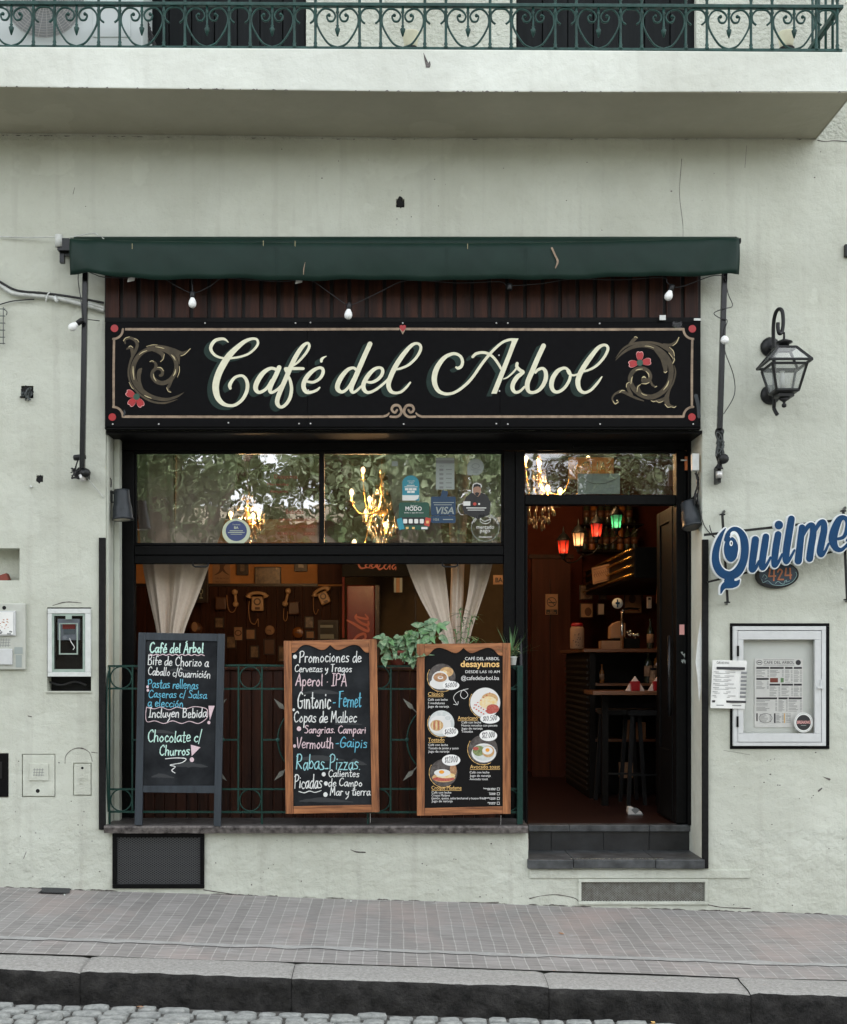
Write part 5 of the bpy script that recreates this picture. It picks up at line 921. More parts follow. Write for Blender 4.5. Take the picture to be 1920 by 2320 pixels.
b = MB().m(M['ink']); b.text('CAFE DEL ARBOL', 1731, 1504, 6.5, fm, .0012, 1800); b.rect(1730, 1494.5, 1800, 1495.2, fm, .001); b.rect(1730, 1506.5, 1800, 1507.2, fm, .001); b.disc(1809, 1501, 6, 6, fm, .001, 16); b.ring(1721, 1501, 6.5, 5.5, 1, fm, .001, 20); b.rect(1717, 1500, 1725, 1502, fm, .001)
for r_, w_ in (((1714, 1511), (1743, 'ENTRADAS')), ((1745, 1511), (1776, 'PASTAS')), ((1779, 1511), (1796, 'POSTRES')), ((1799, 1511), (1817, 'VINOS')), ((1714, 1536), (1742, 'DESAYUNOS')), ((1744, 1549), (1768, 'CARNES')), ((1771, 1549), (1797, 'ENSALADAS')), ((1799, 1549), (1817, 'TRAGOS')), ((1714, 1580), (1761, 'PIZZAS')), ((1764, 1580), (1785, 'MINUTAS')), ((1787, 1580), (1817, 'SANDWICHES'))): b.rect(r_[0], r_[1], w_[0], r_[1]+4.4, fm, .001)
b.rect(1714, 1616, 1717, 1634, fm, .001); b.rect(1754, 1616, 1757.5, 1638, fm, .001); b.ring(1735, 1627, 15, 11, .8, fm, .001)
b.m(M['inkg'])
for x0, x1, y0, y1 in ((1714, 1743, 1518, 1534), (1745, 1776, 1518, 1533), (1779, 1796, 1518, 1546), (1799, 1817, 1518, 1546), (1714, 1742, 1543, 1562), (1744, 1768, 1556, 1577), (1771, 1797, 1556, 1577), (1799, 1817, 1556, 1577), (1714, 1761, 1587, 1612), (1764, 1785, 1587, 1612), (1787, 1817, 1587, 1612), (1722, 1748, 1618, 1636), (1759, 1776, 1617, 1637), (1781, 1792, 1617, 1637)):
    y = y0
    while y < y1: b.rect(x0, y, x0+(x1-x0)*random.uniform(.4, .72), y+.9, fm, .001); b.rect(x1-4, y, x1, y+.9, fm, .001); y += random.choice((2.5, 2.5, 3.4))
b.m(M['terra']); b.rect(1745, 1536, 1763, 1546, fm, .001); b.m(M['leafd']); b.rect(1769, 1536, 1776, 1546, fm, .001); b.m(M['gold']); b.rect(1776.5, 1616, 1779, 1638, fm, .001)
b.build('menu_print', mp_)
sk = thing('round_sticker', 'round black and white sticker at the lower corner of the menu case glass', 'sticker', P(1821, 1637, -.02)); fk = plane(-.0172)
b = MB().m(M['paper']); b.disc(1821, 1637, 21.5, 22.5, fk, 0); b.build('disc', sk); b = MB().m(M['stK']); b.disc(1821, 1637, 16.5, 17.5, fk, .0006); b.build('black_centre', sk)
b = MB().m(M['stW']); b.ring(1821, 1637, 19.8, 20.8, .9, fk, .0006); b.m(M['pink']); b.text('BREAKING', 1806, 1639.5, 6.5, fk, .0012, 1836, .02, .15); b.m(M['stW']); b.rect(1815, 1643, 1827, 1644, fk, .0012); b.build('print', sk)
# taped sheet
tp = thing('taped_sheet', 'white price list in a plastic sleeve taped to the left edge of the menu case', 'paper', P(1650, 1605, -.045)); ft = lambda x, y, o=0: P(x, y, -.045)+Vector((0, -o-.004*math.sin(x*.12)-.003*math.sin(y*.05), 0))
def tilt(x, y): return (x-(y-1550)*.045, y+(x-1650)*.02)
ftt = lambda x, y, o=0: ft(*tilt(x, y), o)
b = MB().m(M['paper']); xs_ = [1613+i*7.7 for i in range(11)]
for i in range(10): b.poly([(xs_[i], 1496), (xs_[i+1], 1496), (xs_[i+1], 1605), (xs_[i], 1605)], ftt)
b.build('sheet', tp)
b = MB().m(M['gclear']); b.poly([(1606, 1492), (1706, 1490), (1706, 1600), (1688, 1612), (1608, 1608)], ftt, .004); b.build('plastic_sleeve', tp)
b = MB().m(M['ink']); b.text('Café del Arbol', 1622, 1504, 5.6, ftt, .002, 1650); b.rect(1622, 1511, 1686, 1517, ftt, .0015); b.rect(1616, 1587, 1692, 1592, ftt, .0015)
b.m(M['inkg'])
for i in range(7):
    y = 1522+i*9; b.rect(1616, y, 1616+random.uniform(40, 56), y+1.1, ftt, .0015); b.rect(1620, y+3.2, 1620+random.uniform(24, 36), y+4.2, ftt, .0015); b.rect(1678, y-1, 1691, y+4.6, ftt, .0015)
b.rect(1626, 1597, 1642, 1599, ftt, .0015); b.rect(1662, 1597, 1682, 1599, ftt, .0015); b.build('print', tp)
cable([(1904, 1558, -.005), (1910, 1561, -.02)], .005, 'wall_hook', 'small pale hook stub in the wall right of the menu case', 'hook', M['conduit'])
# ================================================================ left wall fittings
mt = thing('meter_box', 'white electricity meter box with smoked cover and dark gap below', 'meter box', P(157, 1530, -.02))
b = MB().m(M['white'])
for r_ in ((108, 1379, 206, 1390), (108, 1523, 206, 1533), (108, 1390.2, 118, 1522.8), (193, 1390.2, 206, 1522.8)): b.pbox(*r_, -.018, .02)
b.build('outer_frame', mt, bevel=.003)
b = MB().m(M['tealpl'])
for r_ in ((118.3, 1390.3, 192.7, 1395), (118.3, 1516, 192.7, 1522.7), (118.3, 1395.2, 123, 1515.8), (188, 1395.2, 192.7, 1515.8)): b.pbox(*r_, -.012, .02)
b.build('inner_frame', mt)
b = MB().m(M['dark']); b.pbox(118, 1390, 193, 1523, .06, .065); b.m(M['alu']); b.pbox(131, 1402, 181, 1450, .006, .058); b.m(M['stR']); b.pbox(142, 1413, 171, 1425, .002, .03); b.m(M['stW']); b.pbox(144, 1426, 170, 1437, .002, .03); b.m(M['paper']); b.disc(147, 1444, 4.5, 4, plane(.0055)); b.build('meter', mt)
b = MB().m(M['gsmoke']); b.pbox(123, 1395, 188, 1516, -.008, -.006); b.build('smoked_cover', mt)
b = MB().m(M['tealpl'])
for r_ in ((134, 1412, 137, 1483), (174, 1412, 177, 1483), (137.2, 1480, 173.8, 1483), (137.2, 1412, 173.8, 1414)): b.pbox(*r_, -.012, -.0082)
b.pbox(149, 1393, 163, 1403, -.014, -.0125); b.build('window_rim', mt)
b = MB().m(M['white']); b.tube([P(158, 1446, -.01), P(162, 1455, -.012), (P(169, 1466, -.012)), P(166, 1472, -.01)], .003, 5, 4); b.build('seal_wire', mt)
b = MB().m(M['cable']); b.tube([P(112, 1545, .06), P(140, 1552, .05), P(170, 1544, .06), P(196, 1552, .05)], .008, 6, 5); b.build('loose_cable', mt)
b = MB().m(M['wall']); b.pbox(104, 1566, 208, 1569, -.012, .002); b.build('mortar_lip', mt)
mp2 = thing('meter_cabinet', 'weathered pale meter panel with orange paper labels at the left edge of the photo', 'meter panel', P(20, 1518, -.03))
b = MB().m(M['aged']); b.pbox(-70, 1367, 58, 1517, -.025, .002); b.build('panel', mp2, bevel=.006); b = MB().m(M['alu']); b.pbox(-20, 1384, 35, 1440, -.045, -.0255); b.build('label_frame', mp2, bevel=.003)
b = MB().m(M['paper']); b.pbox(-16, 1387, 30, 1437, -.048, -.0455); b.m(M['orange'])
for i in range(26): x, y = random.uniform(-14, 20), random.uniform(1402, 1424); b.rect(x, y, x+random.uniform(1, 4), y+random.uniform(1, 2.4), plane(-.0485))
b.m(M['inkg'])
for i in range(12): x, y = random.uniform(-10, 26), random.uniform(1426, 1436); b.disc(x, y, 2.5, 2, plane(-.0487+i*.00003), 0, 7)
b.build('label', mp2)
b = MB().m(M['alu']); b.pbox(-30, 1470, 28, 1506, -.04, -.0255); b.build('lower_cover', mp2, bevel=.004); b = MB().m(M['dark']); b.disc(10, 1377, 4.5, 4.5, plane(-.0262)); b.build('lock_hole', mp2)
b = MB().m(M['inkg']); fl_ = plane(-.0262)
for i in range(4): b.ribbon([(4+i*6-1, 1447, .9), (2+i*6-1, 1466, .9)], fl_)
for i in range(3): b.ribbon([(2, 1450+i*6, .9), (24, 1450+i*6, .9)], fl_, .0003)
b.build('engraved_grid', mp2); b = MB().m(M['stW']); b.rect(33, 1466, 52, 1482, fl_); b.rect(36, 1484, 50, 1512, fl_); b.build('torn_label', mp2)
# red block inside the square niche
b = MB().m(M['terra']); b.obox(P(10, 1310, .08), Vector((.03, 0, .01)), Vector((0, .03, 0)), Vector((-.008, 0, .022))); tag(b.build('brick_piece'), 'broken red brick piece lying in the square wall niche', 'brick')
wc = thing('utility_cover', 'painted square utility cover with raised logo plate low on the left wall', 'utility cover', P(88, 1800, 0)); b = MB().m(M['wall']); b.pbox(52, 1710, 124, 1804, -.002, .016); b.build('plate', wc, bevel=.003)
b = MB().m(M['wall']); b.pbox(66, 1729, 110, 1769, -.010, -.0022); b.build('raised_panel', wc, bevel=.004); b = MB().m(M['inkg']); fu = plane(-.0105)
for i in range(4): b.ribbon([(79+i*6, 1741, 1), (77+i*6, 1758, 1)], fu)
for i in range(3): b.ribbon([(76, 1744+i*6, 1), (100, 1744+i*6, 1)], fu, .0003)
b.build('engraved_grid', wc); b = MB().m(M['dark']); b.disc(86, 1792, 4.5, 4.5, plane(-.0025)); b.build('key_hole', wc)
wc = thing('utility_cover', 'narrow painted utility cover with embossed lettering beside the black strip', 'utility cover', P(187, 1800, 0)); b = MB().m(M['wall']); b.pbox(168, 1731, 206, 1801, -.003, .012); b.build('plate', wc, bevel=.003); b = MB().m(M['dark']); b.disc(187, 1740, 3, 3, plane(-.0035)); b.build('key_hole', wc)
b = MB().m(M['wall']); b.text('AGUA', 177, 1768, 6, plane(-.0035), .002, 200); b.text('A.P.', 180, 1778, 6, plane(-.0035), .002, 192); b.build('embossing', wc)
b = MB().m(M['silldk']); b.ribbon([(148, 1730, .8), (150, 1712, 1.2), (165, 1698, 1.5), (185, 1695, 2.2), (203, 1705, 1.2), (210, 1725, .8)], plane(0), .0015, jit=.3); b.ribbon([(208, 1704, 1.6), (222, 1706, 1)], plane(0), .0016); b.build('wall_chip', bld)
bp_ = thing('black_plate', 'flat black utility plate at the left edge of the photo near the pavement', 'utility plate', P(-10, 1800, 0)); b = MB().m(M['black']); b.pbox(-38, 1708, 19, 1805, -.004, .02); b.build('plate', bp_, bevel=.003); b = MB().m(M['blackm']); b.pbox(-20, 1726, 5, 1764, -.010, -.0042); b.build('raised_panel', bp_, bevel=.003)
# wires in the wall hole
b = MB().m(M['cableg'])
for i in range(9): b.tube([P(60+random.uniform(-14, 14), 890+random.uniform(-14, 18), random.uniform(-.05, .04)) for _ in range(5)], .005, 5, 5)
tag(b.build('wire_bunch'), 'bunch of grey cut wires sticking out of a small hole in the left wall', 'wires')
b = MB().m(M['cableg'])
for y in (700, 716, 732, 748, 764, 778): b.tube([P(-40, y, -.05), P(12, y, -.05), P(12, y, -.01)], .003, 5)
for x in (-20, -5, 8): b.tube([P(x, 696, -.05), P(x, 780, -.05)], .003, 5)
b.tube([P(8, 700, -.05), P(16, 706, -.04), P(15, 714, -.02)], .003, 5, 4); tag(b.build('wire_guard'), 'dark wire cage on the wall at the left edge of the photo below the cables', 'wire cage')
b = MB().m(M['white']); b.lathe([(.008, 0), (.008, .015), (.001, .018)], P(72, 1103, 0), (0, -1, 0), 8); tag(b.build('wall_plug'), 'small white wall plug below the tiny square hole in the left wall', 'wall plug')
b = MB().m(M['blackm']); b.pbox(1916, 553, 1935, 580, -.03, 0); tag(b.build('wall_bracket'), 'black bracket end at the right edge of the photo beside the awning height', 'bracket')
# vents
def mesh_vent(name, label, x0, y0, x1, y1, Y, fm_, mm, cell, fw_, wire):
    t = thing(name, label, 'vent', P((x0+x1)/2, y1, Y)); b = MB().m(fm_)
    for r_ in ((x0, y0, x1, y0+fw_), (x0, y1-fw_, x1, y1), (x0, y0+fw_+.2, x0+fw_, y1-fw_-.2), (x1-fw_, y0+fw_+.2, x1, y1-fw_-.2)): b.pbox(*r_, Y-.012, Y+.02)
    b.build('frame', t, bevel=.003); b = MB().m(mm); f_ = plane(Y+.004); X0, X1, Y0, Y1 = x0+fw_, x1-fw_, y0+fw_, y1-fw_; k = .62
    n = int((X1-X0+(Y1-Y0)/k)/cell)+1
    for i in range(-int((Y1-Y0)/k/cell)-1, int((X1-X0)/cell)+2):
        for s_ in (1, -1):
            xa = X0+i*cell if s_ > 0 else X1-i*cell; pts = []
            # line y = Y0 + k*(x-xa)*s
            ta, tb = 0.0, (Y1-Y0)/k
            lo = max(ta, (X0-xa)*1 if s_ > 0 else (xa-X1)); hi = min(tb, (X1-xa) if s_ > 0 else (xa-X0))
            if hi > lo: b.ribbon([(xa+s_*lo, Y0+k*lo, wire), (xa+s_*hi, Y0+k*hi, wire)], f_, .001 if s_ > 0 else 0, caps=False)
    b.build('mesh', t); return t
mesh_vent('cellar_vent', 'black expanded metal vent in the plinth under the left chalkboard', 255, 1888, 463, 2013, -.004, M['black'], M['mesh'], 8.4, 9, 1.9)
t = mesh_vent('wall_grille', 'low grey expanded metal grille under the door steps', 1311, 1992, 1605, 2050, 0, M['plinth'], M['rust'], 6.2, 7, 1.7)
dg_ = thing('drain_grate', 'small dark drain grate in the pavement against the left wall', 'drain', (P(127, 0).x, -.06, zpave(P(127, 0).x, -.06))); b = MB().m(M['mesh'])
for i in range(8):
    y = -.015-.016*i; xa, xb = (95-VX)*K(y), (158-VX)*K(y); b.bar((xa, y, zpave(xa, y)+.010), (xb, y, zpave(xb, y)+.010), .006)
for i in range(7): x = (97-VX)*K(-.06)+i*.029; b.bar((x, -.01, zpave(x, -.01)+.006), (x, -.14, zpave(x, -.14)+.006), .005)
b.m(M['dark']); xa, xb = (95-VX)*K(-.06), (158-VX)*K(-.06); b.add([(xa, -.145, zpave(xa, -.145)+.0075), (xb, -.145, zpave(xb, -.145)+.0075), (xb, -.004, zpave(xb, 0)+.0075), (xa, -.004, zpave(xa, 0)+.0075)], [(0, 1, 2, 3)]); b.build('grate', dg_)
# ================================================================ green front railing
YG = .03
gr = thing('window_railing', 'green iron railing with rings and spear tips in front of the window', 'railing', P(715, 1868, YG))
def gbar(pts, w, name='bar', flat=False):
    b = MB().m(M['gate'])
    for a_, c_2 in zip(pts[:-1], pts[1:]): b.bar(P(*a_, YG), P(*c_2, YG), w*K(YG), (w*.5 if flat else w)*K(YG))
    return b.build(name, gr)
gbar([(246, 1509), (400, 1509), (560, 1507), (700, 1509), (1185, 1510)], 4.6, 'rail'); gbar([(246, 1560), (560, 1560.5), (1185, 1561)], 4.2, 'rail'); gbar([(250, 1788), (1185, 1787)], 4.2, 'rail'); gbar([(250, 1839), (700, 1840), (1185, 1840)], 4.6, 'rail')
VB = [249, 301, 541, 594, 834, 886, 1127]
for x in VB: gbar([(x, 1509), (x-.6, 1839)], 3.6, 'upright')
for x in (594, 834, 249): gbar([(x, 1839), (x, 1870)], 4, 'foot')
b = MB().m(M['gate']); b.pbox(1172, 1508, 1185, 1868, YG-.02, YG+.02); b.build('end_post', gr, bevel=.003)
for i in range(4):
    cx = (VB[2*i]+(VB[2*i+1] if i < 3 else 1178))/2
    for cy in (1535, 1813):
        b = MB().m(M['gate']); b.tube([P(cx+24*math.cos(t*math.pi/16), cy+24.5*math.sin(t*math.pi/16), YG) for t in range(33)], 1.7*K(YG), 6); b.build('small_ring', gr)
for i in range(3):
    xa, xb = VB[2*i+1], VB[2*i+2]; cx = (xa+xb)/2; cy = 1676
    b = MB().m(M['gate']); b.tube([P(cx+84*math.cos(t*math.pi/24), cy+84*math.sin(t*math.pi/24), YG) for t in range(49)], 2.0*K(YG), 6); b.build('large_ring', gr)
    gbar([(xa, cy), (cx-84, cy)], 3.6, 'tie_bar'); gbar([(cx+84, cy), (xb, cy)], 3.6, 'tie_bar')
    for s_ in (-1, 1):
        b = MB().m(M['teal']); p = P(cx+s_*84, cy, YG-.008); b.lathe([(5*K(YG), 0), (5*K(YG), .006), (2*K(YG), .008)], p, (0, -1, 0), 10); b.build('rosette', gr)
        for t in (-1, 1):
            b = MB().m(M['spear']); f_ = plane(YG-.006); d = math.sqrt(.5); ux, uy = s_*d, t*d; nx, ny = -uy, ux; o_ = (cx+ux*100, cy+uy*100)
            b.prism([(o_[0]+nx*2, o_[1]+ny*2), (o_[0]+ux*8+nx*5.5, o_[1]+uy*8+ny*5.5), (o_[0]+ux*32, o_[1]+uy*32), (o_[0]+ux*8-nx*5.5, o_[1]+uy*8-ny*5.5), (o_[0]-nx*2, o_[1]-ny*2)], f_, .004, -.004); b.bar(P(cx+ux*84, cy+uy*84, YG), P(o_[0]+ux*3, o_[1]+uy*3, YG), 2.5*K(YG)); b.build('spear_tip', gr)
# the return of the railing to the wall at its left end
b = MB().m(M['gate']); b.tube([P(247, 1520, YG), P(243, 1560, YG-.02), P(242, 1700, YG-.02), P(246, 1839, YG)], 2*K(YG), 6, 6); b.build('loose_rod', gr)
# ================================================================ handwriting
HG = {
 'a': (.5, [[(.42, .45), (.25, .5), (.06, .3), (.1, .05), (.25, .02), (.42, .3)], [(.43, .5), (.41, .2), (.46, .02), (.52, .05)]]), 'b': (.48, [[(.08, .95), (.07, .02)], [(.07, .3), (.25, .5), (.42, .3), (.3, .03), (.07, .08)]]),
 'c': (.42, [[(.4, .42), (.22, .5), (.06, .25), (.2, .01), (.4, .08)]]), 'd': (.5, [[(.42, .45), (.25, .5), (.06, .3), (.1, .05), (.25, .02), (.42, .3)], [(.44, .95), (.42, .3), (.47, .02)]]),
 'e': (.45, [[(.06, .26), (.38, .3), (.34, .48), (.18, .5), (.05, .25), (.18, .01), (.42, .1)]]), 'f': (.36, [[(.38, .88), (.26, .97), (.17, .8), (.15, .02)], [(.03, .5), (.32, .52)]]),
 'g': (.48, [[(.42, .45), (.25, .5), (.06, .3), (.1, .05), (.25, .02), (.42, .3)], [(.43, .5), (.42, -.1), (.3, -.38), (.06, -.3)]]), 'h': (.5, [[(.08, .95), (.07, 0)], [(.07, .25), (.2, .48), (.38, .42), (.4, .2), (.42, 0)]]),
 'i': (.2, [[(.1, .48), (.1, .02)], [(.1, .68), (.11, .72)]]), 'l': (.2, [[(.1, .95), (.09, .1), (.15, .02)]]), 'm': (.72, [[(.07, .48), (.07, 0)], [(.07, .3), (.2, .48), (.32, .4), (.34, 0)], [(.34, .3), (.48, .48), (.6, .4), (.63, 0)]]),
 'n': (.5, [[(.07, .48), (.07, 0)], [(.07, .28), (.22, .48), (.38, .4), (.42, 0)]]), 'o': (.48, [[(.25, .5), (.06, .25), (.22, .01), (.42, .24), (.25, .5)]]), 'p': (.48, [[(.08, .5), (.07, -.42)], [(.07, .35), (.25, .5), (.42, .28), (.28, .02), (.07, .1)]]),
 'r': (.36, [[(.07, .48), (.08, 0)], [(.08, .28), (.2, .48), (.35, .46)]]), 's': (.4, [[(.36, .45), (.2, .5), (.08, .38), (.3, .2), (.3, .05), (.05, .03)]]), 't': (.36, [[(.18, .85), (.17, .1), (.28, .01), (.34, .06)], [(.03, .55), (.34, .56)]]),
 'u': (.5, [[(.07, .48), (.08, .12), (.22, .01), (.4, .2)], [(.41, .48), (.41, .12), (.48, .01)]]), 'v': (.44, [[(.05, .48), (.2, .01), (.4, .48)]]), 'y': (.46, [[(.05, .48), (.1, .2), (.25, .15), (.4, .45)], [(.41, .48), (.34, -.1), (.12, -.4)]]),
 'z': (.42, [[(.06, .47), (.37, .47)], [(.37, .47), (.06, .02)], [(.06, .02), (.4, .03)]]),
 'A': (.62, [[(.04, 0), (.32, .98)], [(.32, .98), (.56, 0)], [(.12, .36), (.5, .38)]]), 'B': (.58, [[(.08, .98), (.07, 0)], [(.07, .96), (.38, .92), (.42, .68), (.12, .52)], [(.12, .52), (.48, .42), (.45, .06), (.07, .02)]]),
 'C': (.58, [[(.52, .82), (.38, .98), (.1, .7), (.08, .25), (.3, .01), (.55, .15)]]), 'F': (.52, [[(.1, .95), (.08, 0)], [(.02, .96), (.5, .98)], [(.08, .52), (.4, .54)]]), 'G': (.62, [[(.52, .84), (.34, .98), (.08, .6), (.12, .12), (.36, .02), (.52, .2), (.5, .44)], [(.3, .44), (.58, .45)]]),
 'I': (.3, [[(.15, .96), (.14, 0)], [(.02, .96), (.28, .97)], [(.02, 0), (.28, .02)]]), 'M': (.74, [[(.06, 0), (.12, .96)], [(.12, .96), (.32, .3)], [(.32, .3), (.56, .97)], [(.56, .97), (.64, 0)]]), 'P': (.54, [[(.1, .95), (.07, 0)], [(.02, .84), (.25, .99), (.48, .85), (.42, .55), (.1, .45)]]),
 'R': (.58, [[(.1, .95), (.07, 0)], [(.02, .84), (.25, .99), (.48, .85), (.42, .55), (.1, .45)], [(.14, .46), (.52, 0)]]), 'S': (.5, [[(.45, .88), (.25, .99), (.08, .78), (.42, .42), (.36, .05), (.05, .08)]]), 'T': (.54, [[(.27, .96), (.25, 0)], [(.02, .95), (.52, .98)]]), 'V': (.56, [[(.04, .97), (.25, .01), (.54, .98)]]),
 '0': (.46, [[(.25, .98), (.06, .5), (.2, .01), (.4, .48), (.25, .98)]]), '1': (.26, [[(.04, .78), (.16, .98)], [(.16, .98), (.14, 0)]]), '2': (.46, [[(.06, .75), (.25, .98), (.38, .72), (.05, .03)], [(.05, .03), (.42, .02)]]), '5': (.46, [[(.4, .97), (.1, .95)], [(.1, .95), (.08, .55)], [(.08, .55), (.36, .5), (.36, .08), (.05, .05)]]),
 '6': (.46, [[(.36, .95), (.1, .5), (.1, .08), (.34, .05), (.36, .4), (.1, .35)]]), '8': (.46, [[(.25, .5), (.08, .75), (.25, .98), (.38, .75), (.25, .5), (.06, .22), (.24, .01), (.42, .24), (.25, .5)]]), '$': (.4, [[(.36, .82), (.2, .9), (.06, .7), (.34, .4), (.28, .12), (.05, .15)], [(.21, 1.0), (.2, 0)]]),
 '.': (.2, [[(.08, .03), (.1, .04)]]), '-': (.36, [[(.04, .28), (.3, .3)]]), '_': (.36, [[(.02, .04), (.32, .05)]]), '/': (.3, [[(.26, 1.0), (.04, -.1)]]), '·': (.24, [[(.1, .3), (.12, .31)]]), '!': (.2, [[(.1, .95), (.1, .3)], [(.1, .03), (.11, .05)]]), '@': (.7, []), ' ': (.26, [])}
AC = {'é': 'e', 'á': 'a', 'ó': 'o', 'í': 'i', 'Á': 'A'}
def hand(b, txt, x0, yb, x1, h, fn, off, w, slope=0.0, jit=.3, wob=.045, slant=.08):
    tot = sum(HG[AC.get(c, c)][0]+.05 for c in txt); sx = (x1-x0)/tot; x = 0; n = 0
    for c in txt:
        base = AC.get(c, c); adv, sts = HG[base]; sts = list(sts); dy = random.uniform(-wob, wob); sc2 = random.uniform(.95, 1.06)
        if c != base: hgt = .62 if base.islower() else 1.06; sts = sts+[[(.22, hgt), (.36, hgt+.18)]]
        for s_ in sts:
            pts = []
            for (u, v) in s_:
                X = x0+(x+u+slant*v+random.uniform(-.022, .022))*sx; Y_ = yb-(v*sc2+dy+random.uniform(-.02, .02))*h+slope*(X-x0); pts.append((X, Y_, w*random.uniform(.85, 1.1)))
            b.ribbon(pts, fn, off+n*.00003, 5, step=1e-6, jit=jit); n += 1
        x += adv+.05
# ---------------- slate easel with the specials
YA = -.035
ea = thing('chalkboard_easel', 'slate grey framed chalkboard easel with mint chalk heading standing on the sill', 'chalkboard', P(400, 1871, YA))
def quadmap(tl, tr, bl, br, Y0, Y1):     # rectangle in the photo's own drawing units, leaning from Y1 at the top to Y0 at the bottom
    ytop, ybot = (tl[1]+tr[1])/2, (bl[1]+br[1])/2
    return lambda x, y, o=0.0: P(x, y, Y0+(Y1-Y0)*(ybot-y)/(ybot-ytop))+Vector((0, -o, 0))
fe = quadmap((315, 1433), (510, 1436), (306, 1870), (498, 1872), -.045, .012)
b = MB().m(M['bframe']); b.prism([(315, 1433), (331.5, 1433.3), (323, 1869.5), (306, 1869)], fe, .012, -.012); b.build('leg', ea, bevel=.002)
b = MB().m(M['bframe']); b.prism([(494, 1436), (510.5, 1436.3), (501, 1872), (485, 1871)], fe, .012, -.012); b.build('leg', ea, bevel=.002)
b = MB().m(M['bframe']); b.prism([(331.7, 1433.5), (493.8, 1436), (493.5, 1453), (331.3, 1450)], fe, .010, -.010); b.prism([(325.2, 1780), (490, 1780), (489.7, 1797), (324.8, 1795)], fe, .010, -.010); b.build('cross_rail', ea, bevel=.002)
b = MB().m(M['board']); b.prism([(331, 1448), (494, 1450), (489.7, 1782), (325, 1782)], fe, .003, -.006); b.build('slate', ea)
FO = .0042
def chalkset(prefix, parent, fn, jobs):
    b = MB()
    for mk, fs2 in jobs:
        b.m(M[mk])
        for f_ in fs2: f_(b, fn)
    b.build(prefix, parent)
H = lambda t, x0, yb, x1, h, w=2.4, sl=0.0, **k: (lambda b, fn: hand(b, t, x0, yb, x1, h, fn, FO+random.uniform(0, .0006), w*.86, sl, **k))
L = lambda pts, w=1.8: (lambda b, fn: b.ribbon([(x, y, w) for x, y in pts], fn, FO+random.uniform(0, .0004), 5, step=1e-6, jit=.25))
D = lambda x, y, r=4: (lambda b, fn: b.disc(x, y, r, r*1.1, fn, FO+.0005, 12))
DUST = mat('chalk_dust', (.035, .038, .04), .95)
def smear(b, fn):
    for x, y, L_, w in SM: b.ribbon([(x, y, w*.3), (x+L_*.4, y-3, w), (x+L_, y+2, w*.2)], fn, .0033, 5, step=1e-6, jit=.25)
T = lambda pts: (lambda b, fn: b.poly(pts, fn, FO+.0006))
SM = [(340, 1660, 60, 8), (400, 1735, 70, 12), (345, 1760, 50, 9), (380, 1520, 60, 6)]
M['dust'] = DUST
chalkset('chalk_writing', ea, fe, [('dust', [smear]),
 ('cm', [H('Café del Árbol', 339, 1479, 462, 23, 3.4), H('Chocolate c/', 335, 1681, 458, 28, 2.8), H('Churros', 362, 1711, 431, 23, 2.8)]),
 ('cw', [H('Bife de Chorizo a', 335, 1506, 474, 22, 2.4, .035), H('Caballo c/Guarnición', 336, 1529, 478, 19, 2.2, .055), H('Incluyen Bebida', 338, 1625, 470, 22, 2.6), L([(376, 1719), (400, 1717), (422, 1719), (412, 1728), (386, 1733), (398, 1737), (390, 1745), (397, 1751)], 2)]),
 ('cb', [H('Pastas rellenas', 335, 1558, 451, 21, 2.3, .03), H('Caseras c/ Salsa', 337, 1580, 470, 18, 2.2, .02), H('a elección', 335, 1600, 417, 19, 2.3, .03)]),
 ('cp', [L([(341+i*7.2, 1482+2.5*(i % 2)+.05*i) for i in range(18)], 2), L([(333, 1602), (350, 1606), (366, 1602), (384, 1608), (402, 1602), (420, 1606), (440, 1601), (460, 1603), (470, 1608), (471, 1622), (466, 1630), (450, 1639), (430, 1634), (412, 1639), (392, 1633), (372, 1639), (352, 1633), (334, 1635), (331, 1618), (333, 1602)], 1.6), T([(473, 1599), (487, 1599), (476, 1632)]), D(474, 1637, 3.5), T([(433, 1687), (455, 1693), (435, 1713)]), D(435.5, 1721, 5), D(335, 1556, 3), D(336, 1564, 3)])])
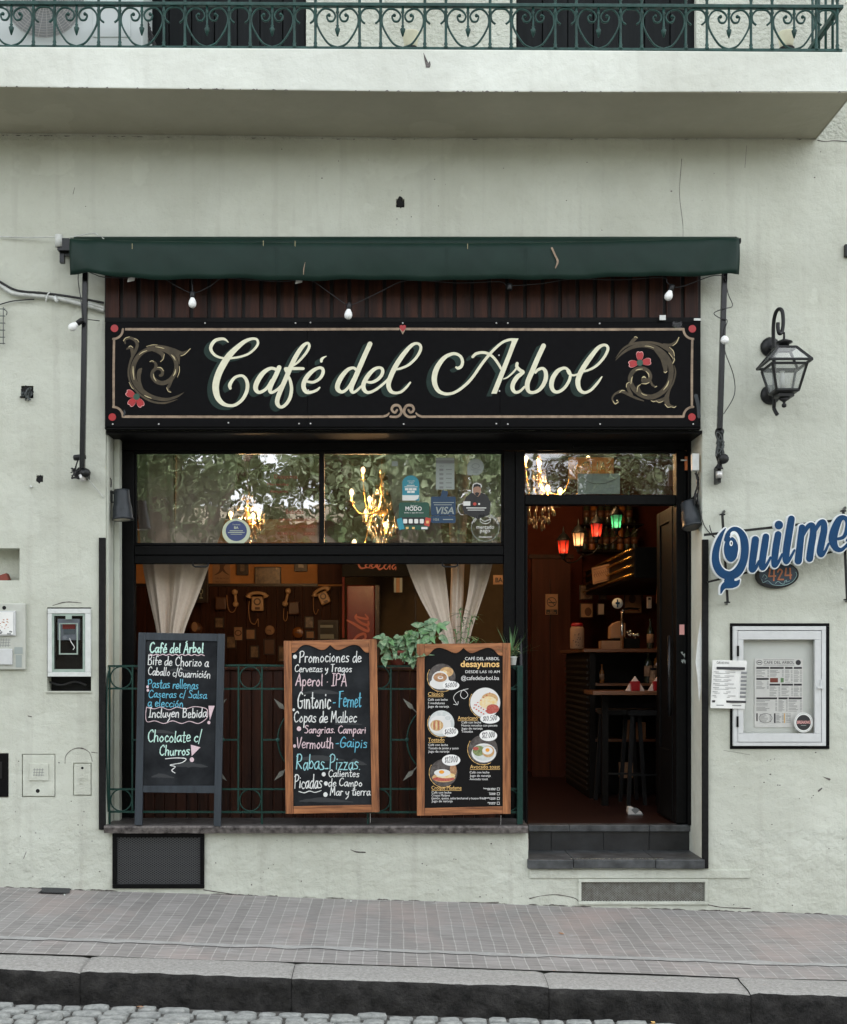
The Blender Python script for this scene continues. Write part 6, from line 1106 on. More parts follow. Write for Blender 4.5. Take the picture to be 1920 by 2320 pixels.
# ---------------- wooden hanging boards
def scallop(x0, x1, yt, yb):       # lower edge of the top rail: two arches that meet at a point
    h = catmull([(0, 1), (.05, .9), (.12, .2), (.19, 0), (.27, .2), (.37, .62), (.43, .58), (.5, .02)], 5); h = h+[(1-u, v) for u, v in h[-2::-1]]
    return [(x0+(x1-x0)*u, yt+(yb-yt)*v) for u, v in h]
def wood_board(label, TL, TR, BR, BL, Y0, Y1, slate_m):
    t = thing('hanging_board', label, 'menu board', P((BL[0]+BR[0])/2, BL[1], Y0)); f_ = quadmap(TL, TR, BL, BR, Y0, Y1); w = 17.5
    def lerp(a, c, u): return (a[0]+(c[0]-a[0])*u, a[1]+(c[1]-a[1])*u)
    b = MB().m(M['wfr']); b.prism([TL, (TL[0]+w, TL[1]), (BL[0]+w, BL[1]), BL], f_, .012, -.012); b.build('stile', t, bevel=.002)
    b = MB().m(M['wfr']); b.prism([(TR[0]-w, TR[1]), TR, BR, (BR[0]-w, BR[1])], f_, .012, -.012); b.build('stile', t, bevel=.002)
    b = MB().m(M['wfrx']); x0, x1 = TL[0]+w+.3, TR[0]-w-.3; sc3 = scallop(x0, x1, TL[1]+9, TL[1]+27)
    top = [(x0+(x1-x0)*i/12, TL[1]+(TR[1]-TL[1])*i/12) for i in range(13)]
    b.prism(top+sc3[::-1], f_, .009, -.009); b.build('scalloped_rail', t, bevel=.0015)
    b = MB().m(M['wfrx']); b.prism([(BL[0]+w+.3, BL[1]-17), (BR[0]-w-.3, BR[1]-17), (BR[0]-w-.3, BR[1]), (BL[0]+w+.3, BL[1])], f_, .010, -.010); b.build('bottom_rail', t, bevel=.0015)
    b = MB().m(M[slate_m]); b.prism([(TL[0]+12, TL[1]+8), (TR[0]-12, TR[1]+8), (BR[0]-12, BR[1]-12), (BL[0]+12, BL[1]-12)], f_, .002, -.006); b.build('panel', t)
    b = MB().m(M['screw']); b.tube([f_((BL[0]*.1+BR[0]*.9), BL[1], -.01), f_((BL[0]*.1+BR[0]*.9), BL[1]+22, -.03)], .002, 5); b.build('hook_wire', t)
    return t, f_
wb, fb = wood_board('orange wood framed chalkboard with drinks promotions hung on the green railing', (643.5, 1452), (854, 1448.5), (860.5, 1840), (648, 1843.5), -.055, -.03, 'board')
SM = [(690, 1570, 90, 10), (760, 1640, 60, 9), (680, 1720, 100, 12), (790, 1730, 40, 14), (680, 1815, 120, 10)]
chalkset('chalk_writing', wb, fb, [('dust', [smear]),
 ('cw', [H('Promociones de', 678, 1500, 820, 26, 2.6), H('Cervezas y Tragos', 668, 1522, 798, 17, 2.2), H('Gintonic', 674, 1606, 750, 40, 3.2), H('Copas de Malbec', 666, 1636, 809, 26, 2.7), H('Calientes', 744, 1760, 815, 17, 2.2), H('Picadas', 667, 1786, 731, 32, 2.7), H('de Campo', 744, 1781, 822, 18, 2.3), H('Mar y tierra', 748, 1802, 840, 19, 2.3), D(669, 1488, 4.5), D(734, 1754, 4.5), D(739, 1775, 4.5), D(738, 1800, 5), D(666, 1608, 3), L([(678, 1793), (690, 1796), (702, 1792), (714, 1795), (728, 1791)], 2)]),
 ('cp', [H('Aperol · IPA', 670, 1554, 787, 28, 2.7), H('Sangrias. Campari', 690, 1661, 830, 18, 2.3), H('Vermouth', 672, 1695, 757, 25, 2.4), D(678, 1651, 5), D(668, 1690, 3.5)]),
 ('cb', [H('- Fernet', 755, 1602, 819, 36, 2.8), H('-Gaipis', 760, 1693, 833, 24, 2.6)]), ('ct', [H('Rabas_Pizzas.', 671, 1743, 819, 34, 2.8)])])
wc_, fc_ = wood_board('orange wood framed board with printed breakfast menu and food photos on the railing', (944.5, 1458.7), (1156.8, 1457), (1157, 1843.6), (945, 1847.7), -.055, -.03, 'poster')
def C6(x, y): return (620+x*.3452, 1400+y*.3452)
pw_ = MB().m(M['pw']); pg_ = MB().m(M['gold'])
def tx(b, t, x0, x1, y, h, bold=0.0): b.text(t, C6(x0, 0)[0], C6(0, y)[1], h, fc_, .0034, C6(x1, 0)[0], bold)
tx(pw_, 'CAFÉ DEL ARBOL', 1257, 1483, 277, 6.8); tx(pg_, 'desayunos', 1228, 1483, 321, 13.5, .022); tx(pw_, 'DESDE LAS 10 AM', 1260, 1485, 362, 6); tx(pw_, '@cafedelarbol.ba', 1232, 1481, 407, 9)
for t, x0, x1, y in (('Clásico', 1015, 1115, 511), ('Americano', 1210, 1340, 668), ('Tostado', 1016, 1122, 811), ('Avocado toast', 1290, 1486, 988), ('Croque Madame', 1038, 1234, 1126)):
    tx(pg_, t, x0, x1, y, 8.2); a_, c_2 = C6(x0, y+5), C6(x1, y+5); pg_.rect(a_[0], a_[1], c_2[0], c_2[1]+.8, fc_, .0032)
for x0, y0, dy, items in ((1014, 543, 22.5, ('Café con leche', '3 medialunas', 'Jugo de naranja')), (1234, 692, 20, ('Café con leche', 'Huevos revueltos con panceta', 'Jugo de naranja', 'Tostadas')), (1016, 840, 21.5, ('Café con leche', 'Tostado de jamón y queso', 'Jugo de naranja')), (1288, 1020, 22, ('Café con leche', 'Jugo de naranja', 'Avocado toast')), (1038, 1152, 19, ('Café con leche', 'Croque Madame', '(jamón, queso, salsa bechamel y huevo frito)', 'Jugo de naranja'))):
    for i, s_ in enumerate(items): tx(pw_, s_, x0, x0+9.2*len(s_)-(50 if len(s_) > 40 else 0)-(22 if 20 < len(s_) < 40 else 0), y0+i*dy, 5.0)
for i, y in enumerate((1122, 1153, 1184, 1215)):
    a_ = C6(1467, y-8); pw_.prism([(a_[0]+u, a_[1]+v) for u, v in ((0, 0), (6, 0), (6, .7), (.7, .7), (.7, 5.3), (5.3, 5.3), (5.3, .7), (6, .7), (6, 6), (0, 6))], fc_, .0034, .002); pw_.text(('Capuccino italiano', 'Té helado', 'Licuados frutales', 'Alternativas')[i], C6(1458, 0)[0], C6(0, y)[1], 2.6, fc_, .0034, None, .02, 0, 'r'); pw_.text(('Café irlandés', 'Limonada', 'Cafeteria', 'Sin azúcar')[i], C6(1456, 0)[0], C6(0, y+8)[1], 2.4, fc_, .0034, None, .02, 0, 'r')
pw_.ribbon([(*C6(x, y), 1.0) for x, y in ((1278, 465), (1240, 475), (1228, 510), (1252, 530), (1276, 505), (1250, 475), (1205, 490), (1182, 525), (1205, 568))], fc_, .0036); pw_.ribbon([(*C6(x, y), 1.0) for x, y in ((1182, 566), (1208, 570), (1212, 548))], fc_, .0038, 2)
pw_.build('white_print', wc_); pg_.build('gold_print', wc_)
MF = dict(pl=mat('plate_white', (.68, .68, .66), .5), cof=mat('coffee_brown', (.22, .09, .035), .5, col2=(.5, .3, .16), vscale=60), bread=mat('toast', (.42, .22, .08), .6, col2=(.62, .42, .2), vscale=60), egg=mat('egg', (.72, .5, .18), .5, col2=(.7, .66, .5), vscale=50), bacon=mat('bacon', (.32, .03, .025), .6, col2=(.5, .14, .1), vscale=90), green=mat('salad', (.05, .1, .03), .6, col2=(.3, .34, .14), vscale=70), yolk=mat('yolk', (.75, .32, .03), .4), tbl=mat('photo_backdrop', (.12, .11, .10), .6, col2=(.03, .02, .02), vscale=40), cool=mat('photo_cool', (.45, .5, .5), .6, col2=(.62, .64, .62), vscale=40))
def food(px, py, r, kind, ov, price):
    c = C6(px, py); b = MB(); o = [.0030]
    def d(mk, x, y, rx, ry, n=20):
        b.m(MF[mk]); o[0] += .00025; b.disc(c[0]+x*r, c[1]+y*r, rx*r, ry*r, fc_, o[0], n)
    d({'coffee': 'tbl', 'eggs': 'pl', 'toast': 'cool', 'avo': 'tbl', 'croque': 'tbl'}[kind], 0, 0, 1, 1, 32)
    if kind == 'coffee': d('bread', .35, -.4, .5, .36); d('egg', .2, -.35, .2, .16); d('pl', -.1, .45, .8, .42); d('pl', -.12, .15, .62, .62); d('cof', -.12, .0, .5, .34); d('pl', -.1, .02, .2, .12); d('cof', -.1, -.01, .12, .06)
    if kind == 'eggs':
        d('bread', .3, -.25, .55, .4); d('egg', .2, .0, .6, .42); d('bacon', .5, .4, .42, .3); d('bacon', .35, .55, .3, .2)
        b.m(M['stR'])
        for i in range(6): o[0] += .0001; b.disc(c[0]+(-.75+i*.16)*r, c[1]+(.35+.1*i)*r, .07*r, .05*r, fc_, o[0], 5); b.disc(c[0]+(-.7+i*.2)*r, c[1]+(.15-.16*i)*r, .06*r, .04*r, fc_, o[0], 5); b.disc(c[0]+(-.6+i*.16)*r, c[1]+(.15+.1*i)*r, .06*r, .05*r, fc_, o[0], 5)
    if kind == 'toast':
        d('pl', -.1, .1, .85, .7); d('bread', -.35, .15, .5, .42)
        for i in range(5): d('bacon' if i % 2 else 'egg', -.7+i*.16, .15, .04, .38, 8)
        d('pl', .5, -.4, .3, .25); d('cool', .5, -.42, .22, .17)
    if kind == 'avo': d('pl', .05, .25, .85, .66); d('cool', .05, .25, .72, .54); d('green', -.3, .1, .42, .36); d('bacon', -.5, -.05, .2, .12); d('bread', .35, .15, .42, .4); d('pl', .3, .08, .36, .28); d('yolk', .3, .05, .14, .13)
    if kind == 'croque': d('cof', .7, -.2, .25, .5); d('bread', .0, .35, .85, .34); d('bacon', .0, .45, .8, .16); d('egg', .15, .2, .7, .2); d('pl', -.1, .0, .6, .26); d('yolk', -.15, -.06, .2, .13)
    cx, cy, rx, ry = C6(ov[0], ov[1])+(ov[2]*.3452, ov[3]*.3452); b.m(M['pw']); b.disc(cx, cy, rx, ry, fc_, o[0]+.0006, 28); b.build('food_photo', wc_)
    b = MB().m(M['ink']); hand(b, price, cx-rx*.72, cy+ry*.5, cx+rx*.75, ry*1.05, fc_, o[0]+.001, 1.1, -.08, .05, .01); b.build('price', wc_)
    b = MB().m(M['gold'])
    b.ribbon([(c[0]+1.06*r*math.cos(R(a_)), c[1]+1.06*r*math.sin(R(a_)), 1.0+.5*math.sin(a_*.3)) for a_ in range(60, 215, 8)], fc_, .0028, 2); b.build('gold_arc', wc_)
food(1105, 390, 31, 'coffee', (1165, 443, 55, 29), '$6000'); food(1390, 556, 34, 'eggs', (1420, 662, 64, 31), '$10.500'); food(1102, 692, 29.5, 'toast', (1160, 748, 52, 33), '$6800'); food(1376, 862, 33, 'avo', (1410, 772, 58, 36), '$12.000'); food(1117, 1016, 31, 'croque', (1166, 933, 60, 37), '$12000')
# ================================================================ plants on the window ledge
def leaf_mesh(b, base, dirv, up, L, wd, fold=.25, droop=.3, n=6, heart=False):
    dirv = Vector(dirv).normalized(); side = dirv.cross(Vector(up)); side = side.normalized() if side.length > .01 else Vector((1, 0, 0)); nrm = side.cross(dirv).normalized(); vs = []; fs = []
    for i in range(n+1):
        t = i/n; w = wd*(math.sin(math.pi*min(1, t*.92+.08))**.8)*(1.25-.6*t if heart else 1); c = Vector(base)+dirv*L*t-Vector((0, 0, 1))*droop*L*t*t
        vs += [c-side*w+nrm*fold*w, c, c+side*w+nrm*fold*w]
    for i in range(n): fs += [(3*i, 3*i+1, 3*i+4, 3*i+3), (3*i+1, 3*i+2, 3*i+5, 3*i+4)]
    b.add(vs, fs)
YP = .08
pt = thing('potted_pothos', 'trailing variegated pothos in a terracotta pot between the two wooden boards', 'plant', P(905, 1508, YP))
b = MB().m(M['terra']); p = P(905, 1509, YP); b.lathe([(.055, 0), (.075, .085), (.082, .087), (.082, .105), (.07, .105), (.065, .08)], p, (0, 0, 1), 18); b.build('pot', pt)
b = MB().m(M['leaf']); b.smooth = True; sm = MB().m(M['stem'])
rng = random.Random(3)
stems = [[(905, 1478), (890, 1462), (875, 1470), (868, 1490)], [(905, 1478), (900, 1450), (915, 1440), (940, 1436)], [(905, 1478), (930, 1440), (955, 1430), (985, 1428)], [(905, 1478), (925, 1465), (918, 1482), (915, 1492)], [(905, 1478), (935, 1465), (948, 1480), (942, 1494)], [(905, 1478), (945, 1425), (975, 1412), (1005, 1420)], [(905, 1478), (940, 1455), (970, 1445), (1000, 1440)], [(905, 1478), (880, 1450), (872, 1442), (866, 1452)], [(910, 1480), (940, 1490), (955, 1480), (970, 1470)]]
for st_ in stems:
    pts = [P(x, y, YP-.02-.05*i/3-rng.uniform(0, .04)) for i, (x, y) in enumerate(st_)]; cc = catmull([tuple(q) for q in pts], 6); sm.tube(cc, .002, 5)
    for q in cc[3::2]:
        b.m(M['leafd' if rng.random() < .3 else 'leaf'])
        for k in range(2): dv = Vector((rng.uniform(-1, 1), rng.uniform(-.9, .2), rng.uniform(-.9, .35))); leaf_mesh(b, q, dv, (rng.uniform(-.3, .3), -1, .6), rng.uniform(.035, .095), rng.uniform(.014, .026), .4, rng.uniform(.1, .45), heart=True)
b.build('foliage', pt); sm.build('stem', pt)
pt = thing('spider_plant', 'upright pale green plant with narrow leaves behind the printed menu board', 'plant', P(1045, 1508, YP))
b = MB().m(M['terra']); p = P(1045, 1509, YP); b.lathe([(.05, 0), (.068, .08), (.07, .095), (.06, .09)], p, (0, 0, 1), 16); b.build('pot', pt)
b = MB().m(M['leafd']); b.smooth = True; sm = MB().m(M['stem'])
for s_ in ([(1040, 1480), (1045, 1440), (1046, 1405), (1040, 1382)], [(1050, 1480), (1060, 1440), (1066, 1412), (1070, 1395)], [(1035, 1480), (1035, 1450), (1032, 1428)], [(1055, 1480), (1075, 1460), (1085, 1445)]):
    cc = catmull([tuple(P(x, y, YP-.01)) for x, y in s_], 6); sm.tube(cc, .003, 5)
    for q in cc[5::2]:
        for k in range(3): a_ = rng.uniform(0, 6.28); leaf_mesh(b, q, (math.cos(a_), math.sin(a_)*.7, rng.uniform(.1, .9)), (0, 0, 1), rng.uniform(.06, .11), rng.uniform(.005, .008), .3, rng.uniform(.3, .9))
b.build('foliage', pt); sm.build('stem', pt)
pt = thing('grass_plant', 'spiky grass plant in a small white pot beside the right wooden board', 'plant', P(1160, 1508, YP))
b = MB().m(M['tin']); p = P(1162, 1507, YP-.06); b.lathe([(.019, 0), (.022, .002), (.029, .05), (.032, .052), (.032, .058), (.027, .055)], p, (0, 0, 1), 18); b.build('pot', pt)
b = MB().m(M['leafd']); b.smooth = True
for i in range(46): a_ = rng.uniform(0, 6.28); el_ = rng.uniform(.3, 1.4); leaf_mesh(b, p+Vector((-.012, 0, .05)), (math.cos(a_)*math.cos(el_), math.sin(a_)*math.cos(el_)*.6, math.sin(el_)), (0, 0, 1), rng.uniform(.14, .27), rng.uniform(.0018, .003), .2, rng.uniform(.0, .5))
b.m(M['leaf'])
for i in range(40): a_ = rng.uniform(0, 6.28); leaf_mesh(b, p+Vector((rng.uniform(-.03, .04), -.02, .05+rng.uniform(0, .06))), (math.cos(a_), math.sin(a_)*.5, rng.uniform(-.2, .8)), (0, 0, 1), rng.uniform(.02, .035), .007, .2, .2)
b.build('foliage', pt)
# ================================================================ curtains
def curtain(label, panels, Y, cx):
    t = thing('curtain', label, 'curtain', P(cx, 1460, Y), 'tied beige curtains in the window')
    for (prof, nf, ph, dY) in panels:
        b = MB().m(M['cloth']); b.smooth = True; nu, nv = 40, 60; vs = []; pr = catmull(prof, 10)
        for j in range(nv+1):
            q = j/nv*(len(pr)-1); i0 = min(int(q), len(pr)-2); f_ = q-i0; y, xl_, xr_ = [pr[i0][k]*(1-f_)+pr[i0+1][k]*f_ for k in range(3)]
            for i in range(nu+1):
                u = i/nu; x = xl_+(xr_-xl_)*u; v = j/nv; A = .030*(.5+.7*(1-v)); Yv = Y+dY+A*math.sin(2*math.pi*nf*u+ph+.5*math.sin(v*3+u))+.006*math.sin(2*math.pi*nf*2.6*u+ph*2+v)+.001*math.sin(2*math.pi*nf*8.1*u+ph+2*v)+.006*noise.noise(Vector((u*3, v*6, ph)))
                pp = P(x, y, Y); vs.append((pp.x, Yv, pp.z))
        b.add(vs, [(j*(nu+1)+i, j*(nu+1)+i+1, (j+1)*(nu+1)+i+1, (j+1)*(nu+1)+i) for j in range(nv) for i in range(nu)]); b.build('curtain_panel', t, solid=.002)
curtain('beige curtain gathered at the left end of the window', [
 ([(1015, 300, 392), (1120, 305, 394), (1200, 312, 396), (1280, 320, 398), (1350, 334, 396), (1420, 350, 388), (1470, 358, 382)], 1.5, .6, .03), ([(1015, 398, 545), (1120, 397, 530), (1200, 396, 505), (1280, 396, 476), (1350, 392, 450), (1420, 385, 422), (1470, 382, 408)], 1.3, 2.2, .0)], .58, 385)
curtain('beige curtain in three gathered folds behind the plants', [
 ([(1015, 870, 990), (1120, 885, 993), (1200, 902, 1000), (1280, 922, 1008), (1350, 950, 1016), (1410, 982, 1022), (1450, 1000, 1030), (1480, 1010, 1034)], 1.2, .4, .0), ([(1015, 1015, 1066), (1150, 1018, 1062), (1280, 1024, 1054), (1350, 1022, 1052), (1420, 1022, 1048), (1480, 1026, 1046)], 1.0, 1.2, .05), ([(1015, 1074, 1150), (1150, 1072, 1138), (1280, 1067, 1115), (1350, 1060, 1095), (1420, 1046, 1072), (1480, 1040, 1058)], 1.1, 2.6, .01)], .58, 1040)
# ================================================================ stickers on the glass
GY = FY+.024; fgl = plane(GY)
def sticker(name, label, parts):
    s_ = thing(name, label, 'sticker', P(*parts[0][1], GY)); k = 0
    for nm, c_, mk, fn_ in parts: b = MB().m(M[mk]); fn_(b, .0015+.0007*k); b.build(nm, s_); k += 1
    return s_
def rr(x0, y0, x1, y1, r):
    pts = []
    for cx, cy, a_ in ((x1-r, y0+r, -90), (x1-r, y1-r, 0), (x0+r, y1-r, 90), (x0+r, y0+r, 180)):
        for t in range(6): pts.append((cx+r*math.cos(R(a_+t*18)), cy+r*math.sin(R(a_+t*18))))
    return pts
sticker('round_sticker', 'round cream and blue sticker marked BA at the foot of the left window pane', [('disc', (536, 1207), 'stP', lambda b, o: b.disc(536, 1205, 32, 30, fgl, o)), ('blue_centre', (536, 1207), 'stB', lambda b, o: b.disc(536, 1203, 24, 23, fgl, o)),
 ('print', (536, 1207), 'stP', lambda b, o: (b.text('BA', 531, 1198, 5, fgl, o, 541, .03), b.text('Turismo', 527, 1190, 3, fgl, o, 545), b.rect(521, 1202, 551, 1203.5, fgl, o), b.rect(517, 1206, 555, 1207.3, fgl, o), b.rect(523, 1210, 549, 1211, fgl, o)))])
sticker('arch_label', 'teal arch shaped payment label with white foot on the right window pane', [('backing', (931, 1105), 'stT', lambda b, o: b.poly([(912, 1134), (912, 1096)]+[(931+19.5*math.cos(R(180+t*15)), 1096+19*math.sin(R(180+t*15))) for t in range(13)]+[(950.5, 1134)], fgl, o)),
 ('white_foot', (931, 1105), 'paper', lambda b, o: b.poly([(912, 1122), (950, 1122), (948, 1130), (940, 1134), (912, 1134)], fgl, o)),
 ('print', (931, 1105), 'paper', lambda b, o: (b.text('mercado', 924, 1091, 3, fgl, o, 940), b.text('pago', 927, 1095, 3, fgl, o, 938), b.rect(922, 1099, 940, 1100.5, fgl, o), b.rect(917, 1102.5, 946, 1104, fgl, o), [b.rect(918+i*9, 1106, 926+i*9, 1111, fgl, o) for i in range(3)], [b.rect(923+i*9, 1112, 931+i*9, 1117, fgl, o) for i in range(2)]))])
sticker('payment_sticker', 'wide green payment sticker with small white app icons below its lettering', [('backing', (939, 1165), 'stG', lambda b, o: b.poly(rr(904, 1138, 973, 1200, 6), fgl, o)), ('dark_band', (939, 1165), 'stK', lambda b, o: b.rect(911, 1172, 964, 1190, fgl, o)), ('teal_corner', (939, 1165), 'stT', lambda b, o: b.poly([(899, 1176), (911, 1173), (917, 1198), (905, 1201)], fgl, o)), ('red_corner', (939, 1165), 'stR', lambda b, o: b.poly([(965, 1172), (977, 1175), (973, 1193), (961, 1190)], fgl, o)),
 ('print', (939, 1165), 'paper', lambda b, o: (b.text('MODO', 919, 1157, 9, fgl, o, 956, .02), b.text('Pagá con', 931, 1147, 3, fgl, o, 946), b.text('desde tu app del banco', 916, 1163, 3, fgl, o, 960), [b.poly(rr(914+i*12.5, 1176, 923+i*12.5, 1186, 2), fgl, o) for i in range(4)], b.rect(955, 1194, 969, 1199, fgl, o))), ('small_icons', (939, 1165), 'gold', lambda b, o: (b.rect(920, 1194, 926, 1199, fgl, o), b.rect(934, 1194, 940, 1199, fgl, o), b.rect(966, 1180, 972, 1186, fgl, o)))])
sticker('card_sticker', 'navy blue card sticker with a phone outline above its white lettering', [('backing', (1005, 1155), 'stN', lambda b, o: b.poly(rr(977, 1125, 1033, 1168, 3), fgl, o)), ('lower_strip', (1005, 1155), 'stN', lambda b, o: b.poly(rr(977, 1169, 1033, 1185, 3), fgl, o-.0007)), ('phone', (1005, 1155), 'stN', lambda b, o: b.poly([(1003, 1110), (1016, 1114), (1012, 1132), (997, 1128)], fgl, o)), ('print', (1005, 1155), 'stW', lambda b, o: (b.text('VISA', 985, 1164, 15, fgl, o, 1029, .02, .2), b.text('VISA', 981, 1180, 5.5, fgl, o, 995, .01, .2), b.rect(982, 1138, 1029, 1139.6, fgl, o), b.rect(984, 1143, 1024, 1144.6, fgl, o), b.rect(1004, 1176, 1027, 1178, fgl, o)))])
sticker('info_label', 'tall grey list label at the top of the right window pane', [('backing', (1009, 1077), 'stW', lambda b, o: b.rect(988, 1037, 1030, 1109, fgl, o)), ('print', (1009, 1077), 'inkg', lambda b, o: (b.rect(988, 1043, 1030, 1050, fgl, o), [b.rect(996, 1062+i*10, 1005, 1067+i*10, fgl, o) for i in range(5)], [b.rect(1011, 1063+i*10, 1024, 1065+i*10, fgl, o) for i in range(5)], b.text('VISA', 996, 1058, 4, fgl, o, 1006)))])
sticker('pale_label', 'tiny pale label near the top edge of the right window pane', [('backing', (895, 1050), 'stW', lambda b, o: b.rect(888, 1045, 902, 1056, fgl, o))])
sticker('grey_sticker', 'grey round payment sticker in the top right corner of the window', [('backing', (1078, 1056), 'stW', lambda b, o: (b.disc(1078, 1058, 19, 19, fgl, o), b.rect(1059, 1058, 1070, 1077, fgl, o+.0002))), ('print', (1078, 1056), 'inkg', lambda b, o: (b.ring(1078, 1056, 9, 6, 1.2, fgl, o), b.text('mercado', 1067, 1066, 4, fgl, o, 1090), b.text('pago', 1072, 1071, 4, fgl, o, 1085)))])
sticker('outline_sticker', 'transparent round sticker with white lettering at the lower right window corner', [('backing', (1100, 1193), 'stW', lambda b, o: b.ring(1100, 1195, 32, 32, .9, fgl, o)), ('print', (1100, 1193), 'paper', lambda b, o: (b.ring(1100, 1178, 12.5, 9, 1.1, fgl, o), b.ribbon([(1090, 1176, 1.3), (1098, 1181, 1.3), (1110, 1177, 1.3)], fgl, o), b.text('mercado', 1080, 1198, 8.5, fgl, o, 1120), b.text('pago', 1088, 1206, 8.5, fgl, o, 1111), [b.text(ch, 1100+30*math.sin(R(a_))-2, 1195-25*math.cos(R(a_)), 5, fgl, o) for ch, a_ in zip('PAGÁ CON TU CELULAR', range(-72, 80, 8)) if ch != ' '], b.rect(1085, 1216, 1115, 1217.4, fgl, o)))])
sticker('figure_sticker', 'cut out sticker of a bearded man in a dark striped shirt on the window', [('white_edge', (1080, 1140), 'paper', lambda b, o: (b.poly([(1070, 1105), (1072, 1097), (1080, 1093.5), (1090, 1096), (1093, 1102), (1090, 1106), (1091, 1122), (1070, 1122)], fgl, o), b.ribbon([(1050, 1141, 1.2), (1040, 1144, 1.4), (1038, 1155, 1.4), (1044, 1165, 1.2), (1050, 1166, 1)], fgl, o))), ('shirt', (1080, 1140), 'stK', lambda b, o: b.poly([(1048, 1148), (1056, 1126), (1068, 1116), (1075, 1118), (1083, 1126), (1090, 1116), (1104, 1122), (1112, 1138), (1110, 1166), (1084, 1176), (1052, 1164)], fgl, o)),
 ('face', (1080, 1140), 'skin', lambda b, o: b.poly([(1072, 1108), (1076, 1100), (1086, 1100), (1090.5, 1108), (1089, 1119), (1083, 1126), (1077, 1122), (1072, 1115)], fgl, o)), ('hair', (1080, 1140), 'stK', lambda b, o: (b.poly([(1072, 1107), (1074, 1098), (1081, 1096), (1089, 1099), (1090, 1106), (1084, 1102), (1077, 1103)], fgl, o), b.poly([(1076, 1117), (1081, 1115), (1087, 1117), (1083, 1125), (1078, 1123)], fgl, o))), ('print', (1080, 1140), 'paper', lambda b, o: (b.rect(1050, 1136, 1066, 1146, fgl, o), b.rect(1057, 1150, 1102, 1152, fgl, o), b.rect(1060, 1155, 1098, 1156.4, fgl, o), b.rect(1084, 1140, 1088, 1144, fgl, o), b.rect(1053, 1116, 1062, 1118, fgl, o))), ('red_mark', (1080, 1140), 'stR', lambda b, o: b.disc(1076, 1142, 4, 3.5, fgl, o, 14))])
# green board and gold SALIDA board behind the transom
tb = thing('pale_green_board', 'blank pale green hanging board behind the transom glass', 'board', P(1357, 1120, FY+.08)); b = MB().m(M['tealpl']); b.pbox(1310, 1073, 1405, 1119, FY+.07, FY+.09); b.build('board', tb); b = MB().m(M['inkg']); b.tube([P(1314, 1078, FY+.065), P(1335, 1092, FY+.065), P(1357, 1096, FY+.065), P(1380, 1092, FY+.065), P(1402, 1080, FY+.065)], .0025, 5, 5); b.build('string', tb)
fsal = plane(.62)
tb = thing('exit_board', 'gold SALIDA exit board seen mirrored from behind the transom', 'board', P(1340, 1085, .62)); b = MB().m(M['goldpl']); b.pbox(1289, 1036, 1391, 1085, .62, .64); b.build('board', tb); b = MB().m(M['brass']); b.text('SALIDA', 1387, 1071, 25, fsal, .002, 1298); b.build('lettering', tb); b.cur = 0
# ================================================================ room: chandeliers
def chandelier(label, top, cz_px, Y, R0, bulbs, low):
    """bulbs: photo positions of the lamps on this fixture"""
    cx, cy = top; c = P(cx, cy, Y); t = thing('chandelier', label, 'chandelier', c, 'crystal chandeliers')
    b = MB().m(M['brass']); kk = K(Y); zc = P(cx, cz_px, Y).z
    H_ = c.z-zc; b.lathe([(.004, H_+.5), (.004, H_), (.012, H_-.01), (.02, H_*.8), (.008, H_*.7), (.024, H_*.5), (.01, H_*.4), (.03, H_*.15), (.05, 0), (.06, -.02), (.02, -.06), (.004, -.09)], (c.x, Y, zc), (0, 0, 1), 12); b.build('stem', t)
    for i, (bx, by) in enumerate(bulbs):
        dY = R0*.8*math.cos(i*2.1); p = P(bx, by, Y+dY); b = MB().m(M['brass']); base = p-Vector((0, 0, .075))
        b.tube([(c.x, Y, zc+.02), ((c.x*2+base.x)/3, (Y*2+base.y)/3, zc-.03), ((c.x+base.x*3)/4, (Y+base.y*3)/4, min(zc, base.z)-.03), tuple(base)], .005, 6, 6); b.lathe([(.004, 0), (.026, .008), (.026, .012), (.011, .014), (.011, .05)], base, (0, 0, 1), 10); b.build('arm', t)
        b = MB().m(M['bulb']); b.lathe([(.009, .0), (.010, .01), (.017, .024), (.0195, .036), (.016, .05), (.007, .06), (.001, .063)], base+Vector((0, 0, .05)), (0, 0, 1), 12); bo = b.build('bulb', t)
        l_ = bpy.data.lights.new('bulb_light', 'POINT'); l_.energy = 2.5; l_.color = (1, .60, .27); l_.shadow_soft_size = .03; lo = bpy.data.objects.new('bulb_light', l_); COL.objects.link(lo); lo.location = p+Vector((0, -.0, .02)); 
        # drops hanging from this arm
    cr = MB().m(M['crystal']); cr.lathe([(.001, 0), (.006, -.012), (.011, -.03), (.007, -.045), (.001, -.05)], (0, 0, 0), (0, 0, 1), 6); cr.tube([(0, 0, 0), (0, 0, .04)], .0012, 3)
    proto = None
    for lev, (rad, dz, cnt) in enumerate(((R0*1.0, .0, 16), (R0*.75, -.07, 14), (R0*.5, -.13, 11), (R0*.25, -.18, 6), (R0*.5, .12, 9), (R0*.3, .22, 7))):
        for k in range(cnt):
            a_ = 2*math.pi*k/cnt+lev*.3; o = cr.build('crystal_drop') if proto is None else proto.copy()
            if proto is None: proto = o
            else: COL.objects.link(o)
            o.parent = t; s_ = random.uniform(.85, 1.3); o.scale = (s_, s_, s_); o.location = (rad*math.cos(a_), rad*math.sin(a_), zc-c.z+low+dz+random.uniform(-.01, .01))
    return t
chandelier('crystal chandelier with lit bulbs behind the left window pane', (560, 1125), 1175, 1.7, .14, [(523, 1168), (573, 1172), (588, 1163), (548, 1190)], .0)
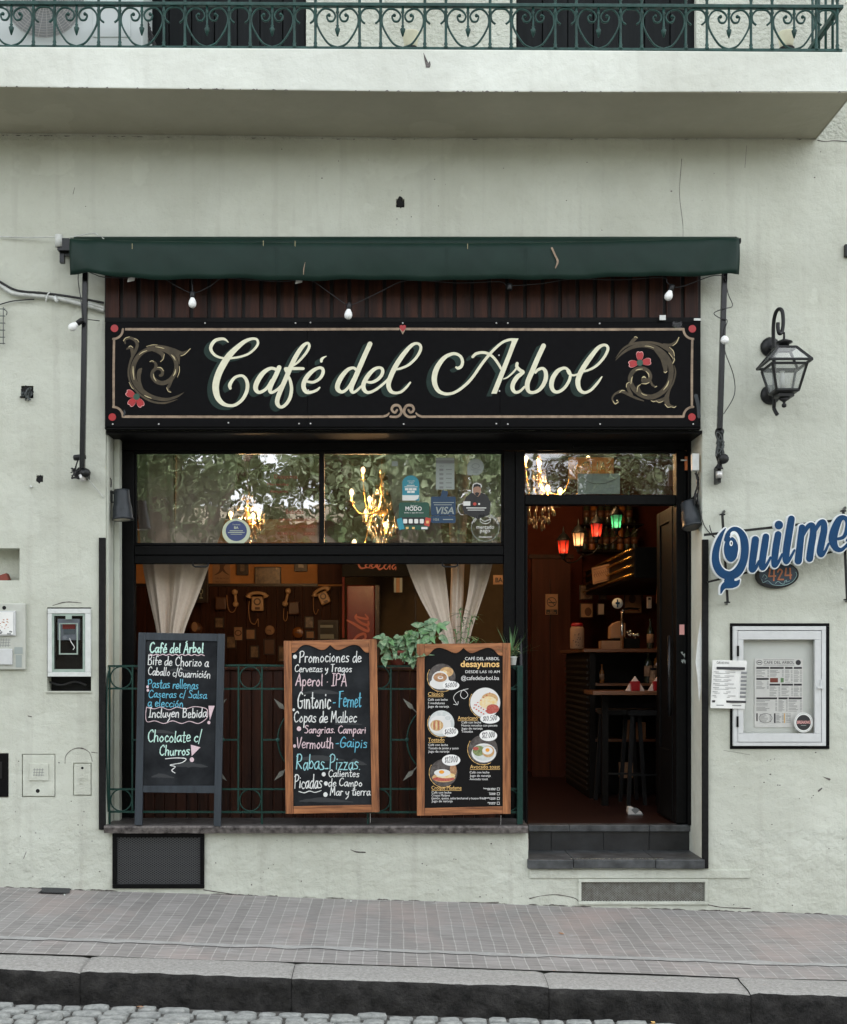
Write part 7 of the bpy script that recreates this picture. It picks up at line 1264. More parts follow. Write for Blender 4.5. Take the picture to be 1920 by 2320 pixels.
chandelier('brass chandelier with large lit bulbs and crystal bowl behind the right window pane', (866, 1060), 1155, 1.5, .15, [(823, 1068), (797, 1118), (838, 1134), (830, 1164), (875, 1192), (803, 1232)], -.05)
chandelier('crystal chandelier seen through the transom above the open door', (1222, 1030), 1110, 1.9, .17, [(1192, 1042), (1222, 1052), (1295, 1053), (1333, 1042), (1241, 1108), (1270, 1115)], -.10)
def point(p, e, col, r=.05):
    l_ = bpy.data.lights.new('lamp', 'POINT'); l_.energy = e; l_.color = col; l_.shadow_soft_size = r; lo = bpy.data.objects.new('lamp', l_); COL.objects.link(lo); lo.location = p
# ================================================================ room: back wall with telephones
BY = RY-.005; fB = plane(BY)
b = MB().m(M['ired']); b.pbox(180, 1000, 776, 1176, BY-.02, BY); tag(b.build('upper_panelling'), 'dim red brown panelling on the back wall above the ochre band', 'panelling')  # added dark sheet, stands in for the gloom above the ochre band
wp = thing('wainscot_panel', 'dark vertical plank panel behind the telephones on the back wall', 'wall panel', P(590, 1900, BY))
b = MB().m(M['wain']); x = 250
while x < 778: w = random.uniform(18, 24); b.pbox(x, 1328, x+w-.8, 1900, BY-.03+random.uniform(0, .006), BY); x += w
b.build('planks', wp); b = MB().m(M['pframe']); b.pbox(250, 1322, 720, 1328.5, BY-.045, BY); b.build('cap_rail', wp)
b = MB().m(M['doorw']); b.pbox(720, 1100, 776, 1322, BY-.05, BY); tag(b.build('wooden_post'), 'red brown wooden post panel between the telephones and the fridge', 'post')
b = MB().m(M['stR']); b.pbox(776, 1288, 781, 1445, BY-.10, BY-.06); tag(b.build('red_pole'), 'thin reddish pole leaning beside the red fridge', 'pole')
def phone(label, x, y, ang, body, off_hook=None, cord=None, scale=1.0):
    t = thing('wall_telephone', label, 'telephone', P(x, y, BY-.03), 'old telephones on the plank wall'); ca, sa = math.cos(R(ang)), math.sin(R(ang)); f_ = lambda u, v, o=0: P(x+(u*ca-v*sa)*scale, y+(u*sa+v*ca)*scale, BY-.035)+Vector((0, -o, 0))
    b = MB().m(M[body]); b.prism([(-13, -16), (13, -16), (14, 12), (13, 17), (-13, 17), (-14, 12)], f_, .07, 0); b.build('body', t, bevel=.012)
    b = MB().m(M['phoned']); b.ring(0, -4, 8.5, 8.5, 3.4, f_, .073, 20); b.rect(-5, 8, 6, 14, f_, .073); b.build('dial', t)
    b = MB().m(M['phone'])
    if off_hook is None: b.tube([f_(-19, -15, .09), f_(-16, -20, .10), (f_(-6, -23, .11)), f_(8, -23, .11), f_(17, -20, .10), f_(20, -15, .09)], lambda u: .018+.02*abs(2*u-1)**4, 8, 5); 
    else:
        (ax, ay), (bx, by) = off_hook; A_, B_ = P(ax, ay, BY-.10), P(bx, by, BY-.10); b.tube([A_, B_], .016, 8)
        for q in (A_, B_): b.lathe([(.024, 0), (.030, .012), (.030, .03), (.012, .036)], q, (0, -1, 0), 14)
    b.build('handset', t)
    if cord: b = MB().m(M['cordm']); b.tube([P(u, v, BY-.08) for u, v in cord], .0055, 6, 6); b.build('cord', t)
phone('dim brown telephone with its handset hung to the right, leftmost on the plank wall', 502, 1367, 0, 'phoned', ((533, 1342), (535, 1369)), [(514, 1348), (517, 1375), (522, 1386), (530, 1386), (536, 1375)], .9)
phone('cream telephone with round dial and its handset on top, middle of the plank wall', 585, 1368, 0, 'phone', None, [(565, 1362), (564, 1385), (568, 1408), (578, 1414), (585, 1402), (586, 1420)])
phone('dim brown telephone with a cream handset hanging on its left', 667, 1378, 0, 'phoned', ((654, 1339), (647, 1368)), [(644, 1378), (643, 1400), (647, 1407), (651, 1400), (652, 1385)], .9)
phone('tilted cream telephone with three dark marks beside the red brown post', 735, 1355, -25, 'phone', None, [(711, 1350), (711, 1380), (716, 1392), (722, 1380)], .85)
def frame_pic(name, label, x0, y0, x1, y1, inner='photo', fw2=3, cat='picture', Y=None, extra=None):
    Y = Y or BY; t = thing(name, label, cat, P((x0+x1)/2, y1, Y)); b = MB().m(M['pframe']); b.pbox(x0, y0, x1, y1, Y-.03, Y-.002); b.build('frame', t, bevel=.004); b = MB().m(M[inner]); b.pbox(x0+fw2, y0+fw2, x1-fw2, y1-fw2, Y-.034, Y-.0302); b.build('image', t)
    if extra: e_ = MB(); extra(e_, plane(Y-.0345)); e_.build('print', t)
    return t
frame_pic('framed_photo', 'black framed old photograph on the ochre wall above the cream telephone', 577, 1284, 637, 1325, 'photo', 2.5)
frame_pic('small_picture', 'small dark ornate picture high on the wall left of the framed photograph', 536, 1262, 563, 1303, 'photo', 9); frame_pic('small_picture', 'small dark ornate picture high on the wall right of the framed photograph', 667, 1262, 697, 1295, 'photo', 9)
pt_ = thing('tree_poster', 'orange poster with a dark leafless tree on the ochre wall', 'poster', P(501, 1326, BY)); b = MB().m(M['tan']); b.pbox(482, 1250, 522, 1326, BY-.004, BY-.001); b.build('sheet', pt_)
b = MB().m(M['phoned']); f_ = plane(BY-.005); b.ribbon([(486, 1303, 1), (498, 1296, 5), (503, 1285, 9), (500, 1275, 6), (497, 1262, 3)], f_); b.ribbon([(520, 1303, 1), (510, 1296, 4), (504, 1286, 6), (512, 1276, 3)], f_, .001); b.text('Café del Arbol', 487, 1312, 4, f_, 0, 518); b.text('Bar notable', 489, 1320, 4, f_, 0, 518); b.build('print', pt_)
frame_pic('wine_picture', 'tall dark picture of a wine glass beside the left curtain', 424, 1290, 472, 1366, 'stK', 6, 'picture', BY-.2, lambda e, f: (e.m(M['stP']), e.ring(456, 1340, 4, 6, 1, f, 0, 16), e.ribbon([(456, 1346, 1), (456, 1354, 1)], f), e.rect(452, 1354, 460, 1355.4, f)))
frame_pic('small_card', 'small reddish card on the plank wall below the cream telephone', 529, 1419, 551, 1452, 'tan', 2, 'card', None, lambda e, f: (e.m(M['phoned']), e.ring(540, 1434, 8, 7, 2.5, f)))
frame_pic('small_card', 'dim brown card at the foot of the plank wall under the clock plate', 597, 1447, 624, 1484, 'phoned', 3, 'card')
for x, y, r_, nm, lab, mk in ((612, 1428, 11, 'wall_plate', 'round engraved wall plate beside the wooden framed chalkboard top', 'tan'), (676, 1433, 12.5, 'wall_clock', 'small round amber wall clock just above the drinks chalkboard', 'bottlea')):
    t = thing(nm, lab, nm.split('_')[1], P(x, y, BY-.03)); b = MB().m(M[mk]); b.lathe([(r_*K(BY), 0), (r_*K(BY), .02), (r_*.85*K(BY), .026)], P(x, y, BY-.03), (0, -1, 0), 22); b.build('disc', t); b = MB().m(M['phoned']); f_ = plane(BY-.058); b.ribbon([(x, y, 1), (x+r_*.3, y+r_*.4, 1)], f_); b.rect(x-r_*.6, y-1, x+r_*.2, y+.4, f_); b.build('marks', t)
frame_pic('mirror_panel', 'dark cabinet window with pale reflections left of the red fridge', 720, 1404, 768, 1460, 'stK', 6, 'cabinet', None, lambda e, f: (e.m(M['stW']), e.rect(726, 1416, 755, 1422, f), e.rect(726, 1437, 757, 1447, f)))  # pale bars are painted in as reflections on the dark pane
t = thing('round_sign', 'plain round dark badge behind the left curtain above the easel', 'sign', P(445, 1440, BY-.2)); b = MB().m(M['phoned']); b.lathe([(.07, 0), (.07, .01)], P(444, 1425, BY-.2), (0, -1, 0), 20); b.build('disc', t); b = MB().m(M['tan']); b.disc(441, 1420, 7, 11, plane(BY-.212)); b.build('face', t)
for x0, y0, x1, y1, mk, lab in ((486, 1398, 508, 1424, 'photo', 'small framed photo on the plank wall right of the left curtain, under the leftmost telephone'), (512, 1440, 536, 1470, 'photo', 'small framed photo low on the plank wall right of the slate easel top'), (556, 1424, 580, 1450, 'tan', 'small tan framed card on the plank wall between the reddish card and the round plate'), (566, 1462, 588, 1492, 'photo', 'small framed photo low on the plank wall left of the dim brown card'), (630, 1462, 652, 1500, 'photo', 'small upright framed photo low on the plank wall left of the drinks chalkboard'), (690, 1396, 712, 1424, 'photo', 'small framed photo on the plank wall under the tilted telephone'), (692, 1428, 714, 1448, 'tan', 'small tan card just above the top right of the drinks chalkboard'), (340, 1300, 366, 1340, 'photo', 'small framed photo behind the left edge of the left curtain')): frame_pic('small_picture', lab, x0, y0, x1, y1, mk, 3)
# red fridge with faded script
cf = thing('drinks_fridge', 'tall red drinks fridge with faded script on its side', 'fridge', P(818, 1900, 4.0)); b = MB().m(M['coke']); b.pbox(786, 1326, 850, 1900, 3.9, 4.5); b.build('cabinet', cf, bevel=.01); b = MB().m(M['pframe']); b.pbox(850.5, 1326, 860, 1900, 3.88, 4.5); b.build('door_edge', cf); b = MB().m(M['cokel']); f_ = plane(3.893)
for s_ in ([(800, 1452, 4), (812, 1440, 6), (826, 1436, 6), (828, 1446, 5), (815, 1454, 4)], [(786, 1405, 3), (800, 1412, 6), (820, 1424, 7), (834, 1430, 6), (834, 1420, 4), (822, 1414, 3)], [(808, 1392, 3), (806, 1400, 5), (820, 1412, 6), (834, 1416, 6), (835, 1408, 4)], [(806, 1396, 3), (818, 1400, 5), (834, 1402, 5), (828, 1392, 3)]): b.ribbon(s_, f_, random.uniform(0, .002), 6)
b.build('script', cf)
sgn = thing('script_sign', 'long black sign with faded red script above the fridge', 'sign', P(860, 1305, 3.7)); b = MB().m(M['black']); b.pbox(776, 1225, 990, 1306, 3.7, 3.8); b.build('board', sgn); b = MB().m(M['cokel']); f_ = plane(3.697)
for s_ in ([(832, 1262, 2), (818, 1262, 3), (813, 1276, 4), (818, 1287, 4), (832, 1286, 2), (846, 1288, 1.5)], [(835, 1276, 3), (828, 1282, 3), (836, 1286, 2), (840, 1276, 2)], [(848, 1276, 3), (841, 1282, 3), (848, 1286, 2), (852, 1280, 2)], [(858, 1274, 2), (852, 1284, 3), (860, 1284, 2), (862, 1276, 2)], [(876, 1264, 2), (862, 1262, 3), (855, 1278, 4), (860, 1290, 4), (872, 1284, 2)], [(878, 1276, 3), (870, 1284, 3), (876, 1290, 2), (882, 1282, 2)], [(890, 1262, 2), (884, 1280, 3), (884, 1290, 2)], [(898, 1276, 3), (889, 1284, 3), (892, 1290, 2), (897, 1284, 2), (897, 1291, 2)]): b.ribbon(s_, f_, random.uniform(0, .002), 5)
b.build('script', sgn)
b = MB().m(M['iolive']); b.pbox(776, 900, 1184, 1900, 4.52, 4.58); b.m(M['pframe']); b.pbox(940, 1308, 944, 1460, 4.50, 4.519); tag(b.build('olive_partition'), 'dim olive partition wall behind the right curtain', 'partition')
sg2 = thing('flag_card', 'small pale striped pennant hanging under the black script sign', 'pennant', P(902, 1342, 3.7)); b = MB().m(M['stW']); b.pbox(893, 1309, 898, 1342, 3.70, 3.71); b.pbox(906, 1309, 912, 1342, 3.70, 3.71); b.build('side_stripe', sg2); b = MB().m(M['tan']); b.pbox(898.3, 1309, 905.7, 1342, 3.70, 3.712); b.build('middle_stripe', sg2)
bs = thing('toilet_sign', 'small cream sign reading BAÑO beside the window post', 'sign', P(1135, 1324, 3.0)); b = MB().m(M['tan']); b.pbox(1118, 1303, 1165, 1324, 3.0, 3.02); b.build('board', bs); b = MB().m(M['ink']); b.text('BAÑO', 1123, 1319, 10, plane(2.998), 0, 1160, .02); b.build('lettering', bs)
# ================================================================ room: bar side seen through the door
b = MB().m(M['ired']); b.pbox(1185, 1000, 1320, 1900, 4.45, 4.55); b.m(M['ired']); b.pbox(1321, 880, 1660, 1900, 4.5, 4.57); tag(b.build('red_partition'), 'dim red brown wall behind the brown cupboard door and the bar', 'partition')  # second box is an added sheet that darkens the backdrop of the bar
cd = thing('cupboard_door', 'brown panelled door with a no smoking sign seen through the entrance', 'door', P(1250, 1830, 3.9)); b = MB().m(M['doorw']); b.pbox(1206, 1265, 1294, 1838, 3.9, 4.0); b.build('door_panel', cd, bevel=.006); b = MB().m(M['slat']); b.pbox(1200, 1256, 1300, 1265, 3.88, 4.0)
b.pbox(1246, 1312, 1248.5, 1830, 3.893, 3.899); b.build('trim', cd)
ns = thing('no_smoking_sign', 'cream NO FUMAR sign with a barred cigarette on the brown door', 'sign', P(1250, 1392, 3.88)); f_ = plane(3.878); b = MB().m(M['tan']); b.pbox(1236.5, 1346, 1264.5, 1392.5, 3.88, 3.89); b.build('plate', ns); b = MB().m(M['ink']); b.ring(1250.5, 1364, 11, 11, 1.6, f_, 0); b.ribbon([(1243, 1356, 1.6), (1258, 1372, 1.6)], f_, .0005); b.rect(1243, 1364, 1259, 1366.4, f_, .001); b.rect(1238, 1381, 1263, 1391.5, f_, 0); b.build('symbol', ns); b = MB().m(M['tan']); b.text('NO', 1247, 1386, 3.6, f_, .002, 1255, .02); b.text('FUMAR', 1241, 1390.5, 3.6, f_, .002, 1260, .02); b.build('lettering', ns)
LNT = [(1277, 1238, 2.7, 'lred', (1, .12, .05), 'red glass hexagonal lantern, lowest and leftmost of the row inside the door'), (1311, 1221, 2.4, 'lcream', (1, .6, .3), 'cream lit lantern between the two red lanterns inside the door'), (1352, 1200, 2.1, 'lred', (1, .12, .05), 'red glass lantern between the cream and the green lantern'), (1397, 1181, 1.8, 'lgreen', (.2, 1, .6), 'green glass lantern, highest of the row inside the door')]
for x, y, Y, mk, col, lab in LNT:
    t = thing('hanging_lantern', lab, 'lantern', P(x, y+30, Y), 'coloured lanterns above the bar'); c = P(x, y, Y); k = K(Y); b = MB().m(M[mk]); b.lathe([(9.5*k, -17*k), (13.5*k, 14*k), (13.5*k, 14.1*k)], c, (0, 0, 1), 6); b.build('glass', t)
    for f in t.children[0].data.polygons: f.use_smooth = False
    b = MB().m(M['blackm']); u = Vector((0, 0, 1)).orthogonal().normalized(); w_ = Vector((0, 0, 1)).cross(u)
    for q in range(6): d_ = u*math.cos(q*math.pi/3)+w_*math.sin(q*math.pi/3); b.bar(c+d_*9.8*k-Vector((0, 0, 17*k)), c+d_*13.9*k+Vector((0, 0, 14*k)), 1.6*k)
    b.lathe([(17*k, 13*k), (16*k, 16*k), (8*k, 27*k), (3*k, 31*k), (2*k, 40*k), (.5*k, 46*k)], c, (0, 0, 1), 6); b.lathe([(10.5*k, -16*k), (9*k, -20*k), (4*k, -24*k), (5*k, -27*k), (1*k, -31*k)], c, (0, 0, 1), 6); b.tube([c+Vector((0, 0, -27*k)), c+Vector((.05, .05, -36*k)), c+Vector((.14, .1, -30*k)), c+Vector((.2, .1, -14*k))], 1.6*k, 6, 5); b.build('lantern_frame', t)
    point(c+Vector((0, 0, -.022)), .055, (1, .72, .45), .012)
# canopy over the bar with brass rails
cn = thing('bar_canopy', 'dark wooden bar canopy with brass rails under the coloured lanterns', 'canopy', (2.4, 2.6, 2.2)); XC = 1.93
b = MB().m(M['bar']); b.box(XC, 3.05, 1.5, 3.9, 2.27, 2.52); b.build('beam', cn, bevel=.01)
for z in (2.30, 2.37, 2.44, 2.5): b = MB().m(M['brass']); b.tube([(XC-.02, 1.5, z), (XC-.02, 3.9, z)], .010, 7); b.build('brass_rail', cn)
b = MB().m(M['led'])
for x, y in ((1417, 1290), (1417, 1294.5), (1460, 1281)): pass
b.pbox(1411, 1292, 1423, 1295.5, 2.2, 2.21); b.pbox(1412, 1288, 1422, 1290, 2.2, 2.21); b.pbox(1454, 1280, 1466, 1283.5, 2.0, 2.01); b.build('spot_lamp', cn)
ps = thing('patterned_sign', 'tilted orange sign with dark curls hanging from the bar canopy', 'sign', P(1366, 1320, 2.6)); f_ = plane(2.6); b = MB().m(M['tan']); b.prism([(1341, 1287), (1390, 1275), (1391.5, 1312), (1344, 1324)], f_, .01, -.01); b.build('board', ps); b = MB().m(M['phoned'])
for i in range(9): x = 1346+i*4.8; yy = 1302-i*1.2; b.ribbon([(x, yy-6, .8), (x+3, yy-2, 1.3), (x, yy+2, 1.3), (x+3, yy+7, .8)], f_, .011+i*.0001)
b.ribbon([(1345, 1291, 1), (1388, 1280, 1)], f_, .0125); b.ribbon([(1347, 1320, 1), (1389, 1309, 1)], f_, .0126); b.build('curls', ps)
# back shelf with bottles
bk = thing('bottle_shelf', 'wall shelf lined with dark bottles behind the lanterns', 'shelf', P(1390, 1250, 4.2)); b = MB().m(M['bar']); b.pbox(1320, 1246, 1460, 1250, 4.05, 4.35); b.build('lower_board', bk); b = MB().m(M['bar']); b.pbox(1320, 1186, 1460, 1189, 4.05, 4.35); b.build('upper_board', bk)
def bottle_mesh(r_, h, mk):
    b = MB().m(M[mk]); b.lathe([(r_*.9, 0), (r_, .01), (r_, h*.58), (r_*.8, h*.66), (r_*.35, h*.74), (r_*.32, h*.93), (r_*.4, h*.94), (r_*.4, h)], (0, 0, 0), (0, 0, 1), 12); return b
for i in range(15):
    x = 1326+(i % 8)*16+(4 if i > 7 else 0); y = 1246 if i < 8 else 1186; p = P(x, y, 4.15)
    t = thing('bottle', 'dark bottle standing on the wall shelf behind the lanterns', 'bottle', (0, 0, 0), 'bottles on the wall shelf')
    bottle_mesh(.034, .27+.03*(i % 3), 'bottlea' if i % 4 == 1 else 'bottle').build('glass', t); b = MB().m(M['phoned']); b.lathe([(.0348, .06), (.0348, .13)], (0, 0, 0), (0, 0, 1), 12); b.build('bottle_label', t); t.location = p
# bar counter
BX0, BYF, BYB = 1.655, 2.0, 3.35; zt = P(0, 1470, BYF).z
bc = thing('bar_counter', 'black bar counter with slatted side and wooden top seen through the door', 'bar counter', (2.3, 2.6, RZ0))
b = MB().m(M['bartop']); b.box(BX0-.06, 3.05, BYF-.06, BYB, zt-.03, zt); b.build('counter_top', bc, bevel=.005)
b = MB().m(M['bar']); b.box(BX0, BX0+.03, BYF+.05, BYB, RZ0, zt-.032); b.build('side_panel', bc)
for i in range(22):
    z = RZ0+.06+i*.052; b = MB().m(M['dimslat']); b.box(BX0-.012, BX0-.001, BYF+.06, BYB-.02, z, z+.022); b.build('side_slat', bc)
b = MB().m(M['bar']); b.box(BX0, BX0+.05, BYF, BYF+.048, RZ0, zt-.032); b.build('corner_post', bc); 
b = MB().m(M['bar']); b.box(BX0+.05, 3.05, BYF+.35, BYF+.38, RZ0, zt-.032); b.build('front_panel', bc)
for z in (1.42, 1.2, .95): b = MB().m(M['bartop']); b.box(BX0+.05, 3.05, BYF+.02, BYF+.34, z-.02, z); b.build('shelf', bc)
def on(px, Y, z): return Vector(((px-VX)*K(Y), Y, z))
def add_bottle(px, Y, z, r_, h, mk, lab, grp=None):
    t = thing('bottle', lab, 'bottle', (0, 0, 0), grp); bottle_mesh(r_, h, mk).build('glass', t); b = MB().m(M['tan']); b.lathe([(r_*1.02, h*.2), (r_*1.02, h*.5)], (0, 0, 0), (0, 0, 1), 12); b.build('bottle_label', t); t.location = on(px, Y, z); return t
add_bottle(1469, 2.1, 1.42, .034, .3, 'bottle', 'dark bottle with pale label on the bar shelf left of the amber bottle'); add_bottle(1491, 2.1, 1.42, .036, .31, 'bottlea', 'amber bottle on the bar shelf beside the open door leaf')
t = thing('spice_jar', 'small orange jar between the two bottles on the bar shelf', 'jar', on(1480, 2.08, 1.42)); b = MB().m(M['tan']); b.lathe([(.035, 0), (.037, .04), (.028, .075), (.03, .11)], on(1480, 2.08, 1.42), (0, 0, 1), 14); b.build('jar', t); b = MB().m(M['blackm']); b.lathe([(.03, .111), (.03, .13)], on(1480, 2.08, 1.42), (0, 0, 1), 14); b.build('lid', t)
add_bottle(1364, 2.15, 1.42, .02, .16, 'bottlea', 'thin amber sauce bottle at the left end of the bar shelf')
for x, z, w, h, lab in ((1426, .95, .08, .16, 'kraft card box on the lower bar shelf, left one of the pair'), (1453, .95, .08, .14, 'kraft card box on the lower bar shelf, right one of the pair'), (1420, .62, .11, .13, 'orange paper box near the floor behind the bar stools')):
    p = on(x, 2.05, z); b = MB().m(M['tan']); b.box(p.x-w/2, p.x+w/2, 2.05, 2.12, z, z+h); tag(b.build('card_box', bevel=.003), lab, 'box')
# things on the counter
t = thing('cookie_jar', 'tall printed cream jar with red lid on the bar counter', 'jar', on(1308, 2.1, zt)); c = on(1308, 2.1, zt); b = MB().m(M['tan']); b.lathe([(.055, 0), (.06, .01), (.06, .17), (.05, .19)], c, (0, 0, 1), 18); b.build('jar', t); b = MB().m(M['red']); b.lathe([(.052, .191), (.052, .21), (.04, .22)], c, (0, 0, 1), 18); b.build('lid', t); b = MB().m(M['phoned'])
for i in range(14): px_ = 1295+random.uniform(0, 24); py_ = 1436+random.uniform(0, 28); b.disc(px_, py_, 1.6, 1.3, lambda x, y, o=0: P(x, y, 2.1)+Vector((0, -.062-o, 0)), i*.0002, 6)
b.build('print', t)
c = on(1385, 2.2, zt); b = MB().m(M['tan']); t = thing('napkin_tray', 'shallow tan tray on the bar counter beside the black box', 'tray', c); b.box(c.x-.09, c.x+.09, 2.16, 2.3, zt, zt+.07); b.build('tray', t, bevel=.004)
c = on(1402, 2.3, zt+.1); t = thing('paper_bag', 'kraft paper bag with folded top on the bar counter', 'bag', c); b = MB().m(M['tan']); f_ = plane(2.3); b.prism([(1381, 1447), (1382, 1420), (1390, 1412), (1404, 1407), (1417, 1413), (1416, 1443), (1405, 1446)], f_, .03, -.08); b.build('bag', t, bevel=.006); b = MB().m(M['bar']); b.pbox(1391, 1446, 1450, 1469, 2.25, 2.4); tag(b.build('black_box'), 'black box under the paper bag on the bar counter', 'box')
tp2 = thing('beer_tap', 'beer tap column with blue and white round badge on the bar', 'beer tap', on(1409, 2.15, zt)); b = MB().m(M['chrome']); b.tube([P(1410, 1468, 2.15), P(1410, 1385, 2.15)], .014, 10); b.tube([P(1410, 1384, 2.15), P(1425, 1380, 2.15), P(1450, 1382, 2.15)], .016, 8, 4); b.build('column', tp2); b = MB().m(M['paper']); b.lathe([(.042, 0), (.046, .01), (.042, .02)], P(1400, 1367, 2.12), (-.3, -1, 0), 18); b.build('badge', tp2); b = MB().m(M['blue']); f_ = plane(2.095); b.rect(1395, 1364, 1405, 1369, f_); b.rect(1398, 1358, 1401, 1376, f_, .001); b.build('badge_mark', tp2)
b = MB().m(M['chrome'])
for i in range(16): b.ball(P(random.uniform(1416, 1448), random.uniform(1430, 1446), 2.25+random.uniform(-.05, .05)), random.uniform(.006, .014), 6)
tag(b.build('glassware'), 'cluster of shiny glasses on the black box on the bar', 'glassware')
add_bottle(1474, 2.2, zt, .03, .26, 'bottle', 'slim dark bottle at the right end of the bar counter')
for x0, y0, x1, y1, nm, lab, mk in ((1415, 1337, 1456, 1390, 'wall_notice', 'tan notice with a dark face shape behind the beer tap', 'tan'), (1314, 1325, 1344, 1359, 'framed_print', 'dim framed print behind the bar, upper left of four', 'photo'), (1358, 1329, 1375, 1359, 'framed_print', 'dim narrow framed print behind the bar, upper right of four', 'photo'), (1315, 1366, 1345, 1400, 'framed_print', 'framed print with a dark jug behind the bar, lower left of four', 'tan'), (1354, 1366, 1371, 1394, 'framed_print', 'small pinkish note behind the bar, lower right of four', 'napk')): frame_pic(nm, lab, x0, y0, x1, y1, mk, 2, 'print', 4.0, (lambda e, f, a=x0, c=y0: (e.m(M['phoned']), e.disc(a+18, c+20, 8, 10, f, 0, 12))) if x1-x0 > 25 else None)
t = thing('cordless_phone', 'pale cordless telephone upright on the bar post', 'telephone', P(1472, 1380, 2.1)); b = MB().m(M['napk']); b.pbox(1467, 1352, 1477, 1378, 2.1, 2.13); b.build('body', t, bevel=.004); b = MB().m(M['ink']); b.pbox(1469, 1354, 1475, 1359, 2.096, 2.0999); b.build('screen', t)
t = thing('tall_sign', 'narrow orange vertical sign behind the open door leaf', 'sign', P(1490, 1366, 2.0)); b = MB().m(M['orange']); b.prism([(1490, 1300), (1498, 1300), (1497, 1366), (1487, 1367)], plane(2.0), .01, -.01); b.build('board', t); b = MB().m(M['phoned']); [b.rect(1491, 1316+i*5, 1495, 1318+i*5, plane(1.988), 0) for i in range(6)]; b.build('print', t)
t = thing('wall_ledge', 'dim tan ledge with round ornaments above the notices behind the bar', 'ledge', P(1460, 1312, 3.4)); b = MB().m(M['tan']); b.prism([(1416, 1312), (1460, 1306), (1490, 1292), (1494, 1312)], plane(3.4), .02, -.1); b.build('ledge', t); b = MB().m(M['bar']); b.disc(1477, 1303, 8, 8, plane(3.378), 0); b.build('ornament', t)
# high table with napkin holders and stools
ht = thing('high_table', 'dark high table with napkin holders in front of the bar', 'table', on(1440, 1.45, RZ0)); zt2 = P(0, 1566, 1.3).z
b = MB().m(M['bartop']); b.box(on(1344, 1.3, 0).x, on(1500, 1.3, 0).x+.15, 1.3, 1.75, zt2-.03, zt2); b.build('table_top', ht, bevel=.004)
for x in (1372, 1496): b = MB().m(M['bar']); p = on(x, 1.5, 0); b.box(p.x-.025, p.x+.025, 1.5, 1.55, RZ0, zt2-.031); b.build('leg', ht)
for x, lab, sc2 in ((1439, 'red napkin holder with fanned white napkins on the high table, left one', 1), (1490, 'red napkin holder on the high table half hidden by the door leaf', 1)):
    c = on(x, 1.45, zt2); t = thing('napkin_holder', lab, 'napkin holder', c); b = MB().m(M['red']); b.box(c.x-.035, c.x+.035, 1.42, 1.48, zt2, zt2+.075); b.build('holder', t, bevel=.004); b = MB().m(M['napk']); f_ = lambda u, v, o=0: Vector((c.x+u, 1.45-o, zt2+v))
    b.prism([(-.075, .0), (-.04, .06), (-.036, .0)], f_, .01, -.01); b.prism([(.075, .0), (.04, .06), (.036, .0)], f_, .01, -.01); b.prism([(-.028, .076), (.028, .076), (0, .115)], f_, .01, -.01); b.build('napkins', t)
for x, Y, lab in ((1405, 1.72, 'black wooden bar stool in the dark under the high table, left one'), (1462, 1.62, 'black wooden bar stool in the dark beside the open door leaf')):
    c = on(x, Y, RZ0); t = thing('bar_stool', lab, 'stool', c); b = MB().m(M['dark']); b.box(c.x-.16, c.x+.16, Y-.16, Y+.16, RZ0+.72, RZ0+.76); b.build('seat', t, bevel=.006)
    for sx_, sy_ in ((-1, -1), (1, -1), (-1, 1), (1, 1)): b = MB().m(M['dark']); b.bar((c.x+sx_*.13, Y+sy_*.13, RZ0+.719), (c.x+sx_*.17, Y+sy_*.17, RZ0), .03); b.build('leg', t)
    b = MB().m(M['blackm']); b.bar((c.x-.16, Y-.165, RZ0+.25), (c.x+.16, Y-.165, RZ0+.25), .014); b.build('foot_rest', t)
sh = thing('sneaker', 'single white and grey sneaker on the dark floor inside the door', 'shoe', on(1438, .95, RZ0)); c = on(1438, .95, RZ0); b = MB().m(M['shoe']); f_ = lambda u, v, o=0: Vector((c.x+u*.85, .95-o, RZ0+v*.8)); b.prism([(-.06, .0), (.055, .0), (.065, .015), (.05, .035), (.0, .05), (-.02, .075), (-.06, .078), (-.066, .03)], f_, .035, -.035); b.build('upper', sh, bevel=.012); b = MB().m(M['inkg']); b.prism([(-.066, .0), (.066, .0), (.066, .010), (-.066, .010)], f_, .038, .0355); b.ribbon([(-.02, .03, .006), (.0, .045, .006), (.02, .03, .006)], f_, .0365); b.build('sole', sh)
# little sticker marks on the right door post
b = MB().m(M['pink']); b.pbox(1540, 1415, 1551, 1438, FY-.0075, FY-.0045); tag(b.build('pink_label'), 'small pink label on the black post at the right of the door', 'label')
b = MB().m(M['stW']); f_ = plane(FY-.0045)
for i in range(8): x, y = 1541+random.uniform(0, 8), 1466+random.uniform(0, 36); b.poly([(x, y), (x+random.uniform(2, 6), y+random.uniform(-2, 2)), (x+random.uniform(1, 5), y+random.uniform(3, 9))], f_, .0012+i*.0003)
tag(b.build('torn_sticker'), 'torn pale sticker scraps on the black post below the pink label', 'sticker')
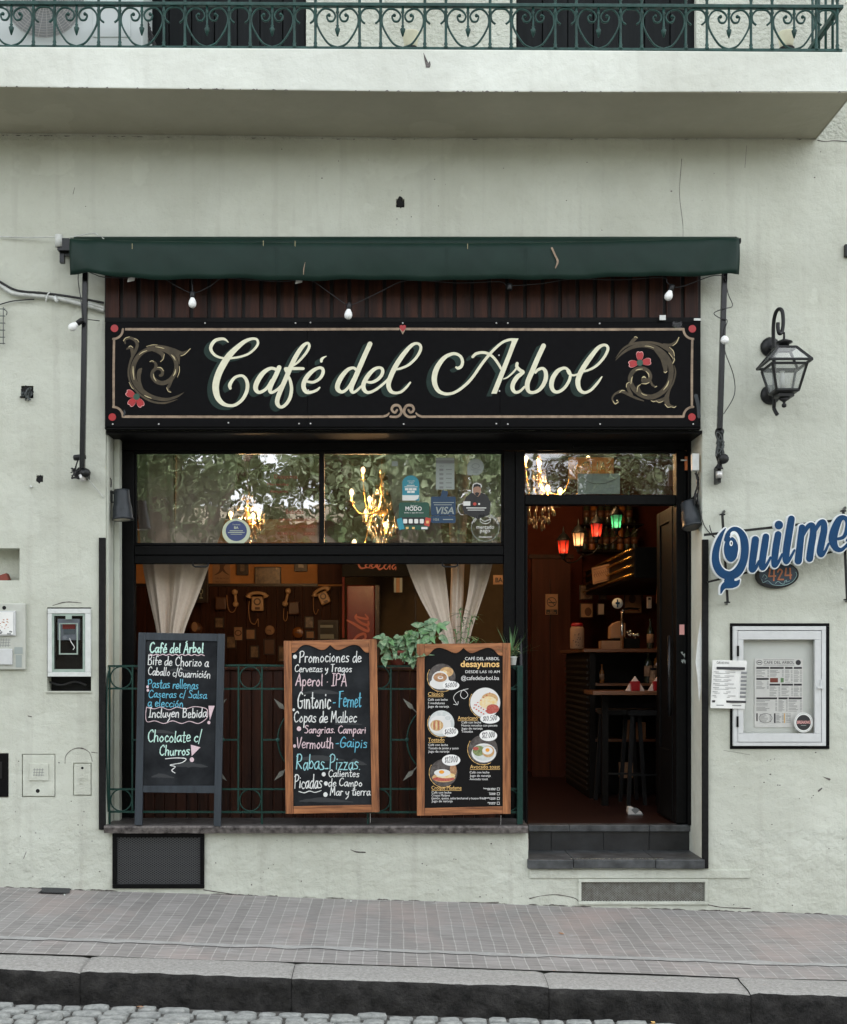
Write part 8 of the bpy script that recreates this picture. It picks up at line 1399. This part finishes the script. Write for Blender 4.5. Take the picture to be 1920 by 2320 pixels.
# ================================================================ across the street: reflected in the glass
ob = thing('opposite_house', 'beige house across the street seen only as a reflection in the window', 'house', (0, -24, 0)); hm = mat('opposite_plaster', (.21, .185, .14), .85, var=.2, vscale=1.2); b = MB().m(hm); b.box(-22, 22, -30, -24, -1, 5.4); b.build('wall', ob); 
for i in range(14): b = MB().m(M['dark']); x = -20+i*3; b.box(x, x+1.1, -24.01, -23.97, 2.8, 4.6); b.build('window', ob)
b = MB().m(hm); b.box(-22.4, 22.4, -30, -23.5, 5.4, 5.8); b.build('roof', ob)
lm = foliage('street_leaf', (.09, .14, .06), (.27, .33, .20), 1.6); bk_ = mat('bark', (.10, .075, .055), .9, var=.4, vscale=12)
rt = random.Random(11); cb_ = MB().m(lm); 
for k in range(98):
    a_ = rt.uniform(0, 6.28); e_ = rt.uniform(-.9, 1); q_ = math.sqrt(1-e_*e_); rr_ = rt.uniform(.35, 1); cc = Vector((3.4*rr_*q_*math.cos(a_), 2.4*rr_*q_*math.sin(a_), 2.3*rr_*e_)); s_ = rt.uniform(.35, .75)
    for j in range(170):
        d = Vector((rt.gauss(0, 1), rt.gauss(0, 1), rt.gauss(0, .8)))*s_*.5; p = cc+d; u = Vector((rt.uniform(-1, 1), rt.uniform(-1, 1), rt.uniform(-1.2, .2))).normalized(); v = u.orthogonal().normalized(); L_ = rt.uniform(.10, .24)
        cb_.add([p, p+u*L_*.5+v*L_*.22, p+u*L_, p+u*L_*.5-v*L_*.22], [(0, 1, 2, 3)])
tk = MB().m(bk_); tk.tube([(0, 0, -6.6), (.1, 0, -4.2), (.35, .1, -2.6), (.2, 0, -1)], lambda t: .26-.12*t, 10, 6); tk.tube([(.3, .1, -3.0), (1.2, .3, -1.6), (2.0, .4, -.2)], lambda t: .13-.08*t, 8, 5); tk.tube([(.3, .1, -2.8), (-.9, -.2, -1.5), (-1.9, -.3, 0)], lambda t: .13-.08*t, 8, 5)
tr = thing('street_tree', 'leafy street tree across the road with a dark trunk, reflected in the left window pane', 'tree', (0, 0, 0), 'street trees across the road'); cb_.build('crown', tr); tk.build('trunk', tr)
tr.location = (-4.7, -14.0, 5.7)
for x, y, z, rz, lab in ((.2, -15.0, 5.7, 2.0, 'leafy street tree across the road reflected in the right window pane'), (5.0, -14.5, 5.9, 4.1, 'leafy street tree across the road opposite the lantern'), (-10.0, -15, 5.8, 1.1, 'leafy street tree across the road far to the left')):
    o = copy_tree(tr); o.location = (x, y, z); o.rotation_euler[2] = rz; o['label'] = lab
